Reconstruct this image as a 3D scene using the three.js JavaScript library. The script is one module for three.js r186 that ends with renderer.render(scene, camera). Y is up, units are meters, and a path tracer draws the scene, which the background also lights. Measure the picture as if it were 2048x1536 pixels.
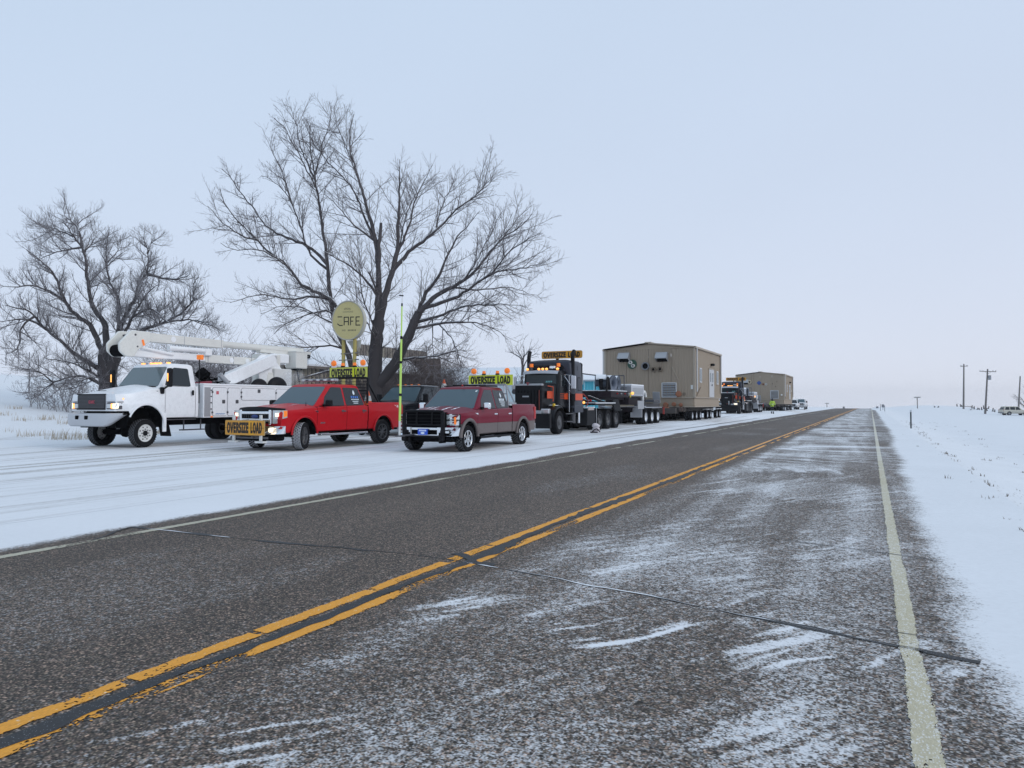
import * as THREE from 'three';
import { mergeGeometries, toCreasedNormals } from 'three/addons/utils/BufferGeometryUtils.js';
import { RoundedBoxGeometry } from 'three/addons/geometries/RoundedBoxGeometry.js';
import { MarchingCubes } from 'three/addons/objects/MarchingCubes.js';

// ---------------------------------------------------------------- camera, sky, sun, exposure
const scene = new THREE.Scene();
const FPX = 1420, EYE = 1.5, HORIZON = 806, YAW = Math.atan(717 / FPX), PITCH = Math.atan((HORIZON - 768) / FPX);
const camera = new THREE.PerspectiveCamera(2 * Math.atan(768 / FPX) * 180 / Math.PI, 4 / 3, 0.05, 6000);
camera.rotation.order = 'YXZ';
camera.rotation.set(PITCH, YAW, 0);
camera.position.set(0, EYE, 0);
camera.updateMatrixWorld(); camera.matrixWorldInverse.copy(camera.matrixWorld).invert();
const renderer = new THREE.WebGLRenderer({ antialias: true });
renderer.setSize(1024, 768);
renderer.toneMapping = THREE.LinearToneMapping;
renderer.toneMappingExposure = 1.0;
renderer.shadowMap.enabled = true;
{ // an overcast winter sky: blue grey overhead, paler and faintly warm towards the lit side of the horizon
  const W = 256, H = 128, data = new Float32Array(W * H * 4);
  for (let j = 0; j < H; j++) for (let i = 0; i < W; i++) {
    const el = ((j + 0.5) / H - 0.5) * Math.PI, az = ((i + 0.5) / W - 0.5) * 2 * Math.PI;   // az 0 = +x
    const e = Math.max(0, Math.sin(el)), up = Math.pow(e, 0.55);
    const warm = 0.5 + 0.5 * Math.cos(az + 0.75);                   // towards the lit right-hand horizon
    const hz = Math.exp(-e * 6);
    const dx = Math.cos(el) * Math.cos(az), dy = Math.sin(el) * 3, dz = Math.cos(el) * Math.sin(az), patch = 0.10 * (0.5 * (fbm(dx * 2.2 + dy, dz * 2.2 + dy * 0.6, 4, 301) + fbm(dx * 4 - dy * 2, dz * 4 + dy, 3, 303)) - 0.5);
    let r = 0.592 - 0.132 * up, g = 0.684 - 0.082 * up, b = 0.850 - 0.080 * up;
    r += hz * (0.060 + 0.075 * warm); g += hz * (0.040 + 0.018 * warm); b += hz * (0.010 - 0.025 * warm);
    r += 0.035 * warm * (1 - hz); g += 0.008 * warm;
    const k = 1.09 * (1 + patch * (1 - hz)), o = (j * W + i) * 4;
    data[o] = r * k; data[o + 1] = g * k; data[o + 2] = b * k; data[o + 3] = 1;
  }
  const t = new THREE.DataTexture(data, W, H, THREE.RGBAFormat, THREE.FloatType);
  t.mapping = THREE.EquirectangularReflectionMapping; t.magFilter = t.minFilter = THREE.LinearFilter; t.needsUpdate = true;
  scene.background = t; scene.environment = t;
}
const sun = new THREE.DirectionalLight(new THREE.Color().setRGB(1, 0.95, 0.9), 0.9);
sun.position.set(60, 40, -34); sun.target.position.set(-15, 0, -30); scene.add(sun, sun.target);
sun.castShadow = true; sun.shadow.radius = 45; sun.shadow.mapSize.set(2048, 2048);
Object.assign(sun.shadow.camera, { left: -70, right: 70, top: 70, bottom: -70, near: 1, far: 260 });
scene.fog = new THREE.FogExp2(new THREE.Color().setRGB(0.93, 0.95, 1.0), 0.00032);

const LOD = 1;
// ---------------------------------------------------------------- numbers and places
function rng(seed) { let a = seed >>> 0; return () => { a = a + 0x6D2B79F5 | 0; let t = Math.imul(a ^ a >>> 15, 1 | a); t = t + Math.imul(t ^ t >>> 7, 61 | t) ^ t; return ((t ^ t >>> 14) >>> 0) / 4294967296; }; }
function h2(x, y, s = 0) { let h = Math.imul(x | 0, 374761393) ^ Math.imul(y | 0, 668265263) ^ Math.imul(s | 0, 2147483647 - 1274126177); h = Math.imul(h ^ h >>> 13, 1274126177); h ^= h >>> 16; h = Math.imul(h, 2246822519); return ((h ^ h >>> 15) >>> 0) / 4294967296; }
function vn(x, y, s = 0) { const i = Math.floor(x), j = Math.floor(y); let u = x - i, v = y - j; u = u * u * (3 - 2 * u); v = v * v * (3 - 2 * v);
  const a = h2(i, j, s), b = h2(i + 1, j, s), c = h2(i, j + 1, s), d = h2(i + 1, j + 1, s); return a + (b - a) * u + (c - a) * v + (a - b - c + d) * u * v; }
function fbm(x, y, n = 4, s = 0) { let a = 0, k = 0.5, w = 0; for (let i = 0; i < n; i++) { a += k * vn(x, y, s + i * 17); w += k; k *= 0.5; x = x * 2.03 + 11.3; y = y * 2.03 + 5.7; } return a / w; }
const clamp = (x, a = 0, b = 1) => x < a ? a : x > b ? b : x;
const sm = (a, b, x) => { const t = clamp((x - a) / (b - a)); return t * t * (3 - 2 * t); };
const lerp = (a, b, t) => a + (b - a) * t;
const V = (x, y, z) => new THREE.Vector3(x, y, z);
// the place a photo pixel (2048 wide) shows at a depth along the optical axis
function pix(px, py, d) { return V((px - 1024) / FPX * d, -(py - 768) / FPX * d, -d).applyMatrix4(camera.matrixWorld); }
// the ground: world x to the right of the road's edge line, s = -z along the road
function roadY(s) { return s < 200 ? 0 : -0.011 * (s - 200) * sm(200, 300, s); }
function groundY(x, s) {
  let y = roadY(s);
  const lot = 0.006 * clamp(s - 19, 0, 60);
  y += lot * sm(-8.8, -11.5, x);
  y += 0.10 * sm(-15, -22, x) * sm(8, 16, s) * (1 - sm(30, 50, s));
  const hill = sm(-24, -38, x) * (0.11 * Math.max(0, -x - 30) / (1 + Math.max(0, -x - 30) / 160)) * (1 - 0.75 * sm(35, 120, s));
  y += hill + 0.35 * sm(-27, -34, x) * (fbm(x * 0.12, s * 0.12, 3, 5) - 0.3);
  if (x > 0.9) {
    y -= 0.35 * sm(0.95, 4.5, x) + 0.75 * sm(6, 24, x);
    y += 1.65 * Math.exp(-((x - 17) ** 2 / 220 + (s - 206) ** 2 / 900));
    y += 0.05 * sm(0.9, 2, x) * (fbm(x * 0.9, s * 0.5, 3, 9) - 0.5);
  }
  return y;
}
// where the ray through a photo pixel meets the ground (or the nearest it comes to it)
function hit(px, py, far = 230) { let best = null, gap = 1e9; for (let d = 20; d < far; d += 0.5) { const p = pix(px, py, d), g = p.y - groundY(p.x, -p.z); if (g < 0) return p; if (d > 110 && g < gap) { gap = g; best = p; } } best.y = groundY(best.x, -best.z); return best; }
const depthOf = (p) => -p.clone().applyMatrix4(camera.matrixWorldInverse).z;
const onGround = (x, s) => V(x, groundY(x, s), -s);

// ---------------------------------------------------------------- materials
const lin = (r, g, b) => new THREE.Color().setRGB(r, g, b);
const std = (c, rough = 0.7, metal = 0, more = {}) => new THREE.MeshStandardMaterial({ color: lin(...c), roughness: rough, metalness: metal, ...more });
const phys = (c, rough, spec, metal = 0, coat = 0) => new THREE.MeshPhysicalMaterial({ color: lin(...c), roughness: rough, metalness: metal, specularIntensity: spec, clearcoat: coat, clearcoatRoughness: 0.1 });
// road film on paint: grain, dried spots and thin patches of salt, the same kind all over
let filmMap; const paintOf = (c, rough = 0.35, coat = 0.12) => { filmMap ??= (() => { const t = dataTex(512, 512, (i, j, q) => { const n = fbm(i / 40, j / 40, 4, 201), g = h2(i, j, 203), l = 0.95 + 0.05 * sm(0.35, 0.6, n) - 0.05 * sm(0.55, 0.8, fbm(i / 9, j / 30, 3, 205)) + 0.04 * (g - 0.5) + (h2(i >> 1, j >> 1, 207) > 0.992 ? 0.12 : 0); q[0] = q[1] = q[2] = s8(clamp(l)); }); t.wrapS = t.wrapT = THREE.RepeatWrapping; return t; })(); const m = phys(c, rough, 0.36, 0, coat); m.map = filmMap; return m; };
const lampOf = (c, k) => new THREE.MeshStandardMaterial({ color: lin(...c), roughness: 0.3, emissive: lin(...c), emissiveIntensity: k });
const MT = {
  rubber: phys([0.014, 0.014, 0.016], 0.85, 0.25), black: phys([0.008, 0.008, 0.010], 0.5, 0.35), under: phys([0.005, 0.005, 0.006], 0.9, 0.1), steel: std([0.10, 0.10, 0.11], 0.5, 0.4),
  chrome: std([0.82, 0.83, 0.85], 0.14, 1), alu: std([0.62, 0.63, 0.66], 0.38, 0.85), dullAlu: std([0.42, 0.43, 0.45], 0.55, 0.5), grey: std([0.24, 0.245, 0.26], 0.6),
  darkRim: std([0.10, 0.10, 0.105], 0.35, 0.6), snow: std([0.83, 0.85, 0.88], 0.95), amber: lampOf([0.85, 0.2, 0.02], 0.35), amberLit: lampOf([1, 0.42, 0.1], 1.6), headLit: lampOf([1, 0.88, 0.68], 1.0),
  clearLens: new THREE.MeshPhysicalMaterial({ color: lin(0.68, 0.7, 0.7), roughness: 0.15, metalness: 0.35, clearcoat: 1 }), redLens: std([0.45, 0.02, 0.02], 0.25), whiteRim: std([0.68, 0.68, 0.66], 0.5),
  glass: new THREE.MeshPhysicalMaterial({ color: lin(0.018, 0.025, 0.03), roughness: 0.06 }),
  wind: new THREE.MeshPhysicalMaterial({ color: lin(0.065, 0.105, 0.125), roughness: 0.07 }),
  darkGlass: new THREE.MeshPhysicalMaterial({ color: lin(0.012, 0.015, 0.018), roughness: 0.05 }),
};

// ---------------------------------------------------------------- geometry helpers: every one returns a plain non-indexed geometry
function clean(g) { if (g.index) g = g.toNonIndexed(); if (!g.attributes.normal) g.computeVertexNormals(); const n = g.attributes.position.count; if (!g.attributes.uv) g.setAttribute('uv', new THREE.BufferAttribute(new Float32Array(n * 2), 2)); for (const k of Object.keys(g.attributes)) if (!['position', 'normal', 'uv'].includes(k)) g.deleteAttribute(k); g.morphAttributes = {}; g.clearGroups(); return g; }
const merge = (list) => { const l = list.flat(Infinity).map(clean); return l.length === 1 ? l[0] : mergeGeometries(l); };
const E = new THREE.Euler(), Q4 = new THREE.Matrix4(), Q = new THREE.Quaternion();
function put(g, x = 0, y = 0, z = 0, rx = 0, ry = 0, rz = 0) { Q4.compose(V(x, y, z), Q.setFromEuler(E.set(rx, ry, rz)), V(1, 1, 1)); return clean(g).applyMatrix4(Q4); }
const box = (w, h, d, x, y, z, rx, ry, rz) => put(new THREE.BoxGeometry(w, h, d), x, y, z, rx, ry, rz);
const rbox = (w, h, d, b, x, y, z, rx, ry, rz) => put(new RoundedBoxGeometry(w, h, d, 2, Math.min(b, w * 0.49, h * 0.49, d * 0.49)), x, y, z, rx, ry, rz);
const cyl = (r1, r2, h, n, x, y, z, rx, ry, rz) => put(new THREE.CylinderGeometry(r1, r2, h, n), x, y, z, rx, ry, rz);
const sph = (r, x, y, z, sx = 1, sy = 1, sz = 1, n = 12) => put(new THREE.SphereGeometry(r, n, Math.max(6, n >> 1)).scale(sx, sy, sz), x, y, z);
const PI = Math.PI, X90 = [0, 0, PI / 2], Z90 = [PI / 2, 0, 0];
// a tapering round bar along points
class Heap { constructor() { this.P = []; this.M = []; } add(pts, rad, sides) { pipe(pts, rad, sides, false, this.P, this.M); } get n() { return this.P.length; } build(off) { const P = new Float32Array(this.P); for (let i = 0; i < P.length; i += 3) { P[i] += off.x; P[i + 1] += off.y; P[i + 2] += off.z; } const g = new THREE.BufferGeometry(); g.setAttribute('position', new THREE.BufferAttribute(P, 3)); g.setAttribute('normal', new THREE.BufferAttribute(new Float32Array(this.M), 3)); return clean(g); } }
function pipe(pts, rad, sides = 6, cap = true, P = [], M = null) {
  const raw = !!M; M = M || [];
  const n = pts.length, r = (i) => typeof rad === 'number' ? rad : rad[i], pos = [], T = V(), N = V(1, 0.3, 0.2), B = V(), rings = [];
  for (let i = 0; i < n; i++) {
    T.subVectors(pts[Math.min(n - 1, i + 1)], pts[Math.max(0, i - 1)]).normalize();
    N.addScaledVector(T, -N.dot(T)); if (N.lengthSq() < 1e-6) N.set(T.y, -T.x, 0.01).addScaledVector(T, -N.dot(T)); N.normalize(); B.crossVectors(T, N);
    const ring = []; for (let k = 0; k < sides; k++) { const a = k / sides * 2 * PI, c = Math.cos(a), s = Math.sin(a); ring.push([pts[i].x + (N.x * c + B.x * s) * r(i), pts[i].y + (N.y * c + B.y * s) * r(i), pts[i].z + (N.z * c + B.z * s) * r(i), N.x * c + B.x * s, N.y * c + B.y * s, N.z * c + B.z * s]); }
    rings.push(ring);
  }
  const add = (a) => { P.push(a[0], a[1], a[2]); M.push(a[3], a[4], a[5]); };
  for (let i = 0; i + 1 < n; i++) for (let k = 0; k < sides; k++) { const l = (k + 1) % sides, a = rings[i][k], b = rings[i][l], c = rings[i + 1][k], d = rings[i + 1][l]; add(a); add(b); add(c); add(b); add(d); add(c); }
  if (cap) for (const [i, sgn] of [[0, -1], [n - 1, 1]]) { T.subVectors(pts[Math.min(n - 1, i + 1)], pts[Math.max(0, i - 1)]).normalize().multiplyScalar(sgn); for (let k = 0; k < sides; k++) { const l = (k + 1) % sides, a = rings[i][k], b = rings[i][l]; for (const q of sgn > 0 ? [a, b, null] : [b, a, null]) { P.push(...(q ? q.slice(0, 3) : pts[i].toArray())); M.push(T.x, T.y, T.z); } } }
  if (raw) return;
  const g = new THREE.BufferGeometry(); g.setAttribute('position', new THREE.BufferAttribute(new Float32Array(P), 3)); g.setAttribute('normal', new THREE.BufferAttribute(new Float32Array(M), 3)); return clean(g);
}
const bar = (a, b, r, sides = 6) => pipe([V(...a), V(...b)], r, sides);
const bend = (list, r, sides = 6, n = 14) => pipe(new THREE.CatmullRomCurve3(list.map((p) => V(...p)), false, 'catmullrom', 0.3).getPoints(n), r, sides);
// a lathe about the x axis: list of [x, radius]
const turnX = (list, n = 28) => put(new THREE.LatheGeometry(list.map(([x, r]) => new THREE.Vector2(Math.max(r, 1e-4), -x)), n), 0, 0, 0, 0, 0, PI / 2);
// a plate from a 2-D outline, extruded along z, bevelled
function plate(pts, depth, bevel = 0.01, x = 0, y = 0, z = 0, rx = 0, ry = 0, rz = 0) { const s = new THREE.Shape(pts.map(([a, b]) => new THREE.Vector2(a, b))); return put(new THREE.ExtrudeGeometry(s, { depth: depth - 2 * bevel, bevelEnabled: bevel > 0, bevelSize: bevel, bevelThickness: bevel, bevelSegments: 1, bevelOffset: -bevel }).translate(0, 0, bevel), x, y, z, rx, ry, rz); }
// rounds the corners of an outline
function soft(pts, r = 0.05, n = 3) { const out = [], m = pts.length; for (let i = 0; i < m; i++) { const p = pts[i], a = pts[(i + m - 1) % m], b = pts[(i + 1) % m], la = Math.hypot(a[0] - p[0], a[1] - p[1]), lb = Math.hypot(b[0] - p[0], b[1] - p[1]), ra = Math.min(r, la * 0.45), rb = Math.min(r, lb * 0.45); const A = [p[0] + (a[0] - p[0]) / la * ra, p[1] + (a[1] - p[1]) / la * ra], B = [p[0] + (b[0] - p[0]) / lb * rb, p[1] + (b[1] - p[1]) / lb * rb]; for (let k = 0; k <= n; k++) { const t = k / n; out.push([(1 - t) ** 2 * A[0] + 2 * t * (1 - t) * p[0] + t * t * B[0], (1 - t) ** 2 * A[1] + 2 * t * (1 - t) * p[1] + t * t * B[1]]); } } return out; }
// a thin panel whose outline is laid on a surface map(u, v, out)
function panel(pts, map, thick = 0.012, lift = 0.006, uvOf) {
  const c = pts.map(([a, b]) => new THREE.Vector2(a, b)); if (THREE.ShapeUtils.isClockWise(c)) c.reverse();
  const tris = THREE.ShapeUtils.triangulateShape(c, []), P = [], U = [], n = c.length;
  const fr = c.map((p) => map(p.x, p.y, lift)), bk = c.map((p) => map(p.x, p.y, lift - thick));
  let lo = [1e9, 1e9], hi = [-1e9, -1e9]; c.forEach((p) => { lo = [Math.min(lo[0], p.x), Math.min(lo[1], p.y)]; hi = [Math.max(hi[0], p.x), Math.max(hi[1], p.y)]; });
  const uv = (p) => uvOf ? uvOf(p.x, p.y) : [(p.x - lo[0]) / (hi[0] - lo[0]), (p.y - lo[1]) / (hi[1] - lo[1])];
  const a = fr[tris[0][0]], b = fr[tris[0][1]], d = fr[tris[0][2]], nrm = V().crossVectors(V().subVectors(b, a), V().subVectors(d, a)), out = V().subVectors(fr[0], bk[0]), flip = nrm.dot(out) < 0;
  for (const t of tris) for (const i of flip ? [t[0], t[2], t[1]] : t) { P.push(...fr[i].toArray()); U.push(...uv(c[i])); }
  for (let i = 0; i < n; i++) { const j = (i + 1) % n; for (const q of flip ? [fr[i], fr[j], bk[i], fr[j], bk[j], bk[i]] : [fr[i], bk[i], fr[j], fr[j], bk[i], bk[j]]) { P.push(...q.toArray()); U.push(0, 0); } }
  const g = new THREE.BufferGeometry(); g.setAttribute('position', new THREE.BufferAttribute(new Float32Array(P), 3)); g.setAttribute('uv', new THREE.BufferAttribute(new Float32Array(U), 2)); g.computeVertexNormals(); return g;
}
// a map that follows a path of [x, z] round a corner of a body: u is the distance along it
function wrapMap(pts, sg = 1) {
  const c = new THREE.CatmullRomCurve3(pts.map(([x, z]) => V(x, 0, z)), false, 'catmullrom', 0.3).getSpacedPoints(80), d = [0]; for (let i = 1; i < c.length; i++) d.push(d[i - 1] + c[i].distanceTo(c[i - 1]));
  const m = (u, y, o) => { const f = clamp(u / d[80], 0, 0.9999) * 80, i = f | 0, p = c[i].clone().lerp(c[i + 1], f - i), t = V().subVectors(c[Math.min(80, i + 2)], c[Math.max(0, i - 1)]).normalize(); return V(sg * (p.x - t.z * o), y, p.z + t.x * o); };
  m.length_ = d[80]; return m;
}
// an outline whose lower and upper edges follow functions of u
const strip = (a, b, lo, hi, n = 10) => [...span(a, b, n).map((u) => [u, typeof lo === 'number' ? lo : lo(u)]), ...span(b, a, n).map((u) => [u, typeof hi === 'number' ? hi : hi(u)])];
// a surface through rows of points, smooth where it bends gently
function sheet(rows, crease = 0.6) {
  const P = [], U = [], push = (p, u, v) => { P.push(p[0], p[1], p[2]); U.push(u, v); }, R = rows.length, C = rows[0].length;
  for (let i = 0; i + 1 < R; i++) for (let j = 0; j + 1 < C; j++) { const a = rows[i][j], b = rows[i + 1][j], c = rows[i][j + 1], d = rows[i + 1][j + 1]; push(a, i / R, j / C); push(b, (i + 1) / R, j / C); push(c, i / R, (j + 1) / C); push(b, (i + 1) / R, j / C); push(d, (i + 1) / R, (j + 1) / C); push(c, i / R, (j + 1) / C); }
  let g = new THREE.BufferGeometry(); g.setAttribute('position', new THREE.BufferAttribute(new Float32Array(P), 3)); g.setAttribute('uv', new THREE.BufferAttribute(new Float32Array(U), 2));
  g = toCreasedNormals(g, crease); return clean(g);
}
// ---------------------------------------------------------------- objects
const used = {};
function numbered(n) { used[n] = (used[n] ?? -1) + 1; return used[n] ? n + '_' + String(used[n]).padStart(3, '0') : n; }
function obj(name, geos, mat, parent, label) {
  const m = new THREE.Mesh(Array.isArray(geos) ? merge(geos) : geos, mat); m.name = parent ? name : numbered(name); m.castShadow = m.receiveShadow = true;
  if (label) m.userData.label = label;
  (parent || scene).add(m); return m;
}
function part(name, parent, x = 0, y = 0, z = 0, ry = 0) { const g = new THREE.Group(); g.name = name; g.position.set(x, y, z); g.rotation.y = ry; parent.add(g); return g; }
function tag(o, label, category, group, kind) { o.userData = { label, category }; if (group) o.userData.group = group; if (kind) o.userData.kind = kind; return o; }
function thing(name, label, category, p = V(0, 0, 0), turn = 0, group) { const g = new THREE.Group(); g.name = numbered(name); g.position.copy(p); g.rotation.y = turn; tag(g, label, category, group); scene.add(g); return g; }
function struct(name, geos, mat, parent) { const m = obj(name, geos, mat, parent); if (!parent) m.userData.kind = 'structure'; return m; }
function copyOf(src, p, turn, label, group) { const c = src.clone(); c.name = numbered(src.name.replace(/_\d{3}$/, '')); c.position.copy(p); c.rotation.y = turn; c.userData = { ...src.userData, label }; if (group) c.userData.group = group; scene.add(c); return c; }
// ---------------------------------------------------------------- textures
function dataTex(w, h, fn, srgb = true, ch = 4) {
  const d = new Uint8Array(w * h * 4), c = [0, 0, 0, 255];
  for (let j = 0; j < h; j++) for (let i = 0; i < w; i++) { c[3] = 255; fn(i, j, c); const o = (j * w + i) * 4; d[o] = c[0]; d[o + 1] = c[1]; d[o + 2] = c[2]; d[o + 3] = c[3]; }
  const t = new THREE.DataTexture(d, w, h, THREE.RGBAFormat); if (srgb) t.colorSpace = THREE.SRGBColorSpace; t.magFilter = t.minFilter = THREE.LinearFilter; t.wrapS = t.wrapT = THREE.ClampToEdgeWrapping; t.needsUpdate = true; return t;
}
const toS = (l) => { l = clamp(l); return 255 * (l <= 0.0031308 ? 12.92 * l : 1.055 * Math.pow(l, 1 / 2.4) - 0.055); };
const SL = new Uint8Array(1025); for (let i = 0; i < 1025; i++) SL[i] = Math.round(toS(i / 1024));
const s8 = (l) => SL[clamp(l * 1024 | 0, 0, 1024)];
MT.white = paintOf([0.90, 0.91, 0.92], 0.45, 0.25);
function canvasTex(w, h, draw) { const c = document.createElement('canvas'); c.width = w; c.height = h; const x = c.getContext('2d'); draw(x, w, h); const t = new THREE.CanvasTexture(c); t.colorSpace = THREE.SRGBColorSpace; t.wrapS = t.wrapT = THREE.ClampToEdgeWrapping; return t; }
function fitText(x, text, cx, cy, w, h, color, font = 'bold 100px sans-serif', heavy = 0) { x.save(); x.font = font; x.textAlign = 'left'; x.textBaseline = 'alphabetic'; const m = x.measureText(text), tw = m.width, up = m.actualBoundingBoxAscent || 73, dn = m.actualBoundingBoxDescent || 0; x.translate(cx, cy); x.scale(w / tw, h / (up + dn)); x.fillStyle = color; x.fillText(text, -tw / 2, (up - dn) / 2); if (heavy) { x.lineWidth = heavy; x.strokeStyle = color; x.strokeText(text, -tw / 2, (up - dn) / 2); } x.restore(); }
// ================================================================ ground, road and its markings
function gridSheet(xs, ss, yOf, uvOf) {
  const P = [], U = [], I = [], n = ss.length;
  for (const x of xs) for (const s of ss) { P.push(x, yOf(x, s), -s); U.push(...uvOf(x, s)); }
  for (let i = 0; i + 1 < xs.length; i++) for (let j = 0; j + 1 < n; j++) { const a = i * n + j; I.push(a, a + n, a + 1, a + n, a + n + 1, a + 1); }
  const g = new THREE.BufferGeometry(); g.setAttribute('position', new THREE.BufferAttribute(new Float32Array(P), 3)); g.setAttribute('uv', new THREE.BufferAttribute(new Float32Array(U), 2)); g.setIndex(I); g.computeVertexNormals(); return g;
}
const span = (a, b, n) => Array.from({ length: n + 1 }, (_, i) => a + (b - a) * i / n);
const LOT = { x0: -31, x1: -9.6, s0: 2, s1: 72 }, VERGE = { x0: 1.5, x1: 9.5, s0: 0.6, s1: 60 };
const ROADX0 = -10.2, ROADX1 = 1.9;
// snow colour shared by all snowy sheets; fine is the size of the finest grain in metres
function snowTone(x, s) { return 0.80 + 0.05 * (fbm(x * 0.7, s * 0.7, 3, 41) - 0.5) + 0.06 * (vn(x * 45, s * 45, 43) - 0.5); }
const snowMap = dataTex(1024, 1024, (i, j, c) => { const n = 0.5 * vn(i / 1024 * 24 % 24, j / 1024 * 24, 3) + 0.5 * h2(i, j, 7), l = 0.80 + 0.05 * (n - 0.5); c[0] = s8(l * 0.985); c[1] = s8(l); c[2] = s8(l * 1.02); });
snowMap.wrapS = snowMap.wrapT = THREE.RepeatWrapping;
const snowGround = new THREE.MeshStandardMaterial({ map: snowMap, roughness: 0.95 });
{
  const under = (x, s) => (x > ROADX0 + 0.15 && x < ROADX1 - 0.1 && s < 258) || (x > LOT.x0 + 0.4 && x < LOT.x1 + 0.7 && s > LOT.s0 + 0.4 && s < LOT.s1 - 1) || (x > VERGE.x0 - 0.4 && x < VERGE.x1 - 0.2 && s < VERGE.s1 - 1) ? 0.06 : 0;
  const xs = [...span(-700, -300, 6), ...span(-260, -100, 10), ...span(-95, -32, 30), LOT.x0 + 0.02, LOT.x0 + 0.5, -28, -25, -22, -19, -16, -13, -11, -10.3, ROADX0 + 0.01, ROADX0 + 0.3, -8, -6, -4, -2, 0, 1, 1.5, 1.85, 2.4, 3, 4, 5, 6, 7, 8, 9, 9.48, 9.9, ...span(11, 60, 24), ...span(70, 300, 14), 400, 600];
  const ss = [-60, -30, -10, -2, 0, 0.55, 1, 1.98, 2.5, ...span(4, 58, 27), 59, 60.02, 63, 66, 69, 70.9, 72.02, ...span(75, 150, 25), ...span(155, 258.5, 20), ...span(263, 320, 6), ...span(340, 700, 12), 900, 1100];
  struct('snow_ground', gridSheet(xs, ss, (x, s) => groundY(x, s) - under(x, s) - 0.004, (x, s) => [x / 6, s / 6]), snowGround);
}
// how much snow lies on the asphalt (0 to 1)
function snowOn(x, s) {
  const ex = 0.42 + 0.16 * sm(9, 4, s) + 0.30 * (fbm(s * 0.55, 3.1, 4, 21) - 0.4) + 0.012 * Math.min(s, 40) + 0.25 * (vn(s * 3, x * 3, 25) - 0.5) * 0.5;      // ragged right-hand edge
  const ew = -8.15 - 0.012 * Math.min(s, 90) + 0.55 * (fbm(s * 0.4, 9.2, 4, 23) - 0.5);
  let k = sm(-0.42, 0.18, x - ex) * 0.9 + sm(0.06, 0.24, x - ex) * 0.2;
  k = Math.max(k, sm(-0.34, 0.02, ew - x) * 0.75 + sm(-0.05, 0.1, ew - x) * 0.4);
  // wind-blown streaks lying aslant across the right lane
  const far = sm(9, 26, s), wob = 0.5 * (vn(x * 0.5, s * 0.4, 31) - 0.5) + 0.12 * (vn(x * 2, s * 2, 32) - 0.5), a = lerp(1.0, 0.42, far), ca = Math.cos(a), sa = Math.sin(a);
  const along = x * ca + s * sa, across = -x * sa + s * ca + wob;
  const right = sm(-3.3, -2.7, x) * (1 - 0.3 * sm(-0.6, 0.2, x));
  const st1 = fbm(along * lerp(1.5, 0.34, far), across * lerp(11, 2.2, far), 4, 33), st2 = fbm(along * lerp(1.5, 0.6, far) + 9, across * lerp(16, 4.5, far), 3, 37), zone = sm(0.46, 0.62, fbm(x * 0.7 + 3, s * 0.6, 2, 35)) * (1 - 0.7 * sm(4.2, 5.6, s) * (1 - far)) + 0.5 * sm(4.4, 3.4, s) * sm(0.34, 0.5, fbm(x * 0.9 + 8, s * 0.8, 2, 36));
  const streak = sm(lerp(0.58, 0.50, far), lerp(0.68, 0.72, far), st1) * lerp(0.62 * zone, 0.5, far) + sm(0.58, 0.74, st2) * lerp(0.5 * zone, 0.36, far);
  const lane = sm(0.44, 0.70, fbm(x * 2.8 + s * 0.12, s * 0.16, 3, 38));
  const dust = 0.25 + 0.15 * sm(0.36, 0.66, fbm(x * 0.6, s * 0.45, 3, 39)) + 0.13 * lane * sm(2.5, 5, s) + 0.07 * sm(3, 9, s);
  const track = Math.exp(-(((x + 0.75) / 0.34) ** 2)) + Math.exp(-(((x + 2.45) / 0.3) ** 2));
  k = Math.max(k, right * (dust * (1 - 0.25 * track * (1 - far)) + streak * (0.8 - 0.15 * far)));
  const left = sm(-3.6, -4.2, x), bare = 0.035 + 0.16 * sm(0.52, 0.78, fbm(x * 0.8, s * 0.25, 3, 45)) + 0.04 * far;
  k = Math.max(k, left * bare, (1 - left) * (1 - right) * 0.12);
  return clamp(k);
}
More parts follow.
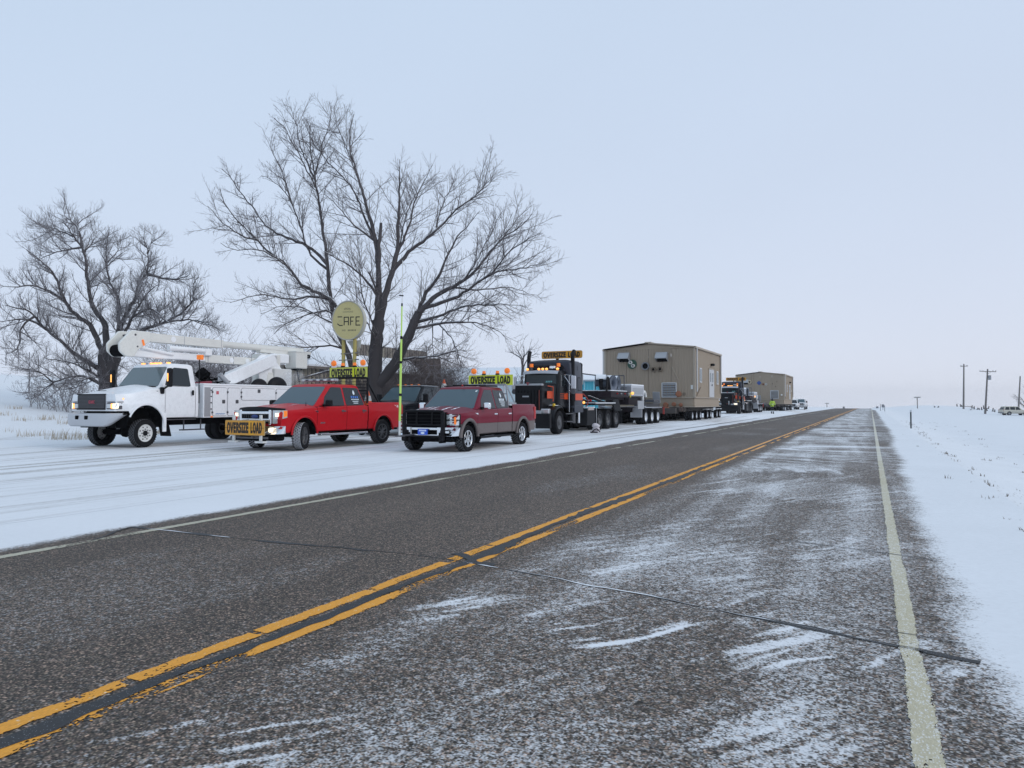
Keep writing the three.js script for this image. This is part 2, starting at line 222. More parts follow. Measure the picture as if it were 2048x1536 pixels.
// a slowly varying value, worked out every few texels and blended between
function field(w, h, step, fn) {
  const nx = Math.ceil(w / step) + 2, ny = Math.ceil(h / step) + 2, a = new Float32Array(nx * ny);
  for (let j = 0; j < ny; j++) for (let i = 0; i < nx; i++) a[j * nx + i] = fn(i * step, j * step);
  return (i, j) => { const u = i / step, v = j / step, p = u | 0, q = v | 0, f = u - p, g = v - q, o = q * nx + p; return (a[o] * (1 - f) + a[o + 1] * f) * (1 - g) + (a[o + nx] * (1 - f) + a[o + nx + 1] * f) * g; };
}
function asphalt(x, s, dx, c, seed, k, patch, t) {
  // stones about a centimetre across, bound in black; coarser texels blend towards the average
  const cell = Math.max(dx, 0.0085), i = Math.floor(x / cell + 0.25 * vn(x * 60, s * 60, 3)), j = Math.floor(s / cell), r = h2(i, j, seed), q = h2(i, j, seed + 5), q2 = h2(i >> 1, j >> 1, seed + 9);
  const fineness = clamp(0.012 / dx);
  let l = r < 0.45 ? 0.026 + 0.04 * q : r < 0.84 ? 0.075 + 0.09 * q : 0.19 + 0.24 * q; l *= 0.6 + 0.8 * q2;
  l = lerp(0.064, 0.064 + (l * 0.84 - 0.080) * 0.98, fineness * 0.95) * patch; if (l < 0.008) l = 0.008;
  const R = l * (1.32 + 0.26 * (q2 - 0.4)), G = l * 1.02, B = l * (0.78 - 0.1 * (q - 0.5));
  // snow settles in the hollows between the stones first, then covers them
  const n = 0.6 * h2(i, j, seed + 13) + 0.4 * vn(x * 38, s * 38, 57), w = fineness * 0.20 + (1 - fineness) * 0.38 + 0.05;
  const cov = k > 0.985 ? 1 : sm(0.5 - w, 0.5 + w, k * 1.12 + 0.46 - n), cover = cov * (k > 0.8 ? 1 : 0.5 + 0.6 * k);
  c[0] = s8(lerp(R, t * 0.985, cover)); c[1] = s8(lerp(G, t, cover)); c[2] = s8(lerp(B, t * 1.02, cover));
}
const road = new THREE.Group(); road.name = 'road'; road.userData.kind = 'structure'; scene.add(road);
for (const [s0, s1, w, h] of [[0.6, 11, 2048 * LOD, 2048 * LOD], [11, 31, 2048 * LOD, 1536 * LOD], [31, 95, 1024 * LOD, 1536 * LOD], [95, 259, 512, 1024]]) {
  const X = (i) => lerp(ROADX0, ROADX1, (i + 0.5) / w), S = (j) => lerp(s0, s1, (j + 0.5) / h), dx = Math.max((ROADX1 - ROADX0) / w, (s1 - s0) / h * 0.8), st = w > 1500 ? 4 : 2;
  const K = field(w, h, st, (i, j) => snowOn(X(i), S(j))), T = field(w, h, 4, (i, j) => snowTone(X(i), S(j)));
  const P = field(w, h, 8, (i, j) => { const x = X(i), s = S(j); return (0.82 + 0.36 * fbm(x * 0.5, s * 0.22, 3, 51)) * (1 - 0.12 * Math.exp(-(((x + 5.0) / 0.5) ** 2)) - 0.12 * Math.exp(-(((x + 6.9) / 0.5) ** 2))); });
  const m = dataTex(w, h, (i, j, c) => asphalt(X(i), S(j), dx, c, 71, K(i, j), P(i, j), T(i, j)));
  const ss = s0 > 90 ? span(s0, s1, 41) : [s0, s1];
  struct('asphalt', gridSheet([ROADX0, ROADX1], ss, (x, s) => roadY(s), (x, s) => [(x - ROADX0) / (ROADX1 - ROADX0), (s - s0) / (s1 - s0)]), new THREE.MeshStandardMaterial({ map: m, roughness: 0.8 }), road);
}
// painted lines: worn paint, laid as strips; each takes [x, width, colour, wear(s, across)]
function line(name, xOf, half, colour, coverOf, lift, s0 = 0.7, ranges = [[0.7, 20.7, 32, 2048], [20.7, 230, 16, 2048]]) {
  const g = part(name, road); g.userData.kind = 'structure';
  for (const [a, b, w, h] of ranges) {
    const near = b < 25;
    const m = dataTex(w, h, (i, j, c) => { const u = ((i + 0.5) / w * 2 - 1), s = lerp(a, b, (j + 0.5) / h), x = xOf(s) + u * half; const e = Math.abs(u) * 1.35 + (near ? 0.30 * (vn(s * 14, u * 3, 61) - 0.5) + 0.24 * (vn(s * 3, u * 2, 62) - 0.5) + 0.2 * (h2(i, j, 63) - 0.5) : 0.05);
      const k = coverOf(s, u, x), on = e < 1 && (near ? vn(x * 90, s * 70, 65) * 0.55 + h2(i, j, 67) * 0.2 + k > 0.62 : k + 0.25 * h2(i, j, 67) > 0.45);
      const sn = snowOn(x, s), white = near ? h2(i, j, 69) * 0.7 + 0.3 * vn(x * 40, s * 40, 57) < sn * 0.75 : 0, d = near ? 0.86 + 0.28 * h2(i, j, 73) : 1, mix = near ? (white ? 0.8 : 0) : sn * 0.75;
      c[0] = s8(lerp(colour[0] * d, 0.8, mix)); c[1] = s8(lerp(colour[1] * d, 0.81, mix)); c[2] = s8(lerp(colour[2] * d, 0.83, mix)); c[3] = on ? 255 : 0; });
    struct('paint', gridSheet([-half, half], span(a, b, near ? 30 : 60), (x, s) => roadY(s) + lift, (x, s) => [(x + half) / (2 * half), (s - a) / (b - a)]).applyMatrix4(new THREE.Matrix4()), new THREE.MeshStandardMaterial({ map: m, alphaTest: 0.5, roughness: 0.75 }), g);
    const P = g.children[g.children.length - 1].geometry.attributes.position; for (let q = 0; q < P.count; q++) P.setX(q, P.getX(q) + xOf(-P.getZ(q)));
  }
  return g;
}
const wav = (s) => 0.018 * Math.sin(s * 0.9) + 0.012 * Math.sin(s * 2.3 + 1);
const YEL = [0.78, 0.34, 0.035];
const cutAt = (s, list) => list.some(([a, w]) => Math.abs(s - a) < w);
line('centre_line', () => -3.585, 0.078, YEL, (s, u) => (cutAt(s, [[2.52, 0.03], [3.42, 0.02], [4.62, 0.03], [5.78, 0.07], [6.6, 0.03], [9.6, 0.05], [13.3, 0.05], [17.6, 0.06]]) ? 0.2 : 0.78) - 0.42 * sm(0.5, 0.7, fbm(s * 2.6, u * 0.9 + 3, 3, 81)), 0.004).name = 'centre_line';
line('centre_line', () => -3.345, 0.078, YEL, (s, u) => 0.70 * sm(0.42, 0.56, fbm(s * 1.3 + 4.4, u * 0.7 + 7, 4, 83)) + 0.12 - 0.1 * u, 0.004);
line('edge_line', () => 0.2, 0.072, [0.52, 0.47, 0.33], (s, u) => 0.72 - 0.25 * sm(0.55, 0.75, fbm(s * 1.4, 1, 3, 85)), 0.004);
line('edge_line', (s) => -7.57, 0.085, [0.46, 0.43, 0.33], (s, u) => 0.56 - 0.34 * sm(0.40, 0.65, fbm(s * 1.2, 1, 3, 87)), 0.004);
// tar that seals the joint between the lanes and the cracks across them
function sealStrip(name, pts, half, mat, lift, seed, wander = 0.07, t0 = 0, t1 = 1) {
  const c = new THREE.CatmullRomCurve3(pts.map(([x, s]) => V(x, 0, -s)), false, 'catmullrom', 0.2), step = 0.045, n = Math.ceil(c.getLength() / step), a = [], b = [];
  for (let i = Math.floor(n * t0); i <= n * t1; i++) { const p = c.getPointAt(i / n), t = c.getTangentAt(i / n), sd = V(-t.z, 0, t.x), k = i * step, w = half(i / n, k), o = wander * (fbm(k * 0.8, seed, 3, 93) - 0.5) * 2 + wander * 0.8 * (fbm(k * 2.9, seed, 3, 94) - 0.5); p.y = roadY(-p.z) + lift; const q1 = p.clone().addScaledVector(sd, o + w * (0.55 + 0.9 * vn(k * 7, seed + 1, 95))), q2 = p.clone().addScaledVector(sd, o - w * (0.55 + 0.9 * vn(k * 7, seed + 7, 95))); a.push(q1.toArray()); b.push(q2.toArray()); }
  const g = sheet([b, a]), U = g.attributes.uv, P = g.attributes.position; for (let q = 0; q < U.count; q++) U.setXY(q, P.getX(q) / 0.5, P.getZ(q) / 0.5);
  struct(name, g, mat, road);
}
const tarMap = dataTex(256, 256, (i, j, c) => { const l = 0.009 + 0.026 * vn(i / 4, j / 4, 3) * h2(i >> 1, j >> 1, 5) + (h2(i >> 1, j >> 1, 8) > 0.975 ? 0.22 : 0); c[0] = s8(l); c[1] = s8(l * 1.05); c[2] = s8(l * 1.15); }); tarMap.wrapS = tarMap.wrapT = THREE.RepeatWrapping;
const tar = new THREE.MeshStandardMaterial({ map: tarMap, roughness: 0.6 });
sealStrip('joint_seal', [[-3.46, 0.7], [-3.45, 4], [-3.47, 9], [-3.46, 20], [-3.46, 60]], (t, k) => 0.042 + 0.04 * sm(0.45, 0.75, fbm(k * 0.7, 3, 3, 99)), tar, 0.006, 1);
const CRACK = [[-8.0, 5.62], [-6.2, 5.72], [-3.48, 5.86], [-1.5, 5.42], [0.56, 4.97]];
sealStrip('crack_seal', CRACK, (t, k) => 0.006 + 0.034 * sm(0.3, 0.7, fbm(k * 1.7, 6, 3, 96)) + 0.012 * sm(0.8, 0.95, t), tar, 0.004, 5, 0.08);
sealStrip('crack_seal', [[-3.7, 6.12], [-3.45, 5.98], [-3.3, 5.84], [-3.12, 5.86]], () => 0.05, tar, 0.007, 15);
sealStrip('crack_seal', [[-7.95, 5.62], [-7.8, 5.3], [-7.6, 4.9]], () => 0.018, tar, 0.008, 9);
sealStrip('crack_seal', [[-1.0, 8.35], [0.1, 8.0], [0.55, 7.85]], () => 0.010, tar, 0.008, 12);
sealStrip('crack_seal', [[-0.4, 5.35], [0.2, 5.28], [0.5, 5.2]], () => 0.006, tar, 0.008, 12);
for (const [a, b] of [[0.03, 0.12], [0.15, 0.19], [0.53, 0.58], [0.61, 0.80], [0.82, 0.97]]) sealStrip('drifted_snow', CRACK, (t, k) => 0.0005 + 0.011 * sm(0.36, 0.55, fbm(k * 1.6, 4, 3, 103)) * Math.sin(PI * clamp((t - a) / (b - a))), MT.snow, 0.006, 5, 0.08, a, b);
// the parking lot's packed snow, with faint tracks along the road, and the verge
{
  const sheetOf = (name, A, w, h, fn, nx, ns) => struct(name, gridSheet(span(A.x0, A.x1, nx), span(A.s0, A.s1, ns), (x, s) => groundY(x, s) + 0.002, (x, s) => [(x - A.x0) / (A.x1 - A.x0), (s - A.s0) / (A.s1 - A.s0)]), new THREE.MeshStandardMaterial({ roughness: 0.95, map: texOf(A, w, h, fn) }));
  function texOf(A, w, h, [fields, fn]) { const X = (i) => lerp(A.x0, A.x1, (i + 0.5) / w), S = (j) => lerp(A.s0, A.s1, (j + 0.5) / h), F = fields.map(([st, f]) => field(w, h, st, (i, j) => f(X(i), S(j)))); return dataTex(w, h, (i, j, c) => fn(X(i), S(j), c, F.map((f) => f(i, j)))); }
  const bent = (x, s) => x + 0.25 * Math.sin(s * 0.11) + 0.6 * (fbm(x * 0.1, s * 0.06, 2, 3) - 0.5);
  const zone = (x, s) => sm(-26, -22, x) * (0.45 + 0.75 * sm(0.35, 0.65, fbm(x * 0.25, s * 0.05, 2, 115)));
  sheetOf('packed_snow', LOT, 2048 * LOD, 2048 * LOD, [[[3, snowTone],
    [2, (x, s) => { const b = bent(x, s); return zone(x, s) * (sm(0.50, 0.68, fbm(b * 3.4, s * 0.10, 4, 111)) * 0.6 + sm(0.60, 0.78, fbm(b * 9, s * 0.35, 3, 113)) * 0.5); }], [4, zone],
    [4, (x, s) => x < -24 ? sm(0.62, 0.75, fbm(x * 1.1, s * 0.7, 4, 119)) * sm(-24, -28, x) * 0.5 : 0]], (x, s, c, [t, dirt, z, grass]) => {
    const grit = h2(Math.floor(x * 60), Math.floor(s * 25), 117) < 0.05 * z + 0.25 * dirt ? 1 : 0;
    const d = clamp(dirt * 0.62 + grit * 0.42 * (0.3 + dirt) + grass * h2(Math.floor(x * 40), Math.floor(s * 20), 121));
    c[0] = s8(lerp(t * 0.985, 0.30, d)); c[1] = s8(lerp(t, 0.275, d)); c[2] = s8(lerp(t * 1.02, 0.25, d));
  }], 60, 90);
  sheetOf('snow_verge', VERGE, 1024, 2048 * LOD, [[[3, snowTone], [3, (x, s) => (Math.exp(-(((x - 1.9 - 0.25 * Math.sin(s * 0.5)) / 0.5) ** 2)) + 0.35 * sm(7, 3, x) * sm(12, 20, s)) * sm(0.45, 0.7, fbm(x * 2, s * 1.1, 3, 133))]], (x, s, c, [t, b]) => {
    const d = h2(Math.floor(x * 55), Math.floor(s * 16), 131) < 0.05 * b ? 0.6 : 0;
    c[0] = s8(lerp(t * 0.985, 0.2, d)); c[1] = s8(lerp(t, 0.17, d)); c[2] = s8(lerp(t * 1.02, 0.13, d));
  }], 32, 90);
}
// ================================================================ vehicle parts (local axes: +z the way it faces, +x its left side, y up; z = 0 at the front axle)
function wheel(parent, x, y, z, side, r, w, style, steer = 0, snowy = true) {
  const g = part('wheel', parent, x, y, z, (side > 0 ? 0 : PI) + steer), rr = r * ({ six: 0.62, ten: 0.64, disc: 0.60, truck: 0.56, hub: 0.56, white: 0.58, plain: 0.62 }[style]), o = w / 2;
  const tread = r - 0.012;
  const ty = [turnX([[-o * 0.82, rr], [-o * 0.99, rr + (r - rr) * 0.35], [-o, r - (r - rr) * 0.3], [-o * 0.9, r - 0.02], [-o * 0.8, tread], [o * 0.8, tread], [o * 0.9, r - 0.02], [o, r - (r - rr) * 0.3], [o * 0.99, rr + (r - rr) * 0.35], [o * 0.82, rr], [o * 0.6, rr * 0.97]], 32)];
  if (snowy) { const n = Math.round(2 * PI * r / 0.085), rows = 4, R = rng(Math.round(Math.abs(x * 97 + z * 31) * 10) + 5); for (let k = 0; k < n; k++) for (let q = 0; q < rows; q++) { const a = (k + (q % 2) * 0.5) / n * 2 * PI, L = 2 * PI * r / n * (0.42 + 0.2 * R()); const bx = new THREE.BoxGeometry(w * 0.8 / rows * (0.5 + 0.2 * R()), 0.02, L); ty.push(put(put(bx, lerp(-o * 0.78, o * 0.78, (q + 0.5) / rows), r - 0.008, 0, 0, (R() - 0.5) * 0.7, 0), 0, 0, 0, a, 0, 0)); } for (let k = 0; k < n; k++) for (const sd of [-1, 1]) { const a = k / n * 2 * PI; ty.push(put(put(new THREE.BoxGeometry(0.02, 0.045, 0.035), sd * o * 0.93, r - 0.035, 0, 0, 0, sd * -0.5), 0, 0, 0, a, 0, 0)); } }
  obj('tyre', ty, MT.rubber, g);
  if (snowy) obj('packed_snow', turnX([[-o * 0.83, r - 0.02], [-o * 0.76, r - 0.004], [o * 0.76, r - 0.004], [o * 0.83, r - 0.02]], 32), snowy === 'dusty' ? MT.treadDust : MT.treadSnow, g);
  const R = [], barrel = turnX([[o * 0.84, rr * 1.03], [o * 0.86, rr * 0.98], [o * 0.7, rr * 0.92], [-o * 0.3, rr * 0.86], [-o * 0.35, 0]], 28);
  if (style === 'six' || style === 'ten' || style === 'plain') {
    const n = style === 'six' ? 6 : style === 'ten' ? 7 : 5, m = style === 'six' ? MT.chrome : style === 'ten' ? MT.darkRim : MT.dullAlu;
    obj('rim_barrel', barrel, MT.under, g);
    R.push(turnX([[o * 0.86, rr * 1.02], [o * 0.9, rr * 0.99], [o * 0.84, rr * 0.93], [o * 0.6, rr * 0.9]], 28), turnX([[o * 0.5, rr * 0.28], [o * 0.72, rr * 0.26], [o * 0.76, rr * 0.2], [o * 0.77, 0]], 16));
    for (let k = 0; k < n; k++) for (const t of style === 'ten' ? [-0.16, 0.16] : [0]) { const wd = style === 'six' ? rr * 0.30 : style === 'ten' ? rr * 0.085 : rr * 0.22; R.push(put(plate([[-wd * 0.62, rr * 0.16], [wd * 0.62, rr * 0.16], [wd * 0.5, rr * 0.95], [-wd * 0.5, rr * 0.95]], 0.045, 0.008, 0, 0, -0.022), o * 0.66, 0, 0, 0, PI / 2, 0).applyMatrix4(new THREE.Matrix4().makeRotationX(k / n * 2 * PI + t))); }
    obj('rim', R, m, g);
  } else if (style === 'disc') {
    obj('rim', [turnX([[o * 0.84, rr * 1.03], [o * 0.88, rr], [o * 0.78, rr * 0.9], [o * 0.66, rr * 0.84], [o * 0.72, rr * 0.5], [o * 0.74, rr * 0.3], [o * 0.74, 0]], 32)], MT.whiteRim, g);
    const h = []; for (let k = 0; k < 8; k++) { const a = (k + 0.5) / 8 * 2 * PI; h.push(cyl(0.018, 0.018, 0.03, 8, o * 0.70 - 0.004, Math.cos(a) * rr * 0.74, Math.sin(a) * rr * 0.74, 0, 0, PI / 2)); } obj('hand_hole', h, MT.under, g);
    const l = []; for (let k = 0; k < 8; k++) { const a = k / 8 * 2 * PI; l.push(cyl(0.017, 0.017, 0.05, 6, o * 0.76, Math.cos(a) * rr * 0.47, Math.sin(a) * rr * 0.47, 0, 0, PI / 2)); } obj('lug_nut', l, MT.steel, g);
    obj('hub', [turnX([[o * 0.7, rr * 0.31], [o * 0.95, rr * 0.3], [o * 1.0, rr * 0.22], [o * 1.01, 0]], 18)], MT.black, g);
  } else {
    const m = style === 'white' ? MT.alu : MT.darkRim;
    if (style === 'hub') obj('rim', [turnX([[o * 0.84, rr * 1.03], [o * 0.88, rr], [o * 0.7, rr * 0.88], [o * 0.72, rr * 0.5], [o * 0.95, rr * 0.42], [o * 1.0, rr * 0.2], [o * 1.0, 0]], 24)], m, g);
    else obj('rim', [turnX([[o * 0.84, rr * 1.03], [o * 0.88, rr], [o * 0.5, rr * 0.9], [o * 0.1, rr * 0.82], [o * 0.05, rr * 0.4], [o * 0.5, rr * 0.34], [o * 0.55, rr * 0.2], [o * 0.56, 0]], 24)], m, g);
  }
  return g;
}
MT.treadDust = new THREE.MeshStandardMaterial({ roughness: 0.95, color: lin(0.10, 0.10, 0.105) });
MT.treadSnow = new THREE.MeshStandardMaterial({ roughness: 0.95, color: lin(0.5, 0.51, 0.53) });
// the shell of a body from its stations: side surface and top surface, cut to a z range
function shell(P) {
  const side = (z) => { const w = P.w(z), yb = P.yb(z), sh = P.sh(z), o = []; const t = P.tuck ?? 0.05; o.push([w - (yb > P.sill + 0.01 ? 0.012 : t), yb]); for (let k = 0; k <= 9; k++) { const f = k / 9, y = lerp(Math.min(yb + 0.03, sh - 0.05), sh, f), b = (y - P.mid) / 0.5; o.push([w * (1 - P.bulge * b * b) + (P.crease ? P.crease(y, z) : 0), y]); } const e = o[o.length - 1]; o.push([e[0] - 0.012, sh + 0.012], [e[0] - 0.035, sh + 0.024]); return o; };
  const top = (z) => { const s = side(z), e = s[s.length - 1], yt = P.yt(z), o = [e]; for (const f of [0.9, 0.78, 0.62, 0.4, 0.2, 0]) o.push([e[0] * f, e[1] + (yt - e[1]) * Math.pow(1 - f, 0.55) + (P.ridge ? P.ridge(f, z) : 0)]); return o; };
  const st = (a, b, d = 0.045) => { const n = Math.max(1, Math.round((b - a) / d)); return span(a, b, n); };
  return {
    side, top,
    sideGeo: (sg, z0, z1, ya = -9, yc = 9) => { const zs = st(z0, z1), rows = zs.map((z) => { const o = side(z), q = []; for (let k = 0; k < o.length; k++) { const y = clamp(o[k][1], ya, yc); let x = o[k][0]; if (y !== o[k][1]) { for (let m = 0; m + 1 < o.length; m++) if (o[m][1] <= y && o[m + 1][1] >= y) { const f = (y - o[m][1]) / (o[m + 1][1] - o[m][1] || 1); x = lerp(o[m][0], o[m + 1][0], f); } } q.push([sg * x, y, z]); } return q; }); return sheet(sg > 0 ? rows.slice().reverse() : rows, 0.5); },
    topGeo: (z0, z1) => { const rows = st(z0, z1).map((z) => { const o = top(z); return [...o.map(([x, y]) => [x, y, z]), ...o.slice(0, -1).reverse().map(([x, y]) => [-x, y, z])]; }); return sheet(rows.reverse(), 0.5); },
    cap: (z, out = 1) => { const a = side(z), b = top(z).slice(1), pts = [...a, ...b]; const all = [...pts, ...pts.slice(0, -1).reverse().map(([x, y]) => [-x, y])]; const c = all.map(([x, y]) => new THREE.Vector2(x, y)); const g = new THREE.ShapeGeometry(new THREE.Shape(c)); return put(g, 0, 0, z, 0, out > 0 ? 0 : PI, 0); },
  };
}
// the glazed upper part of a cab: rings of a rounded rectangle from the belt to the roof
function cabShell(C) {
  const c0 = C.corner ?? 0.10, ring = (y, zf, zr, w, c) => { const o = [], arc = (cx, cz, a0) => { for (let k = 0; k <= 4; k++) { const a = a0 + k / 4 * PI / 2; o.push([cx + c * Math.cos(a), y, cz + c * Math.sin(a)]); } }; arc(w - c, zf - c, 0); arc(-w + c, zf - c, PI / 2); arc(-w + c, zr + c, PI); arc(w - c, zr + c, 1.5 * PI); o.push(o[0]); return o; };
  const at = (f) => ring(lerp(C.y0, C.y1, f), lerp(C.zf0, C.zf1, f), lerp(C.zr0, C.zr1, f), lerp(C.w0, C.w1, f), c0);
  const r = C.crown ?? 0.07, rows = [at(0), at(0.5), at(1), ring(C.y1 + r * 0.45, C.zf1 - 0.05, C.zr1 + 0.03, C.w1 - 0.035, c0), ring(C.y1 + r * 0.75, C.zf1 - 0.14, C.zr1 + 0.09, C.w1 - 0.11, c0), ring(C.y1 + r, C.zf1 - 0.4, C.zr1 + 0.3, C.w1 - 0.4, c0), ring(C.y1 + r * 1.03, (C.zf1 + C.zr1) / 2 + 0.02, (C.zf1 + C.zr1) / 2 - 0.02, 0.02, 0.005)];
  const F = (y) => (y - C.y0) / (C.y1 - C.y0);
  return { body: sheet(rows.map((q) => q.slice().reverse()), 0.75),
    sideMap: (sg) => (z, y, o) => V(sg * (lerp(C.w0, C.w1, F(y)) + o), y, z), frontMap: (x, y, o) => V(x, y, lerp(C.zf0, C.zf1, F(y)) + o), rearMap: (x, y, o) => V(x, y, lerp(C.zr0, C.zr1, F(y)) - o),
    wAt: (y) => lerp(C.w0, C.w1, F(y)), zfAt: (y) => lerp(C.zf0, C.zf1, F(y)), zrAt: (y) => lerp(C.zr0, C.zr1, F(y)) };
}
// an OVERSIZE LOAD board
const boardTex = {};
function boardFace(bg, fg, bg2) { const k = bg + fg + (bg2 || ''); return boardTex[k] ??= new THREE.MeshStandardMaterial({ roughness: 0.45, map: canvasTex(512, 112, (x, w, h) => { x.fillStyle = bg; x.fillRect(0, 0, w, h); if (bg2) { x.fillStyle = bg2; x.fillRect(w * 0.605, 0, w * 0.13, h); } fitText(x, 'OVERSIZE', w * 0.325, h * 0.5, w * 0.565, h * 0.70, fg, undefined, 9); fitText(x, 'LOAD', w * 0.80, h * 0.5, w * 0.295, h * 0.70, fg, undefined, 9); x.globalAlpha = 0.25; const R = rng(4); for (let i = 0; i < 60; i++) { x.fillStyle = '#4a4536'; x.fillRect(R() * w, R() * h, 1 + R() * 3, 1 + R() * 2); } }) }); }
function signBoard(parent, name, x, y, z, w, h, face, frame, round = 0.01, ry = 0) {
  const g = part(name, parent, x, y, z, ry);
  const o = soft([[-w / 2, -h / 2], [w / 2, -h / 2], [w / 2, h / 2], [-w / 2, h / 2]], round);
  obj('board', plate(o, 0.03, 0.004, 0, 0, -0.03), frame, g);
  obj('lettered_face', panel(soft([[-w / 2 + 0.012, -h / 2 + 0.012], [w / 2 - 0.012, -h / 2 + 0.012], [w / 2 - 0.012, h / 2 - 0.012], [-w / 2 + 0.012, h / 2 - 0.012]], round), (a, b, o2) => V(a, b, o2), 0.004, 0.003), face, g);
  return g;
}
const decal = (w, h, draw) => new THREE.MeshStandardMaterial({ roughness: 0.6, transparent: false, alphaTest: 0.4, map: canvasTex(w, h, draw) });
const rect = (a, b, c, d) => [[a, b], [c, b], [c, d], [a, d]];

function pickup(o) {
  const t = thing(o.name || 'pickup_truck', o.label, 'pickup truck', V(0, 0, 0));
  const WB = o.wb ?? 3.7, zR = -WB, r = o.r ?? 0.41, zc = -2.92, zTail = zR - 1.12, zN = o.nose ?? 0.82, W = 0.99, lift = o.lift ?? 0, ar = o.arch ?? 0.50, ay = r + 0.015;
  const paint = o.paint, sill = 0.47 + lift, bed = 1.31 + lift + (o.bedUp ?? 0);
  const archY = (z) => { let y = sill; for (const c of [0, zR]) { const d = z - c; if (Math.abs(d) < ar) y = Math.max(y, ay + Math.sqrt(ar * ar - d * d) * 1.04); } return y; };
  const P = { sill, tuck: 0.06, bulge: 0.028, mid: 0.92 + lift, yb: archY,
    w: (z) => W - 0.075 * sm(zN - 0.55, zN + 0.08, z) - 0.03 * sm(zTail + 0.4, zTail, z) + 0.018 * (Math.exp(-((z / 0.62) ** 4)) + Math.exp(-(((z - zR) / 0.62) ** 4))),
    sh: (z) => z > -0.6 ? lerp(1.16, 1.075, sm(-0.5, zN, z)) + lift - 0.04 * sm(zN - 0.3, zN + 0.05, z) : z > zc ? 1.18 + lift + 0.03 * sm(-0.6, -2.9, z) : bed,
    yt: (z) => z > -0.62 ? lerp(1.31, 1.19, sm(-0.45, zN - 0.05, z)) + lift - 0.05 * sm(zN - 0.25, zN + 0.05, z) : 1.24 + lift, ridge: (f, z) => z > -0.6 ? 0.018 * Math.exp(-(((f - 0.62) / 0.14) ** 2)) : 0,
    crease: (y, z) => 0.012 * Math.exp(-(((y - (1.04 + lift)) / 0.05) ** 2)) - 0.010 * Math.exp(-(((y - (0.68 + lift)) / 0.06) ** 2)) };
  const S = shell(P), C = cabShell({ y0: 1.2 + lift, y1: 1.83 + lift, zf0: -0.48, zf1: -1.22, zr0: zc + 0.02, zr1: zc + 0.22, w0: 0.935, w1: 0.745, corner: 0.09, crown: 0.085 });
  const lowY = o.lower ? 0.80 + lift : -9, cuts = [[0.0, 'front_fender', -0.52, zN], ['', 'front_door', -1.86, -0.535], ['', 'rear_door', zc + 0.03, -1.875], ['', 'bed_side', zTail, zc - 0.01]];
  for (const [, n, a, b] of cuts) for (const sg of [1, -1]) { obj(n, S.sideGeo(sg, a, b, lowY, 9), paint, t); if (o.lower) obj('lower_panel', S.sideGeo(sg, a, b, -9, lowY - 0.004), o.lower, t); }
  obj('hood', S.topGeo(-0.5, zN), paint, t); obj('cab', C.body, paint, t);
  obj('front_panel', S.cap(zN), o.faceMat || paint, t); obj('tailgate', rbox(1.78, bed - sill - 0.1, 0.06, 0.02, 0, (bed + sill + 0.1) / 2, zTail + 0.01), paint, t);
  // what fills the shell: floor pan, wheel wells, bed floor
  obj('underbody', [box(1.5, 0.24, -zTail + 0.75, 0, sill + 0.05, (zTail + 0.75) / 2), box(1.70, 0.62, 2.2, 0, 0.90 + lift, -1.78), box(1.25, 0.55, 1.3, 0, 0.86 + lift, 0.1), box(1.25, 0.5, 1.9, 0, 0.9 + lift, zR + 0.1), cyl(0.05, 0.05, 1.5, 8, 0, r, 0, ...X90), cyl(0.06, 0.06, 1.5, 8, 0, r, zR, ...X90), sph(0.15, 0.1, r, zR), box(0.1, 0.12, 4.4, 0.45, 0.5 + lift * 0.6, -1.9), box(0.1, 0.12, 4.4, -0.45, 0.5 + lift * 0.6, -1.9)], MT.under, t);
  for (const z of [0, zR]) for (const sg of [1, -1]) { const a = []; for (let k = 0; k <= 14; k++) { const q = PI * (k / 14); a.push([[sg * 0.62, ay + Math.sin(q) * (ar - 0.0) * 1.03, z + Math.cos(q) * (ar - 0.0)], [sg * 0.965, ay + Math.sin(q) * ar * 1.035, z + Math.cos(q) * ar]]); } obj('wheel_well', sheet(a.map((q) => sg > 0 ? q : q.slice().reverse()), 0.6), MT.under, t);
    const lip = []; for (let k = 0; k <= 22; k++) { const q = PI * (0.02 + 0.96 * k / 22); lip.push(V(sg * (P.w(z) * 0.998 + 0.006), ay + Math.sin(q) * (ar + 0.03) * 1.04, z + Math.cos(q) * (ar + 0.03))); } obj('arch_lip', pipe(lip, o.lower ? 0.05 : 0.032, 6), o.lower || paint, t); }
  obj('bed_floor', [box(1.72, 0.03, zc - zTail - 0.1, 0, bed - (o.bedCover ? 0.0 : 0.12), (zc + zTail) / 2 - 0.01)], o.bedCover || MT.black, t);
  // glass
  const yb = 1.235 + lift, yt2 = 1.80 + lift;
  obj('windscreen', panel(soft([[-0.86, 1.225 + lift], [0.86, 1.225 + lift], [0.70, 1.815 + lift], [-0.70, 1.815 + lift]], 0.07), C.frontMap), MT.wind, t);
  for (const sg of [1, -1]) {
    obj('front_window', panel(soft([[-0.86, yb], [-1.82, yb], [-1.82, yt2], [-1.36, yt2], [-0.98, yb + 0.26]], 0.05), C.sideMap(sg)), MT.glass, t);
    const rw = obj('rear_window', panel(soft([[-1.90, yb], [zc + 0.13, yb + 0.01], [zc + 0.30, yt2 - 0.01], [-1.90, yt2]], 0.06), C.sideMap(sg)), o.rearGlass || MT.darkGlass, t);
    if (sg > 0 && o.sticker) obj('company_sticker', panel(rect(-2.62, yb + 0.03, -2.14, yb + 0.5), C.sideMap(sg), 0.002, 0.009), o.sticker, rw);
    obj('window_trim', [bar([sg * (C.wAt(yb - 0.02) + 0.008), yb - 0.015, -0.66], [sg * (C.wAt(yb) + 0.008), yb - 0.012, zc + 0.08], 0.012, 4)], MT.black, t);
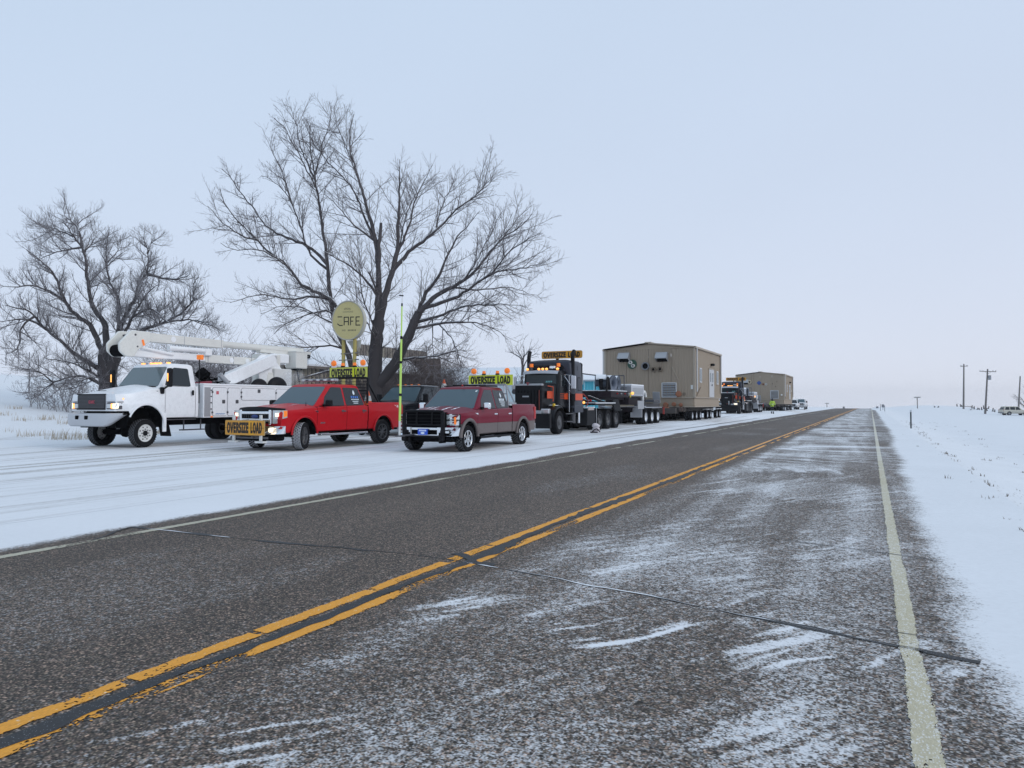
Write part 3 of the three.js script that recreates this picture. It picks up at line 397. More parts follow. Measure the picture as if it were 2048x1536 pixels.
    // handles, mirror, side step
    for (const z of [-1.70, -2.70]) obj('door_handle', [rbox(0.035, 0.045, 0.2, 0.012, sg * (W + 0.012), 1.06 + lift, z), ...(o.handleCup ? [cyl(0.062, 0.062, 0.02, 10, sg * (W - 0.004), 1.05 + lift, z + 0.02, ...X90)] : [])], o.handle || MT.chrome, t);
    const mg = part('side_mirror', t, 0, 0, 0); obj('mirror_arm', [rbox(0.16, 0.05, 0.09, 0.02, sg * 1.0, 1.255 + lift, -0.86)], MT.black, mg); obj('mirror_shell', [rbox(0.21, o.tow ? 0.34 : 0.2, 0.15, 0.05, sg * 1.13, (o.tow ? 1.37 : 1.31) + lift, -0.88)], o.mirror || MT.chrome, mg);
    obj('running_board', [rbox(0.16, 0.06, 2.2, 0.02, sg * 0.94, 0.38 + lift * 0.7, -1.78)], o.step || MT.black, t);
    obj('tail_lamp', [rbox(0.06, 0.42, 0.14, 0.02, sg * 0.955, bed - 0.27, zTail + 0.05)], MT.redLens, t);
  }
  obj('rear_screen', panel(soft([[-0.76, yb + 0.03], [0.76, yb + 0.03], [0.64, yt2 - 0.03], [-0.64, yt2 - 0.03]], 0.06), C.rearMap), MT.darkGlass, t);
  obj('wiper', [bar([0.72, 1.235 + lift, -0.50], [0.08, 1.25 + lift, -0.52], 0.014, 4), bar([-0.1, 1.235 + lift, -0.50], [-0.7, 1.26 + lift, -0.53], 0.014, 4), box(1.6, 0.02, 0.1, 0, 1.228 + lift, -0.45)], MT.black, t);
  obj('rear_bumper', [rbox(1.84, 0.2, 0.16, 0.03, 0, 0.60 + lift, zTail - 0.06)], MT.chrome, t);
  // wheels
  for (const sg of [1, -1]) { wheel(t, sg * 0.86, r, 0, sg, r, 0.27, o.rim, o.steer || 0, o.tread ?? true); wheel(t, sg * 0.86, r, zR, sg, r, 0.27, o.rim, 0, 'dusty'); if (o.flaps) for (const z of [-0.62, zR - 0.55]) obj('mud_flap', rbox(0.26, 0.3, 0.02, 0.01, sg * 0.86, 0.36 + lift, z, 0.12), MT.black, t); }
    return { t, S, C, P, zN, zTail, zc, zR, lift, bed, sill, W };
}
// puts a vehicle with its left front wheel at a photo pixel
function park(t, px, py, d, yaw, trackX, drop = 0.01) { const p = pix(px, py, d); const q = V(trackX, 0, 0).applyAxisAngle(V(0, 1, 0), yaw); t.position.set(p.x - q.x, p.y - drop, p.z - q.z); t.rotation.y = yaw; return t; }

// snow lying in thin ragged streaks on a hood: [x, z0, z1, half width]
function hoodSnow(t, S, list, seed) { const R = rng(seed); for (const [x, z0, z1, w] of list) { const rows = span(z0, z1, 9).map((z, i) => { const o = S.top(z), yAt = (q) => { for (let k = 0; k + 1 < o.length; k++) if (o[k][0] >= q && o[k + 1][0] <= q) return lerp(o[k][1], o[k + 1][1], (o[k][0] - q) / (o[k][0] - o[k + 1][0] || 1)); return o[o.length - 1][1]; }, ww = w * Math.sin(PI * (i + 0.15) / 9.3) * (0.6 + 0.8 * R()), cx = x + 0.05 * (R() - 0.5); return span(cx - ww, cx + ww, 3).map((q) => [q, yAt(Math.min(0.86, Math.abs(q))) + 0.007, z]); }); obj('hood_snow', sheet(rows.reverse(), 0.9), MT.snow, t); } }
// ================================================================ the pilot pickups
const white1 = '#dfe8ee';
const stickerOf = (blue) => decal(128, 128, (x) => { x.clearRect(0, 0, 128, 128); x.fillStyle = white1; x.beginPath(); x.moveTo(64, 2); x.quadraticCurveTo(90, 34, 64, 46); x.quadraticCurveTo(40, 34, 64, 2); x.fill(); x.fillStyle = blue; for (let i = 0; i < 4; i++) x.fillRect(18 + i * 25, 54, 17, 20); x.fillStyle = white1; for (const [y, n, a] of [[80, 8, 14], [97, 7, 26], [112, 6, 34]]) for (let i = 0; i < n; i++) x.fillRect(a + i * (128 - 2 * a) / n, y, (128 - 2 * a) / n * 0.7, 9); });
const lime = 'rgb(196,214,62)', limeFace = boardFace('#d3dd62', '#14140f', '#dcec1c'), amberFace = boardFace('#d99a36', '#1d1408', '#e8a41c'), limePaleFace = boardFace('#dbe63c', '#11120d', '#ddf016');
function beacons(g, w, y, s = 1) { // two round warning lamps on stalks and two small strobes on top of a roof board
  for (const sg of [-1, 1]) { const b = obj('round_warning_lamp', [turnX([[-0.02, 0.001], [-0.03, 0.085 * s], [0.0, 0.1 * s], [0.035, 0.095 * s], [0.055, 0.05 * s], [0.06, 0]], 20).applyMatrix4(new THREE.Matrix4().makeRotationY(-PI / 2)).translate(sg * w * 0.38, y + 0.13 * s, 0.0)], MT.amber, g); obj('lamp_bracket', [box(0.19 * s, 0.05, 0.07, sg * w * 0.38, y + 0.012, -0.01), cyl(0.103 * s, 0.103 * s, 0.03, 16, sg * w * 0.38, y + 0.13 * s, -0.03, ...Z90)], MT.white, g); obj('strobe_lamp', [cyl(0.055 * s, 0.06 * s, 0.1 * s, 12, sg * w * 0.155, y + 0.085 * s, -0.02)], MT.amber, g); obj('strobe_base', [cyl(0.07 * s, 0.075 * s, 0.04, 12, sg * w * 0.155, y + 0.02, -0.02)], MT.black, g); }
}
function grilleBars(t, list, mat, name = 'grille_bar') { for (const g of list) obj(name, g, mat, t); }

// ---- the maroon one
const maroonPaint = paintOf([0.175, 0.008, 0.026], 0.33, 0.12), taupe = paintOf([0.17, 0.145, 0.14], 0.5, 0.0);
const M1 = pickup({ nose: 0.64, tread: 'dusty', label: 'maroon crew cab pickup with grey lower panels and black grille guard', paint: maroonPaint, lower: taupe, rim: 'six', r: 0.378, arch: 0.475, sticker: stickerOf(white1), flaps: true, bedCover: MT.snow, bedUp: 0.02, faceMat: maroonPaint, mirror: MT.chrome });
{
  const { t, zN } = M1, z = zN;
  obj('grille', plate(soft(rect(-0.66, 0.72, 0.66, 1.10), 0.06), 0.05, 0.01, 0, 0, z), MT.black, t);
  for (const y of [0.80, 0.92, 1.03]) obj('grille_bar', rbox(1.24, y === 0.92 ? 0.06 : 0.035, 0.04, 0.012, 0, y, z + 0.06), y === 0.92 ? MT.alu : MT.dullAlu, t);
  obj('badge', [sph(0.1, 0, 0.93, z + 0.085, 1.25, 0.5, 0.2, 16)], std([0.02, 0.05, 0.16], 0.3), t);
  for (const sg of [1, -1]) { const L = part('headlamp', t), m = wrapMap([[0.64, z + 0.03], [0.84, z + 0.03], [0.935, z + 0.0], [0.955, z - 0.10], [0.985, z - 0.30]], sg);
    obj('lamp_housing', panel(strip(0, 0.46, 0.77, (u) => 1.085 - 0.02 * u), m, 0.06, 0.0), MT.chrome, L);
    obj('lens', panel(strip(0.02, 0.44, 0.935, (u) => 1.065 - 0.02 * u), m, 0.02, 0.01), MT.clearLens, L); obj('low_lens', panel(strip(0.02, 0.36, 0.79, 0.895), m, 0.02, 0.01), MT.clearLens, L);
    obj('amber_marker', panel(strip(0.25, 0.30, 0.80, 1.0, 3), m, 0.02, 0.016), MT.amber, L); obj('lamp_divider', panel(strip(0.0, 0.44, 0.898, 0.93), m, 0.02, 0.016), MT.black, L);
    obj('lamp_surround', panel(strip(0.44, 0.50, 0.72, 1.08, 3), m, 0.02, 0.006), MT.black, L);
    const bm = wrapMap([[0.42, z + 0.16], [0.70, z + 0.15], [0.90, z + 0.09], [0.985, z - 0.05], [1.0, z - 0.28]], sg);
    obj('front_bumper', panel(strip(0, 0.74, (u) => 0.46 + 0.02 * u, 0.71, 14), bm, 0.12, 0), MT.chrome, t); obj('fog_lamp', panel(soft(rect(0.10, 0.535, 0.40, 0.635), 0.03), bm, 0.02, 0.012), MT.black, t); obj('fog_lens', panel(soft(rect(0.27, 0.555, 0.38, 0.615), 0.02), bm, 0.02, 0.018), MT.clearLens, t); }
  const bmap = (a, b, o2) => V(a, b, z + 0.16 + o2);
  obj('bumper_centre', [panel(rect(-0.42, 0.64, 0.42, 0.70), bmap, 0.15, 0), panel(rect(-0.42, 0.46, 0.42, 0.51), bmap, 0.15, 0)], MT.chrome, t); obj('air_dam', [rbox(1.7, 0.16, 0.3, 0.05, 0, 0.38, z - 0.08), box(0.84, 0.14, 0.1, 0, 0.57, z + 0.02)], MT.under, t);
  // black grille guard with its uprights and wire infill
  const gg = part('grille_guard', t), k = z + 0.17;
  obj('guard_hoop', [bend([[-0.68, 0.44, k], [-0.70, 0.75, k], [-0.69, 1.08, k - 0.02], [-0.58, 1.16, k - 0.03], [0, 1.17, k - 0.03], [0.54, 1.16, k - 0.03], [0.63, 1.08, k - 0.02], [0.64, 0.75, k], [0.62, 0.44, k]], 0.036, 8, 40), bar([-0.69, 0.78, k], [0.63, 0.78, k], 0.024), bar([-0.69, 0.46, k], [0.63, 0.46, k], 0.03)], MT.black, gg);
  for (const x of [-0.66, 0.60]) obj('guard_upright', plate(soft(rect(-0.055, 0.33, 0.055, 1.12), 0.03), 0.05, 0.01, x, 0, k - 0.03), MT.black, gg);
  for (const x of [-0.25, 0.25]) obj('guard_bar', bar([x, 0.78, k], [x, 1.16, k - 0.02], 0.022), MT.black, gg);
  for (let i = 1; i <= 3; i++) obj('guard_wire', bar([-0.67, 0.78 + i * 0.095, k - 0.012], [0.61, 0.78 + i * 0.095, k - 0.012], 0.008, 4), MT.black, gg);
  for (const x of [-0.5, 0.5]) obj('guard_mount', box(0.06, 0.3, 0.3, x, 0.42, k - 0.16), MT.black, gg);
  obj('number_plate', panel(rect(-0.16, 0.50, 0.16, 0.665), (a, b, o2) => V(a - 0.02, b, k + 0.045 + o2), 0.02, 0.002), new THREE.MeshStandardMaterial({ roughness: 0.4, map: canvasTex(128, 64, (x) => { x.fillStyle = '#1f55c8'; x.fillRect(0, 0, 128, 64); x.fillStyle = '#e8eef8'; for (let i = 0; i < 7; i++) x.fillRect(16 + i * 14, 8, 10, 18); x.beginPath(); x.ellipse(64, 44, 26, 12, 0, 0, 7); x.fill(); }) }), t);
  // roof rack, sign, beacons
  obj('roof_bar', [bar([-0.55, 1.95, -1.75], [0.62, 1.95, -1.75], 0.022), bar([0.62, 1.92, -1.35], [0.64, 1.93, -2.5], 0.022), bar([-0.62, 1.92, -1.35], [-0.64, 1.93, -2.5], 0.022), box(0.9, 0.03, 0.2, -0.05, 1.945, -1.9)], MT.black, t);
  const sg = signBoard(t, 'oversize_load_sign', 0.12, 2.15, -3.05, 1.66, 0.36, limePaleFace, MT.white, 0.006); beacons(sg, 1.62, 0.175, 0.95);
  for (const x of [-0.4, 0.6]) obj('sign_post', box(0.05, 0.6, 0.05, x, 1.7, -3.1), MT.white, t);
  const rk = part('headache_rack', t); obj('rack_frame', [bar([0.78, 1.3, -3.05], [0.70, 2.0, -3.05], 0.03), bar([-0.78, 1.3, -3.05], [-0.70, 2.0, -3.05], 0.03), bar([0.70, 2.0, -3.05], [-0.70, 2.0, -3.05], 0.03), bar([0.78, 1.4, -3.1], [0.72, 1.38, -3.75], 0.025), bar([0.70, 1.95, -3.08], [0.74, 1.42, -3.6], 0.025), bar([0.74, 1.7, -3.05], [-0.74, 1.7, -3.05], 0.02)], MT.dullAlu, rk);
  obj('fender_badge', rbox(0.012, 0.05, 0.26, 0.004, 1.0, 1.08, -0.42), MT.chrome, t);
  obj('roof_marker', [sph(0.03, 0.1, 1.93, -1.2, 1, 1, 1, 8)], MT.redLens, t);
  obj('inspection_sticker', panel(rect(0.60, 1.73, 0.66, 1.78), M1.C.frontMap, 0.002, 0.009), std([0.7, 0.75, 0.75], 0.5), t);
  hoodSnow(t, M1.S, [[0.55, -0.35, 0.3, 0.035], [0.30, -0.3, 0.45, 0.03], [-0.1, -0.2, 0.4, 0.04], [-0.35, -0.35, 0.2, 0.04], [-0.6, -0.1, 0.4, 0.03], [0.1, 0.2, 0.55, 0.02]], 4);
  t.scale.setScalar(1.08); park(t, 936, 903, 21.9, 0.025, 1.04);
}
// ---- the red one, front wheels turned to its left
const redPaint = paintOf([0.50, 0.008, 0.015], 0.36, 0.12);
const redFace = decal(64, 64, (x) => { x.fillStyle = '#eee'; });
const M2 = pickup({ label: 'bright red crew cab pickup with an oversize board on its front bumper', paint: redPaint, rim: 'ten', r: 0.395, arch: 0.49, lift: 0.03, sticker: stickerOf('#3c6fc0'), steer: 0.42, handleCup: true, handle: MT.steel, mirror: MT.black, step: MT.chrome });
{
  const { t, zN, lift } = M2, z = zN, y0 = lift;
  // chrome grille with two bars, badge, headlamps
  const gr = part('grille', t); obj('grille_insert', plate(soft(rect(-0.56, 0.74 + y0, 0.56, 1.10 + y0), 0.04), 0.06, 0.01, 0, 0, z), MT.black, gr);
  for (const y of [1.035, 0.83]) obj('grille_bar', rbox(1.10, 0.085, 0.05, 0.02, 0, y + y0, z + 0.08), MT.chrome, gr); for (const x of [-0.56, 0.56]) obj('grille_surround', rbox(0.08, 0.42, 0.08, 0.02, x, 0.91 + y0, z + 0.06), MT.chrome, gr);
  obj('honeycomb_insert', Array.from({ length: 11 }, (_, i) => box(0.008, 0.08, 0.01, -0.45 + i * 0.09, 0.93 + y0, z + 0.066)), MT.steel, gr);
  obj('badge', [sph(0.11, 0, 0.93 + y0, z + 0.1, 1.25, 0.5, 0.22, 16)], std([0.02, 0.05, 0.2], 0.25), gr);
  for (const sg of [1, -1]) { const L = part('headlamp', t), m = wrapMap([[0.62, z + 0.035], [0.83, z + 0.035], [0.93, z + 0.005], [0.955, z - 0.12], [0.99, z - 0.34]], sg), lo = (u) => u < 0.17 ? 0.855 + y0 : 0.86 + y0 + 0.2 * Math.max(0, u - 0.3);
    obj('lens', panel(strip(0, 0.50, lo, 1.105 + y0, 14), m, 0.06, 0.0), MT.clearLens, L); obj('lower_lens', panel(soft(rect(0, 0.735 + y0, 0.15, 0.852 + y0), 0.02), m, 0.06, 0.0), MT.clearLens, L);
    obj('lit_bulb', panel(strip(0.10, 0.22, 0.93 + y0, 1.03 + y0, 4), m, 0.02, 0.008), MT.headLit, L); obj('amber_marker', panel(strip(0.38, 0.49, (u) => 0.90 + y0 + 0.2 * (u - 0.3), 1.09 + y0, 5), m, 0.02, 0.008), MT.amber, L);
    const bm = wrapMap([[0.40, z + 0.17], [0.70, z + 0.16], [0.90, z + 0.10], [0.985, z - 0.05], [1.0, z - 0.24]], sg); obj('front_bumper', panel(strip(0, 0.72, (u) => 0.43 + y0 + 0.03 * u, 0.665 + y0, 14), bm, 0.12, 0), MT.chrome, t); obj('fog_lamp', panel(soft(rect(0.20, 0.49 + y0, 0.36, 0.62 + y0), 0.05), bm, 0.02, 0.012), MT.headLit, t); }
  obj('bug_deflector', sheet(span(-0.9, 0.9, 16).map((x) => { const f = Math.abs(x) / 0.9, zz = z + 0.05 - 0.24 * Math.pow(f, 4); return [[x, 1.20 + y0 - 0.05 * f * f, zz - 0.1], [x, 1.21 + y0 - 0.06 * f * f, zz + 0.01], [x, 1.10 + y0 - 0.02 * f, zz + 0.05]]; }), 0.9), MT.black, t);
  obj('bumper_centre', rbox(0.8, 0.2, 0.12, 0.03, 0, 0.56 + y0, z + 0.05), MT.steel, t); obj('air_dam', rbox(1.72, 0.2, 0.3, 0.06, 0, 0.35 + y0, z - 0.06), MT.under, t);
  // the amber board in front, hinged across its middle, on pale uprights
  const fs = signBoard(t, 'front_oversize_sign', -0.05, 0.62 + y0, z + 0.42, 1.52, 0.42, amberFace, std([0.45, 0.3, 0.12], 0.6), 0.04); obj('hinge_seam', box(1.5, 0.008, 0.004, 0, 0.0, 0.005), MT.black, fs);
  for (const x of [-0.52, 0.52]) { obj('sign_upright', box(0.07, 0.72, 0.05, x, 0.62 + y0, z + 0.365), MT.whiteRim, t); obj('upright_foot', box(0.3, 0.05, 0.16, x, 0.23 + y0, z + 0.36), MT.whiteRim, t); } obj('sign_cross_bar', [box(1.4, 0.05, 0.06, 0, 0.34 + y0, z + 0.3), box(0.06, 0.06, 0.4, 0.2, 0.36 + y0, z + 0.18), box(0.06, 0.06, 0.4, -0.6, 0.36 + y0, z + 0.18)], MT.steel, t);
  // light bar on the roof and the sign on the black rack behind the cab
  const lb = part('roof_light_bar', t); obj('light_bar_housing', rbox(1.42, 0.09, 0.16, 0.03, -0.05, 2.03 + y0, -1.78), MT.dullAlu, lb); for (let i = 0; i < 9; i++) obj('light_module', box(0.11, 0.045, 0.01, -0.65 + i * 0.15, 2.035 + y0, -1.695), i % 2 ? MT.steel : MT.clearLens, lb);
  const rk = part('headache_rack', t), rz = -3.08; obj('rack_frame', [bend([[-0.82, 1.3 + y0, rz], [-0.82, 2.0 + y0, rz], [-0.74, 2.14 + y0, rz], [0.74, 2.14 + y0, rz], [0.82, 2.0 + y0, rz], [0.82, 1.3 + y0, rz]], 0.038, 8, 30), bar([-0.82, 1.72 + y0, rz], [0.82, 1.72 + y0, rz], 0.025), bar([0.82, 2.0 + y0, rz], [0.84, 1.34 + y0, rz - 0.55], 0.03), bar([-0.82, 2.0 + y0, rz], [-0.84, 1.34 + y0, rz - 0.55], 0.03)], MT.black, rk);
  for (let i = 0; i < 7; i++) obj('rack_bar', bar([-0.82, 1.42 + y0 + i * 0.1, rz], [0.82, 1.42 + y0 + i * 0.1, rz], 0.008, 4), MT.black, rk);
  const sg = signBoard(t, 'oversize_load_sign', 0.02, 2.32 + y0, rz, 1.62, 0.39, limeFace, MT.black, 0.006); beacons(sg, 1.62, 0.195, 1);
  obj('fender_badge', rbox(0.012, 0.05, 0.3, 0.004, 1.002, 1.06 + y0, -0.42), MT.chrome, t); obj('door_badge', rbox(0.01, 0.035, 0.2, 0.004, 0.985, 0.72 + y0, -0.78), MT.chrome, t);
  obj('bed_lettering', panel(rect(-0.19, -0.06, 0.19, 0.06), (a, b, o2) => V(0.972 + o2, 1.2 + y0 + b, M2.zTail + 0.42 - a), 0.003, 0.012), decal(128, 40, (x) => { x.clearRect(0, 0, 128, 40); fitText(x, '4X4', 64, 20, 116, 32, '#f2dcdc'); }), t);
  obj('fender_antenna', [cyl(0.03, 0.035, 0.05, 8, 0.78, 1.2 + y0, -0.28), cyl(0.008, 0.014, 0.12, 6, 0.78, 1.28 + y0, -0.28)], MT.black, t);
  hoodSnow(t, M2.S, [[0.5, -0.3, 0.1, 0.02], [-0.3, -0.2, 0.5, 0.02], [0.1, 0.1, 0.6, 0.015]], 8);
  t.scale.setScalar(1.09); park(t, 606, 898.5, 22.3, 0.0, 1.03);
}
// ---- the tall black one behind
const blackPaint = paintOf([0.006, 0.007, 0.010], 0.25, 0.2);
const M3 = pickup({ label: 'tall black crew cab pickup parked under the big bare tree', paint: blackPaint, rim: 'ten', r: 0.44, arch: 0.54, lift: 0.12, tow: true, mirror: MT.black, handle: MT.black, wb: 3.9 });
{
  const { t, zN } = M3, z = zN; obj('grille', plate(soft(rect(-0.7, 0.86, 0.7, 1.24), 0.05), 0.06, 0.01, 0, 0, z), MT.steel, t); for (const y of [0.95, 1.08]) obj('grille_bar', rbox(1.3, 0.05, 0.04, 0.015, 0, y, z + 0.07), MT.black, t);
  for (const sg of [1, -1]) obj('headlamp', rbox(0.22, 0.34, 0.14, 0.04, sg * 0.83, 1.03, z - 0.01), MT.clearLens, t); obj('front_bumper', rbox(1.94, 0.26, 0.24, 0.06, 0, 0.68, z + 0.08), MT.chrome, t);
  obj('roof_marker', [-0.5, -0.15, 0.15, 0.5].map((x) => rbox(0.08, 0.03, 0.05, 0.01, x, 2.045, -1.35)), MT.amber, t);
  t.scale.setScalar(1.1); park(t, 820, 868, 30.6, 0.03, 1.06); t.position.y = groundY(t.position.x, -t.position.z) - 0.01;
}
// ---- the white ones far along the road
const farWhite = paintOf([0.72, 0.73, 0.75], 0.4, 0.5);
const M4 = pickup({ label: 'white pickup with dark windscreen, farthest vehicle in the parked line', paint: farWhite, rim: 'plain', r: 0.41, tow: true, mirror: MT.black });
{
  const { t, zN } = M4, z = zN; obj('grille', plate(soft(rect(-0.7, 0.74, 0.7, 1.10), 0.05), 0.06, 0.01, 0, 0, z), MT.black, t); obj('grille_bar', rbox(1.4, 0.09, 0.04, 0.015, 0, 0.92, z + 0.07), MT.chrome, t);
  for (const sg of [1, -1]) obj('headlamp', rbox(0.2, 0.3, 0.14, 0.04, sg * 0.82, 0.94, z - 0.01), MT.clearLens, t); obj('front_bumper', rbox(1.94, 0.24, 0.24, 0.06, 0, 0.58, z + 0.08), MT.chrome, t);
  park(t, 1611, 818.5, 128, 0.0, 0.97); t.position.y = groundY(t.position.x, -t.position.z);
}
// ================================================================ the white bucket truck
{
  const t = thing('bucket_truck', 'white bucket truck with its boom folded over the cab', 'bucket truck');
  const W = 1.13, lift = 0, r = 0.45, zN = 0.98;
  const P = { sill: 0.93, tuck: 0.03, bulge: 0.02, mid: 1.4, yb: (z) => { let y = 0.93; if (Math.abs(z) < 0.66) y = Math.max(y, 0.62 + Math.sqrt(0.66 * 0.66 - z * z) * 1.12); return z > 0.55 ? Math.max(1.16, y) : y; },
    w: (z) => W - 0.10 * sm(0.2, 1.0, z) + 0.03 * Math.exp(-((z / 0.6) ** 4)) - 0.05 * sm(-0.6, -0.8, z), sh: (z) => z > -0.72 ? lerp(1.86, 1.66, sm(-0.6, 0.95, z)) : 1.95, yt: (z) => lerp(2.02, 1.74, sm(-0.5, 0.95, z)) - 0.05 * sm(0.75, 1, z), crease: (y, z) => z > -0.7 ? 0.03 * Math.exp(-(((y - 1.35) / 0.1) ** 2)) - 0.06 * sm(1.5, 1.9, y) : 0 };
  const S = shell(P), C = cabShell({ y0: 1.9, y1: 2.66, zf0: -0.50, zf1: -1.02, zr0: -2.05, zr1: -2.0, w0: 1.04, w1: 0.90, corner: 0.11, crown: 0.10 });
  for (const sg of [1, -1]) { obj('front_fender', S.sideGeo(sg, -0.72, zN), MT.white, t); obj('door', S.sideGeo(sg, -1.93, -0.735), MT.white, t); obj('cab_corner', S.sideGeo(sg, -2.06, -1.945), MT.white, t); }
  obj('hood', S.topGeo(-0.55, zN), MT.white, t); obj('front_panel', S.cap(zN), MT.white, t); obj('cab', C.body, MT.white, t);
  obj('cab_back', box(2.06, 1.1, 0.04, 0, 1.46, -2.05), MT.white, t);
  obj('windscreen', panel(soft([[-0.97, 1.95], [0.97, 1.95], [0.84, 2.62], [-0.84, 2.62]], 0.07), C.frontMap), new THREE.MeshPhysicalMaterial({ color: lin(0.06, 0.10, 0.11), roughness: 0.07, clearcoat: 1, clearcoatRoughness: 0.03 }), t);
  for (const sg of [1, -1]) {
    obj('side_window', panel(soft([[-0.76, 1.99], [-1.78, 1.97], [-1.74, 2.58], [-1.17, 2.6], [-0.86, 2.22]], 0.06), C.sideMap(sg)), MT.glass, t); obj('window_seal', bend([[sg * (C.wAt(1.97) + 0.006), 1.965, -0.74], [sg * (C.wAt(1.96) + 0.006), 1.955, -1.80]], 0.012, 4, 4), MT.black, t);
    obj('door_handle', rbox(0.04, 0.17, 0.08, 0.02, sg * 1.12, 1.76, -1.80), MT.black, t);
    const m = part('side_mirror', t); obj('mirror_arm', [bar([sg * 1.08, 1.84, -0.62], [sg * 1.36, 1.99, -0.66], 0.032), rbox(0.1, 0.22, 0.13, 0.03, sg * 1.10, 1.82, -0.60)], MT.black, m); obj('mirror_head', rbox(0.2, 0.62, 0.12, 0.05, sg * 1.40, 2.24, -0.64), MT.black, m); obj('amber_marker', rbox(0.05, 0.26, 0.02, 0.01, sg * 1.38, 2.25, -0.575), MT.amberLit, m);
    obj('turn_lamp', [rbox(0.12, 0.11, 0.1, 0.03, sg * 1.0, 1.52, 0.72)], MT.amberLit, t);
    const L = part('headlamp', t), hm = wrapMap([[0.66, zN + 0.03], [0.95, zN + 0.03], [1.05, zN - 0.015], [1.075, zN - 0.2], [1.10, zN - 0.45]], sg);
    obj('lamp_housing', panel(strip(0.0, 0.58, 1.22, 1.41), hm, 0.05, 0), MT.steel, L); obj('lens', panel(strip(0.02, 0.20, 1.25, 1.38, 4), hm, 0.02, 0.01), MT.clearLens, L); obj('amber_marker', panel(strip(0.21, 0.28, 1.24, 1.395, 4), hm, 0.02, 0.01), MT.amberLit, L); obj('lit_lens', panel(strip(0.285, 0.46, 1.24, 1.395, 5), hm, 0.02, 0.012), MT.headLit, L);
    obj('fender_trim', panel(strip(0.0, 0.62, 1.43, 1.455), hm, 0.02, 0.006), MT.grey, t);
    const well = []; for (let k = 0; k <= 14; k++) { const q = PI * k / 14; well.push([[sg * 0.6, 0.62 + Math.sin(q) * 0.74, Math.cos(q) * 0.66], [sg * 1.10, 0.62 + Math.sin(q) * 0.735, Math.cos(q) * 0.655]]); } obj('wheel_well', sheet(well.map((q) => sg > 0 ? q : q.slice().reverse()), 0.6), MT.under, t);
    const lip = []; for (let k = 0; k <= 20; k++) { const q = PI * (0.16 + 0.84 * k / 20); lip.push(V(sg * 1.155, 0.62 + Math.sin(q) * 0.745, Math.cos(q) * 0.67)); } obj('arch_lip', pipe(lip, 0.03, 6), MT.white, t);
    obj('fender_tail', rbox(0.05, 0.62, 0.14, 0.02, sg * 1.12, 0.78, -0.68), MT.white, t); obj('mud_flap', rbox(0.5, 0.42, 0.03, 0.01, sg * 0.92, 0.52, -0.86, 0.25), MT.black, t);
    wheel(t, sg * 0.98, r, 0, sg, r, 0.28, 'disc', 0.08, 'dusty'); for (const q of [0.98, 0.66]) wheel(t, sg * q, r, -4.7, sg, r, 0.26, 'truck', 0, false);
    for (const [y, h2_, l] of [[1.76, 0.09, 0.2], [1.68, 0.035, 0.16], [1.635, 0.03, 0.18]]) obj('hood_emblem', rbox(0.012, h2_, l, 0.004, sg * 1.085, y, -0.36), MT.black, t);
  }
  // grille: dark mesh in a frame, with the red letters
  const g = part('grille', t); obj('grille_mesh', plate(soft(rect(-0.72, 1.23, 0.58, 1.67), 0.05), 0.04, 0.01, 0, 0, zN), std([0.03, 0.03, 0.034], 0.5), g);
  for (let i = 0; i < 9; i++) obj('grille_slat', box(1.26, 0.012, 0.015, -0.07, 1.27 + i * 0.044, zN + 0.045), MT.steel, g); obj('grille_frame', [rbox(1.34, 0.03, 0.06, 0.01, -0.07, 1.68, zN + 0.03), rbox(1.34, 0.03, 0.06, 0.01, -0.07, 1.215, zN + 0.03)], MT.black, g);
  obj('grille_letters', panel(rect(-0.16, -0.055, 0.16, 0.055), (a, b, o2) => V(a, 1.44 + b, zN + 0.06 + o2), 0.01, 0.004), decal(160, 56, (x) => { x.clearRect(0, 0, 160, 56); fitText(x, 'GMC', 80, 28, 152, 50, '#c4475a'); }), g);
  obj('lower_panel', rbox(2.04, 0.06, 0.1, 0.02, 0, 1.185, zN - 0.02), MT.white, t); obj('hood_scoop', rbox(0.4, 0.012, 0.05, 0.005, 0, 1.80, 0.72, 0.15), MT.black, t);
  // bumper: a deep bright bar with swept ends
  const bz = (a) => zN + 0.28 - 0.36 * Math.pow(Math.abs(a) / 1.24, 5), bm = (a, b, o2) => V(a, b, bz(a) + 0.015 + o2), lo = (a) => 0.68 + 0.36 * Math.pow(Math.max(0, (Math.abs(a) - 0.78) / 0.46), 1.6);
  obj('front_bumper', sheet(span(-1.24, 1.24, 40).map((a) => { const y = lo(a), q = bz(a); return [[a * 0.97, 1.08, q - 0.2], [a, 1.10, q - 0.05], [a, 1.085, q], [a, lerp(y, 1.085, 0.5), q + 0.015], [a, y + 0.03, q], [a, y, q - 0.05], [a * 0.97, y + 0.02, q - 0.2]]; }), 0.8), std([0.55, 0.56, 0.58], 0.36, 0.7), t);
  for (const x of [-0.36, 0.08]) obj('bumper_hole', panel(soft(rect(x - 0.075, 0.90, x + 0.075, 1.02), 0.025), bm, 0.02, 0.006), MT.under, t);
  for (let i = 0; i < 5; i++) obj('roof_marker_lamp', [rbox(0.09, 0.045, 0.12, 0.02, [-0.62, -0.2, 0, 0.2, 0.62][i], 2.765, -1.22)], i === 4 || i === 0 ? MT.amberLit : MT.amberLit, t);
  obj('wiper', [bar([0.8, 1.955, -0.49], [0.1, 1.975, -0.52], 0.016, 4), bar([-0.1, 1.955, -0.49], [-0.8, 1.985, -0.53], 0.016, 4), box(1.8, 0.03, 0.12, 0, 1.945, -0.46)], MT.black, t);
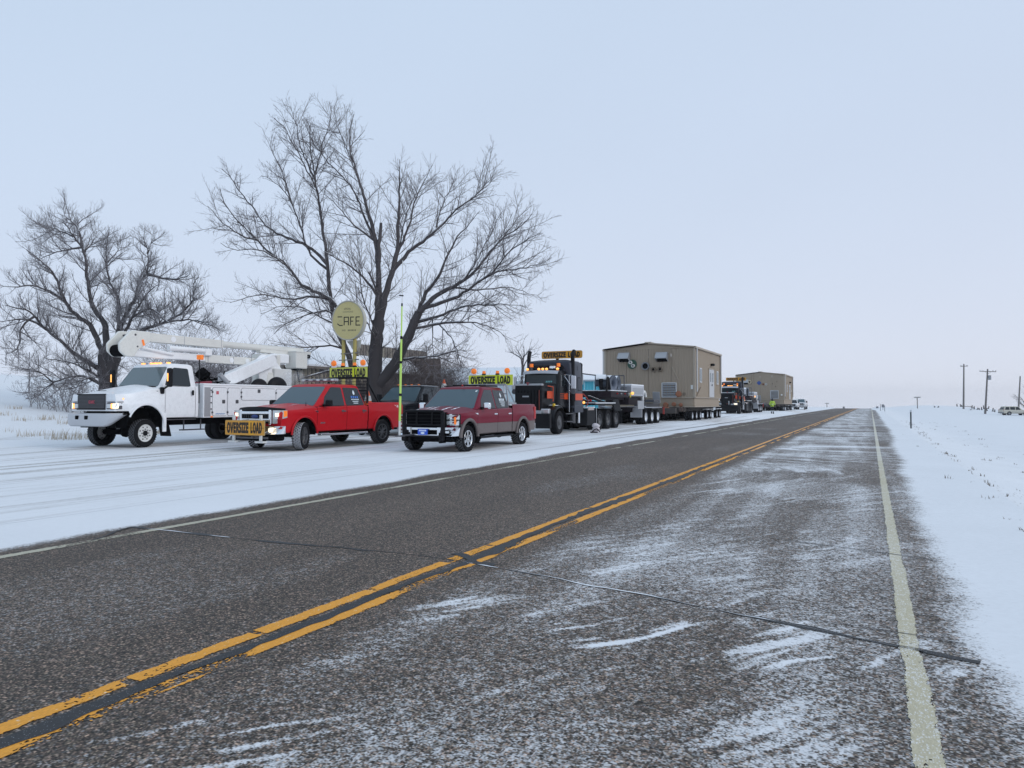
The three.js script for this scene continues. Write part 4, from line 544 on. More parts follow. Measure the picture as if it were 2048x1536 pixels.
  // chassis
  obj('chassis', [box(0.12, 0.24, 7.4, 0.45, 0.78, -2.7), box(0.12, 0.24, 7.4, -0.45, 0.78, -2.7), box(1.7, 0.25, 1.5, 0, 1.05, -1.3), box(1.1, 0.5, 1.3, 0, 1.0, 0.1), cyl(0.09, 0.09, 1.7, 8, 0, r + 0.02, 0, ...X90), sph(0.2, 0.2, r + 0.05, 0), cyl(0.1, 0.1, 1.7, 8, 0, r, -4.7, ...X90), sph(0.24, 0, r, -4.7)], MT.under, t);
  obj('step', [rbox(0.22, 0.04, 0.9, 0.01, 0.98, 0.50, -1.9), box(0.03, 0.35, 0.03, 0.98, 0.68, -1.55), box(0.03, 0.35, 0.03, 0.98, 0.68, -2.25), box(0.2, 0.03, 1.2, 1.0, 0.86, -1.35)], MT.steel, t);
  // utility body
  const ub = part('utility_body', t), y0 = 0.90, y1 = 2.04, u0 = -2.2, u1 = -6.6;
  for (const sg of [1, -1]) { obj('side_cabinet', rbox(0.5, y1 - y0, u0 - u1, 0.03, sg * 0.92, (y0 + y1) / 2, (u0 + u1) / 2), MT.white, ub); obj('top_rail', rbox(0.54, 0.07, u0 - u1 + 0.02, 0.03, sg * 0.92, y1 + 0.02, (u0 + u1) / 2), MT.white, ub); }
  obj('front_plate', rbox(0.02, y1 - y0 - 0.12, 0.26, 0.005, 1.172, (y0 + y1) / 2 - 0.02, -2.36), MT.dullAlu, ub); obj('body_floor', box(1.5, 0.08, u0 - u1, 0, 1.5, (u0 + u1) / 2), MT.grey, ub);
  const seam = std([0.25, 0.25, 0.27], 0.6);
  [[-2.58, -3.20, 0.06], [-3.26, -3.82, 0.06], [-3.90, -5.6, 0.62], [-5.66, -6.5, 0.06]].forEach(([a, b, lo], i) => {
    const o = soft(rect(b, y0 + lo, a, y1 - 0.09), 0.08), dm = (z, y, o2) => V(1.17 + o2, y, z); const d = part('cabinet_door', t); obj('door_seal', panel(soft(rect(b - 0.015, y0 + lo - 0.015, a + 0.015, y1 - 0.075), 0.09), dm, 0.012, 0.004), seam, d); obj('door_skin', panel(o, dm, 0.02, 0.016), MT.white, d); obj('latch', rbox(0.03, 0.13, 0.13, 0.02, 1.19, lo > 0.3 ? 1.86 : y0 + 0.56, lo > 0.3 ? (a + b) / 2 : b + 0.14), MT.steel, d); for (const y of [y0 + lo + 0.12, y1 - 0.24]) obj('hinge', rbox(0.03, 0.07, 0.06, 0.01, 1.185, y, a + 0.01), MT.steel, d);
  });
  obj('warning_label', panel(rect(-2.84, 1.72, -2.73, 1.83), (z, y, o2) => V(1.19 + o2, y, z), 0.004, 0.002), std([0.6, 0.12, 0.15], 0.6), t); obj('maker_script', panel(rect(-3.12, 1.0, -2.68, 1.06), (z, y, o2) => V(1.19 + o2, y, z), 0.004, 0.002), decal(128, 24, (x) => { x.clearRect(0, 0, 128, 24); x.fillStyle = '#5f93c8'; for (let i = 0; i < 12; i++) x.fillRect(4 + i * 10, 5 + (i % 3) * 2, 7, 13); }), t);
  for (let i = 0; i < 4; i++) obj('body_lamp', box(0.012, 0.04, 0.07, 1.176, 1.2 + i * 0.22, -2.52), MT.steel, t); obj('side_marker', rbox(0.02, 0.05, 0.1, 0.01, 1.18, 0.93, -2.55), MT.amber, t);
  obj('lamp_post', [bar([0.95, 1.4, -2.2], [0.95, 2.92, -2.2], 0.02)], MT.black, t); obj('amber_beacon', [rbox(0.22, 0.17, 0.14, 0.03, 0.98, 3.0, -2.2)], MT.amber, t);
  // gear lying in the body, under the boom
  obj('tool_clutter', [...Array.from({ length: 16 }, (_, i) => { const R = rng(60 + i); return bar([(R() - 0.5) * 1.2, 2.05 + R() * 0.2, -2.4 - R() * 1.6], [(R() - 0.5) * 1.4, 2.15 + R() * 0.5, -2.6 - R() * 2.4], 0.012 + R() * 0.02, 5); }), cyl(0.22, 0.22, 0.3, 12, 0.1, 2.45, -3.1, 0.4, 0, 0.8)], MT.under, t); obj('red_tool', [rbox(0.3, 0.1, 0.55, 0.04, 0.75, 2.12, -2.55, 0.1)], std([0.22, 0.02, 0.04], 0.5), t); obj('stowed_pipe', [cyl(0.09, 0.09, 0.5, 10, 0.6, 2.3, -3.6, 0.9, 0.3, 0)], MT.dullAlu, t);
  // turret and boom
  const cream = paintOf([0.76, 0.75, 0.70], 0.5, 0.3), bo = part('boom', t), cy = 3.42; bo.position.set(0, 0.06, -0.48);
  obj('turret', [cyl(0.42, 0.5, 0.55, 18, 0, 2.3, -5.75), rbox(0.7, 0.95, 0.9, 0.05, 0, 2.85, -5.85), cyl(0.55, 0.55, 0.1, 18, 0, 2.05, -5.75)], cream, bo); obj('turret_cover', [put(plate(soft([[-0.5, 2.0], [0.55, 2.0], [0.85, 3.02], [0.5, 3.3], [-0.1, 3.2], [-0.75, 2.6]], 0.1), 0.08, 0.02), 0.38, 0, -5.75, 0, -PI / 2, 0)], MT.white, bo);
  obj('lift_arm', put(plate(soft([[0, -0.06], [2.5, 0.90], [2.7, 0.66], [2.6, 0.42], [0.5, -0.36], [0, -0.36]], 0.08), 0.34, 0.02, 0, 0, -0.17), 0.42, 2.42, -3.15, 0, PI / 2, 0), MT.white, bo);
  obj('lower_boom', [rbox(0.30, 0.30, 3.1, 0.02, 0, 2.98, -4.25)], cream, bo); obj('lower_boom_insulator', [rbox(0.25, 0.25, 3.2, 0.03, 0, 3.0, -1.15)], MT.white, bo); for (const z of [-2.8, -4.0, -4.9]) obj('boom_collar', rbox(0.32, 0.32, 0.03, 0.01, 0, 2.98, z), MT.dullAlu, bo);
  obj('upper_boom', [rbox(0.32, 0.30, 3.1, 0.02, 0, cy + 0.14, -1.95), put(new THREE.CylinderGeometry(0.19, 0.15, 4.8, 4, 1, false, PI / 4).rotateX(PI / 2).scale(0.95, 1.0, 1), 0, cy + 0.15, -5.5, PI, 0, 0)], cream, bo); for (const z of [-1.75, -3.4]) obj('boom_collar', rbox(0.335, 0.315, 0.02, 0.01, 0, cy + 0.14, z), MT.dullAlu, bo);
  obj('elbow', [put(plate(soft([[0.38, 3.40], [0.38, 3.72], [-0.34, 3.72], [-0.76, 3.27], [-0.74, 3.02], [-0.54, 2.86], [-0.24, 2.85], [-0.10, 3.08], [0.28, 3.36]].map(([a, b]) => [a, b]), 0.07), 0.1, 0.02), 0.24, 0, 0.1, 0, PI / 2, 0), put(plate(soft([[0.38, 3.40], [0.38, 3.72], [-0.34, 3.72], [-0.76, 3.27], [-0.74, 3.02], [-0.54, 2.86], [-0.24, 2.85], [-0.10, 3.08], [0.28, 3.36]], 0.07), 0.1, 0.02), -0.34, 0, 0.1, 0, PI / 2, 0)], cream, bo);
  obj('elbow_drum', cyl(0.2, 0.2, 0.44, 18, 0, 3.05, 0.6, ...X90), MT.under, bo); obj('elbow_pin', [cyl(0.05, 0.05, 0.6, 10, 0, 3.02, 0.5, ...X90), cyl(0.035, 0.035, 0.7, 10, 0, 3.58, 0.3, ...X90), cyl(0.03, 0.03, 0.7, 10, 0, 3.2, 0.22, ...X90)], MT.steel, bo); obj('orange_tag', box(0.02, 0.2, 0.06, 0.36, 3.34, 0.02, 0.3), MT.amber, bo);
  obj('boom_cylinder', [cyl(0.09, 0.09, 1.5, 10, 0.16, 3.25, -1.85, PI / 2, 0, 0), cyl(0.05, 0.05, 1.4, 8, 0.18, 3.12, -0.6, PI / 2 - 0.12, 0, 0), rbox(0.2, 0.26, 0.3, 0.04, 0.16, 3.2, -2.75)], MT.white, bo); for (const z of [-1.3, -3.9, -4.7]) obj('boom_plate', cyl(0.1, 0.1, 0.02, 14, z > -2 ? 0.162 : 0.152, z > -2 ? cy + 0.14 : 2.98, z, ...X90), MT.white, bo);
  obj('boom_tip', [rbox(0.26, 0.13, 2.6, 0.03, 0, cy + 0.02, -6.7), rbox(0.2, 0.12, 1.1, 0.02, 0.05, cy + 0.1, -7.8)], cream, bo);
  obj('jib_head', [box(0.1, 0.14, 0.1, 0, cy + 0.12, -8.4), box(0.12, 0.14, 0.12, 0, cy - 0.04, -8.35)], MT.black, bo); obj('jib_bracket', [bar([0.05, cy - 0.05, -7.9], [0.05, cy - 0.05, -8.35], 0.015, 4), bar([0.05, cy - 0.16, -7.9], [0.05, cy - 0.12, -8.35], 0.015, 4), box(0.06, 0.18, 0.12, 0.05, cy - 0.1, -7.9)], MT.dullAlu, bo);
  obj('bucket', [rbox(0.6, 0.72, 0.7, 0.05, 0.28, 3.16, -7.3), rbox(0.64, 0.07, 0.74, 0.03, 0.28, 3.5, -7.3)], cream, bo); obj('bucket_mount', [rbox(0.4, 0.38, 0.9, 0.04, 0.1, 3.18, -6.4), rbox(0.3, 0.34, 0.4, 0.03, 0.2, 3.16, -5.9)], MT.white, bo); obj('bucket_foot', [bar([0.3, 2.75, -7.3], [0.3, 2.25, -7.45], 0.035), box(0.3, 0.1, 0.35, 0.3, 2.78, -7.3)], MT.under, bo);
  obj('rear_fittings', [rbox(0.8, 0.7, 1.0, 0.05, 0.1, 2.4, -6.3)], MT.whiteRim, bo); for (const [z, q] of [[-5.0, 0.40], [-5.95, 0.52]]) obj('black_cover', sph(1, 0.95, 2.03, z, 0.2, q * 0.8, q, 20), MT.black, t);
  park(t, 290, 894, 22.6, 0.03, 1.1);
}
// ================================================================ the heavy haulers: tractor, jeep dolly, modular trailer with its building
const navy = paintOf([0.04, 0.045, 0.062], 0.4, 0.1), kBlack = paintOf([0.006, 0.006, 0.008], 0.35, 0.15), orange = paintOf([0.62, 0.075, 0.02], 0.45, 0.2), grime = phys([0.022, 0.023, 0.026], 0.7, 0.3);
function tractor() {
  const t = thing('heavy_haul_tractor', 'black heavy haul tractor with orange stripe, nearest of the two, beside the rag bundle', 'truck tractor');
  const r = 0.54;
  // hood: a long narrow box tapering forward, with the tall radiator
  const hm = (w0, w1, y0, y1, z0, z1, c) => { const q = (w, y, z) => soft([[-w, 0.95], [w, 0.95], [w, y], [-w, y]], c).map(([x, yy]) => [x, yy, z]); const a = q(w0, y0, z0), b = q(w1, y1, z1); a.push(a[0]); b.push(b[0]); return sheet([a, b], 0.5); };
  obj('hood', [hm(0.66, 0.80, 2.26, 2.34, 0.72, -0.55, 0.16)], kBlack, t);
  const g = part('radiator', t); obj('radiator_shell', [rbox(1.36, 1.42, 0.14, 0.06, 0, 1.57, 0.76)], MT.black, g); for (let i = 0; i < 7; i++) obj('grille_bar', box(0.03, 1.0, 0.02, -0.48 + i * 0.16, 1.5, 0.84), MT.under, g); obj('radiator_trim', [box(0.02, 1.02, 0.02, 0.56, 1.5, 0.845), box(0.025, 0.5, 0.02, 0, 1.3, 0.85), box(0.3, 0.02, 0.02, 0, 1.06, 0.85), box(0.2, 0.02, 0.02, 0, 1.54, 0.85)], std([0.28, 0.06, 0.04], 0.5), g); obj('radiator_top', rbox(1.4, 0.1, 0.2, 0.04, 0, 2.25, 0.74), MT.dullAlu, g); obj('front_emblem', [put(new THREE.CylinderGeometry(0.1, 0.06, 0.03, 3), 0, 2.31, 0.86, PI / 2, 0, 0)], std([0.25, 0.03, 0.04], 0.4), g); obj('winter_front', rbox(0.75, 0.75, 0.03, 0.02, -0.25, 1.5, 0.86), MT.black, g); obj('front_label', box(0.32, 0.06, 0.01, -0.1, 1.72, 0.88), MT.dullAlu, g);
  for (const s of [1, -1]) obj('hood_side_panel', rbox(0.02, 0.34, 0.62, 0.01, s * 0.775, 1.80, 0.14), orange, t);
  obj('hood_rail', [bar([0.83, 2.16, -0.1], [0.83, 1.5, -0.1], 0.022), bar([0.81, 2.2, 0.45], [0.83, 2.16, -0.1], 0.022)], orange, t);
  for (const s of [1, -1]) obj('turn_lamp', rbox(0.1, 0.2, 0.16, 0.03, s * 0.98, 1.30, 0.15), std([0.75, 0.48, 0.02], 0.4), t);
  // headlamps in pods, bumper
  for (const s of [1, -1]) { obj('headlamp_pod', rbox(0.42, 0.24, 0.22, 0.04, s * 0.82, 1.05, 0.72), MT.alu, t); obj('headlamp', rbox(0.36, 0.17, 0.02, 0.01, s * 0.82, 1.05, 0.84), MT.clearLens, t);
    const f = []; for (let k = 0; k <= 12; k++) { const a = PI * (k / 12), y = r + 0.06 + Math.sin(a) * 0.72, z = Math.cos(a) * 0.78; f.push([[s * 0.72, y, z], [s * 1.18, y - 0.02, z], [s * 1.24, y - 0.10, z]]); } obj('front_fender', sheet(s > 0 ? f : f.map((q) => q.slice().reverse()), 0.7), kBlack, t);
    const sn = f.slice(5, 9).map((q) => q.slice(0, 2).map(([x, y, z]) => [x, y + 0.025, z])); obj('fender_snow', sheet(s > 0 ? sn : sn.map((q) => q.slice().reverse()), 0.7), MT.snow, t); }
  obj('bumper', [rbox(2.4, 0.66, 0.22, 0.05, 0, 0.62, 1.02)], MT.black, t); obj('bumper_guide', bar([-0.95, 0.9, 1.05], [-0.95, 2.4, 1.05], 0.012, 5), MT.black, t); obj('bumper_lamp', [rbox(0.36, 0.18, 0.05, 0.02, 0.55, 1.0, 1.0), rbox(0.1, 0.4, 0.04, 0.02, 0.18, 1.18, 0.98)], MT.dullAlu, t);
  // cab
  const C = cabShell({ y0: 1.25, y1: 2.90, zf0: -0.50, zf1: -0.62, zr0: -1.66, zr1: -1.66, w0: 0.96, w1: 0.92, corner: 0.16, crown: 0.10 });
  obj('cab', C.body, kBlack, t);
  obj('windscreen', panel(soft([[-0.80, 2.22], [0.80, 2.22], [0.77, 2.80], [-0.77, 2.80]], 0.09), C.frontMap, 0.02, 0.012), new THREE.MeshPhysicalMaterial({ color: lin(0.012, 0.022, 0.026), roughness: 0.07 }), t);
  obj('company_decal', panel(rect(0.22, 2.36, 0.62, 2.48), C.frontMap, 0.003, 0.018), decal(96, 32, (x) => { x.clearRect(0, 0, 96, 32); x.fillStyle = '#7fc4c4'; x.transform(1, 0, -0.3, 1, 8, 0); for (let i = 0; i < 4; i++) x.fillRect(6 + i * 20, 5, 14, 20); }), t);
  obj('sun_visor', sheet(span(-0.9, 0.9, 10).map((x) => { const f = (x / 0.9) ** 2; return [[x, 2.97 - 0.03 * f, -0.62 - 0.06 * f], [x, 2.94 - 0.03 * f, -0.46 - 0.1 * f], [x, 2.81 - 0.03 * f, -0.35 - 0.12 * f], [x, 2.80 - 0.03 * f, -0.36 - 0.12 * f]]; }), 0.9), std([0.45, 0.46, 0.5], 0.4, 0.3), t);
  for (let i = 0; i < 5; i++) obj('roof_marker_lamp', [sph(0.07, [-0.78, -0.18, 0.02, 0.22, 0.78][i], 3.03, -0.74, 1, 0.8, 1.2, 10)], MT.amberLit, t); for (const s of [-0.66, 0.74]) { obj('roof_beacon', cyl(0.085, 0.09, 0.16, 12, s, 3.22, -0.95), MT.amber, t); obj('beacon_base', cyl(0.05, 0.05, 0.14, 8, s, 3.08, -0.95), MT.steel, t); }
  obj('air_horn', [put(new THREE.CylinderGeometry(0.03, 0.08, 0.5, 10).rotateX(PI / 2), 0.55, 3.06, -0.9), rbox(0.3, 0.14, 0.2, 0.04, 0.52, 3.1, -0.8)], MT.chrome, t);
  for (const s of [1, -1]) { obj('side_window', panel(soft([[-0.72, 2.2], [-1.35, 2.2], [-1.35, 2.74], [-0.80, 2.74]], 0.06), C.sideMap(s), 0.02, 0.008), MT.darkGlass, t); obj('side_stripe', [panel(rect(-1.15, 1.60, -1.62, 1.90), C.sideMap(s), 0.01, 0.006)], s > 0 ? orange : orange, t); for (const y of [1.64, 1.74, 1.84]) obj('stripe_line', panel(rect(-0.66, y, -1.15, y + 0.028), C.sideMap(s), 0.006, 0.008), orange, t);
    const m = part('side_mirror', t); obj('mirror_frame', [bar([s * 1.03, 2.75, -0.95], [s * 1.5, 2.70, -0.85], 0.018), bar([s * 1.03, 1.85, -0.95], [s * 1.5, 2.05, -0.85], 0.018), bar([s * 1.5, 2.72, -0.85], [s * 1.5, 2.0, -0.85], 0.02), bar([s * 1.03, 2.70, -0.95], [s * 1.42, 2.2, -0.9], 0.014), bar([s * 1.3, 2.72, -0.9], [s * 1.3, 1.0, -0.9], 0.014)], MT.chrome, m); obj('mirror_head', rbox(0.24, 0.62, 0.10, 0.04, s * 1.54, 2.38, -0.84), MT.alu, m); obj('convex_mirror', cyl(0.12, 0.13, 0.1, 14, s * 1.52, 1.97, -0.82, PI / 2, 0, 0), MT.steel, m);
    obj('exhaust_stack', [bend([[s * 1.16, 1.3, -1.7], [s * 1.16, 3.3, -1.7], [s * 1.16, 3.7, -1.71], [s * 1.17, 3.94, -1.86]], 0.095, 12, 16)], MT.black, t); obj('stack_shield', cyl(0.13, 0.13, 1.0, 14, s * 1.16, 2.0, -1.7), MT.black, t);
    obj('cab_step', [box(0.3, 0.04, 0.9, s * 1.0, 0.55, -1.3), box(0.3, 0.04, 0.9, s * 1.0, 0.92, -1.3), cyl(0.14, 0.14, 0.8, 12, s * 0.95, 0.85, -2.2)], MT.steel, t); obj('grab_rail', [bar([s * 1.08, 0.95, -2.0], [s * 1.08, 1.9, -2.0], 0.02), cyl(0.07, 0.07, 0.6, 10, s * 1.12, 0.75, -2.55)], MT.chrome, t); }
  // sleeper
  const K = cabShell({ y0: 1.18, y1: 3.28, zf0: -1.72, zf1: -1.42, zr0: -3.0, zr1: -2.96, w0: 1.20, w1: 1.14, corner: 0.12, crown: 0.24 });
  obj('sleeper', K.body, navy, t); obj('sleeper_front_window', panel(soft([[-0.85, 3.02], [0.85, 3.02], [0.78, 3.24], [-0.78, 3.24]], 0.1), K.frontMap, 0.02, 0.008), MT.darkGlass, t);
  for (const s of [1, -1]) { obj('sleeper_stripe', panel(rect(-2.92, 1.56, -1.86, 1.88), K.sideMap(s), 0.01, 0.006), orange, t); const w = part('sleeper_vent', t); obj('vent_seal', panel(soft(rect(-2.72, 2.0, -2.3, 2.68), 0.06), K.sideMap(s), 0.01, 0.006), MT.black, w); obj('vent_door', panel(soft(rect(-2.68, 2.05, -2.34, 2.63), 0.06), K.sideMap(s), 0.02, 0.012), navy, w); obj('sleeper_skirt', rbox(0.1, 0.36, 1.15, 0.03, s * 1.16, 1.14, -2.4), navy, t); obj('sleeper_slot', panel(rect(-2.35, 3.0, -2.31, 3.22), K.sideMap(s), 0.01, 0.006), MT.black, t); }
  const sb = signBoard(t, 'oversize_load_sign', 0.42, 3.78, -2.1, 2.15, 0.37, amberFace, std([0.4, 0.28, 0.08], 0.6), 0.09); obj('sign_stand', [box(0.12, 0.2, 0.1, -0.25, -0.2, -0.06)], MT.black, sb);
  // back of the tractor: air cleaner column, headboard, frame, deck and snow
  obj('rear_column', [cyl(0.12, 0.12, 2.2, 12, 0.95, 2.2, -3.2), sph(0.14, 0.95, 3.3, -3.18), box(0.3, 2.0, 0.1, 0.6, 2.0, -3.12)], MT.black, t); obj('rear_lamp_box', [rbox(0.06, 0.5, 0.26, 0.02, 0.95, 2.6, -3.45)], MT.dullAlu, t); obj('amber_lamp', sph(0.07, 1.1, 1.45, -3.3), MT.amberLit, t); obj('red_air_hose', [bend([[0.9, 1.9, -3.7], [1.1, 1.6, -3.9], [0.9, 1.3, -4.3], [0.5, 1.15, -4.8]], 0.025, 6)], std([0.4, 0.03, 0.02], 0.5), t);
  for (const s of [1, -1]) { obj('frame_rail', box(0.12, 0.34, 10.2, s * 0.46, 0.95, -4.4), MT.under, t); obj('toolbox', [rbox(0.62, 0.85, 1.15, 0.03, s * 0.93, 0.72, -4.0)], grime, t); obj('toolbox_lamp', [rbox(0.05, 0.16, 0.8, 0.02, s * 1.25, 1.14, -3.9)], std([0.5, 0.42, 0.4], 0.5, 0.3), t); obj('toolbox_snow', rbox(0.6, 0.06, 1.1, 0.02, s * 0.93, 1.2, -4.0), MT.snow, t); obj('ladder_frame', [bar([s * 1.26, 0.35, -4.68], [s * 1.26, 1.18, -4.68], 0.018, 4), bar([s * 1.26, 0.35, -4.68], [s * 0.9, 0.35, -4.68], 0.018, 4)], MT.alu, t);
    obj('deck_edge', [rbox(0.7, 0.10, 3.3, 0.03, s * 0.9, 1.36, -6.2)], MT.black, t); obj('deck_snow', rbox(0.72, 0.05, 3.2, 0.02, s * 0.9, 1.425, -6.2), MT.snow, t);
    obj('rear_fender', put(plate(soft([[-0.05, 1.0], [0.95, 0.95], [0.95, 1.1], [0.55, 1.62], [-0.3, 1.66], [-0.45, 1.4]], 0.08), 0.1, 0.02), s * 1.15, 0, -7.8, 0, PI / 2, 0), grime, t); obj('rear_mud_flap', rbox(0.66, 0.72, 0.03, 0.01, s * 0.92, 0.66, -8.85), grime, t); obj('flap_hanger', [bar([s * 0.56, 1.04, -8.85], [s * 1.28, 1.04, -8.85], 0.02), bar([s * 0.58, 1.04, -8.84], [s * 0.58, 0.32, -8.84], 0.014, 4)], MT.alu, t);
    wheel(t, s * 1.04, r, 0, s, r, 0.36, 'hub', 0.05, false); for (const z of [-5.4, -6.75, -8.1]) for (const q of [1.06, 0.72]) wheel(t, s * q, r, z, s, r, 0.29, 'truck', 0, false); }
  obj('fifth_wheel', [put(plate(soft([[-0.55, -0.6], [0.55, -0.6], [0.5, 0.6], [-0.5, 0.6]], 0.2), 0.08, 0.02), 0, 1.5, -6.8, PI / 2 - 0.06, 0, 0)], MT.black, t); obj('ramp_rail', [box(0.22, 0.07, 2.2, 0.42, 1.62, -6.9, -0.13), box(0.22, 0.07, 2.2, -0.42, 1.62, -6.9, -0.13)], MT.black, t); for (const x of [0.42, -0.42]) obj('ramp_snow', box(0.1, 0.03, 2.1, x, 1.675, -6.9, -0.13), MT.snow, t);
  obj('deck_lamp', [rbox(0.12, 0.1, 0.08, 0.02, 0.6, 1.56, -5.6)], MT.redLens, t); obj('axle', [0, -5.4, -6.75, -8.1].map((z) => cyl(0.09, 0.09, 2.0, 8, 0, r, z, ...X90)), MT.under, t); obj('belly', [box(1.2, 0.5, 2.8, 0, 0.85, -1.2), box(0.9, 0.3, 4.2, 0, 0.75, -6.7), box(1.5, 0.35, 1.3, 0, 1.0, -2.8)], MT.under, t);
  return t;
}
function dolly() { // the three-axle jeep that couples tractor and trailer; origin as the tractor's
  const t = thing('jeep_dolly', 'three axle coupling dolly with white hubs and hose reels behind the nearer tractor', 'trailer dolly'), r = 0.48, Z = -14.0;
  obj('neck', [rbox(0.9, 0.42, 5.6, 0.05, 0, 1.75, -10.4), rbox(1.5, 0.5, 3.6, 0.06, 0, 1.5, -13.6), box(1.3, 0.3, 4.6, 0, 0.95, -15.0)], phys([0.022, 0.016, 0.02], 0.6, 0.3), t); obj('neck_plate', [rbox(2.1, 0.34, 3.2, 0.03, 0, 1.86, -9.2)], phys([0.026, 0.018, 0.022], 0.6, 0.3), t);
  for (let i = 0; i < 4; i++) obj('marker_lamp', rbox(0.16, 0.07, 0.04, 0.02, 1.06, 1.9, -8.6 - i * 0.7), i % 2 ? MT.clearLens : MT.redLens, t); obj('neck_snow', [rbox(2.0, 0.05, 3.0, 0.02, 0, 2.06, -9.2)], MT.snow, t); obj('amber_lamp', sph(0.09, 1.08, 1.95, -11.5), MT.amberLit, t); obj('warning_board', [box(0.02, 0.3, 0.22, 1.07, 1.85, -11.1)], std([0.5, 0.4, 0.05], 0.5), t);
  // hose reels stand in a row with snow on them
  for (const [z, a] of [[-8.4, 0.3], [-9.7, -0.2], [-10.6, 0.1]]) { const q = part('hose_reel', t, 0.2, 2.5, z, a); obj('reel_drum', turnX([[-0.34, 0.46], [-0.32, 0.47], [-0.3, 0.2], [0.3, 0.2], [0.32, 0.47], [0.34, 0.46]], 20), std([0.12, 0.14, 0.18], 0.5), q); obj('reel_hose', put(new THREE.TorusGeometry(0.32, 0.11, 8, 20), 0, 0, 0, 0, PI / 2, 0), MT.black, q); obj('reel_snow', sheet(span(0.5, PI - 0.5, 10).map((b) => [[-0.28, Math.sin(b) * 0.48, Math.cos(b) * 0.48], [0.28, Math.sin(b) * 0.48, Math.cos(b) * 0.48]]), 0.8), MT.snow, q); }
  obj('reel_frame', [bar([0.75, 2.05, -10.9], [0.75, 3.0, -10.9], 0.035), bar([0.75, 3.0, -10.9], [-0.4, 3.0, -10.9], 0.035), bar([-0.4, 2.05, -10.9], [-0.4, 3.0, -10.9], 0.035), bar([-0.9, 2.0, -8.0], [-0.9, 3.15, -8.0], 0.04), bar([-0.9, 3.05, -8.0], [0.2, 2.9, -8.4], 0.035)], MT.steel, t); obj('hose_loop', bend([[0.8, 2.0, -7.6], [0.75, 2.75, -7.9], [0.7, 2.75, -8.2], [0.7, 2.05, -8.5]], 0.06, 8), MT.black, t);
  obj('equipment_box', [rbox(1.6, 0.62, 2.6, 0.04, 0.2, 2.1, -12.9)], MT.alu, t); obj('equipment_grille', Array.from({ length: 8 }, (_, i) => box(0.01, 0.05, 2.2, 1.005, 1.92 + i * 0.05, -12.9)), MT.dullAlu, t); obj('box_snow', rbox(1.6, 0.1, 2.6, 0.04, 0.2, 2.46, -12.9), MT.snow, t); obj('spare_wheel_ring', [put(new THREE.TorusGeometry(0.34, 0.1, 8, 20, PI * 1.2), 0.9, 1.75, -14.5, 0, PI / 2, 0)], MT.whiteRim, t);
  for (const s of [1, -1]) { obj('dolly_fender', [rbox(0.75, 0.05, 1.6, 0.02, s * 0.88, 1.14, -13.0), rbox(0.75, 0.05, 4.0, 0.02, s * 0.88, 1.08, -15.6), rbox(0.75, 0.62, 0.05, 0.02, s * 0.88, 0.78, -12.9)], MT.alu, t); obj('side_plate', rbox(0.04, 0.5, 1.3, 0.01, s * 1.26, 1.25, -12.6), MT.dullAlu, t); for (const z of [Z, Z - 1.42, Z - 2.84]) for (const q of [1.06, 0.72]) wheel(t, s * q, r, z, s, r, 0.28, q > 1 ? 'white' : 'truck', 0, false); }
  obj('axle', [Z, Z - 1.42, Z - 2.84].map((z) => cyl(0.09, 0.09, 2.0, 8, 0, r, z, ...X90)), MT.under, t); obj('rear_coupling', [rbox(0.8, 0.4, 3.6, 0.05, 0, 1.15, -18.4), rbox(1.8, 0.2, 1.4, 0.04, 0, 1.5, -17.6)], MT.steel, t); obj('coupling_plate', [box(0.5, 0.8, 0.04, 0.6, 1.75, -18.6, 0.3)], MT.dullAlu, t); obj('red_strap', [box(0.12, 0.5, 0.05, 1.15, 0.85, -18.4)], std([0.4, 0.05, 0.04], 0.6), t);
  return t;
}
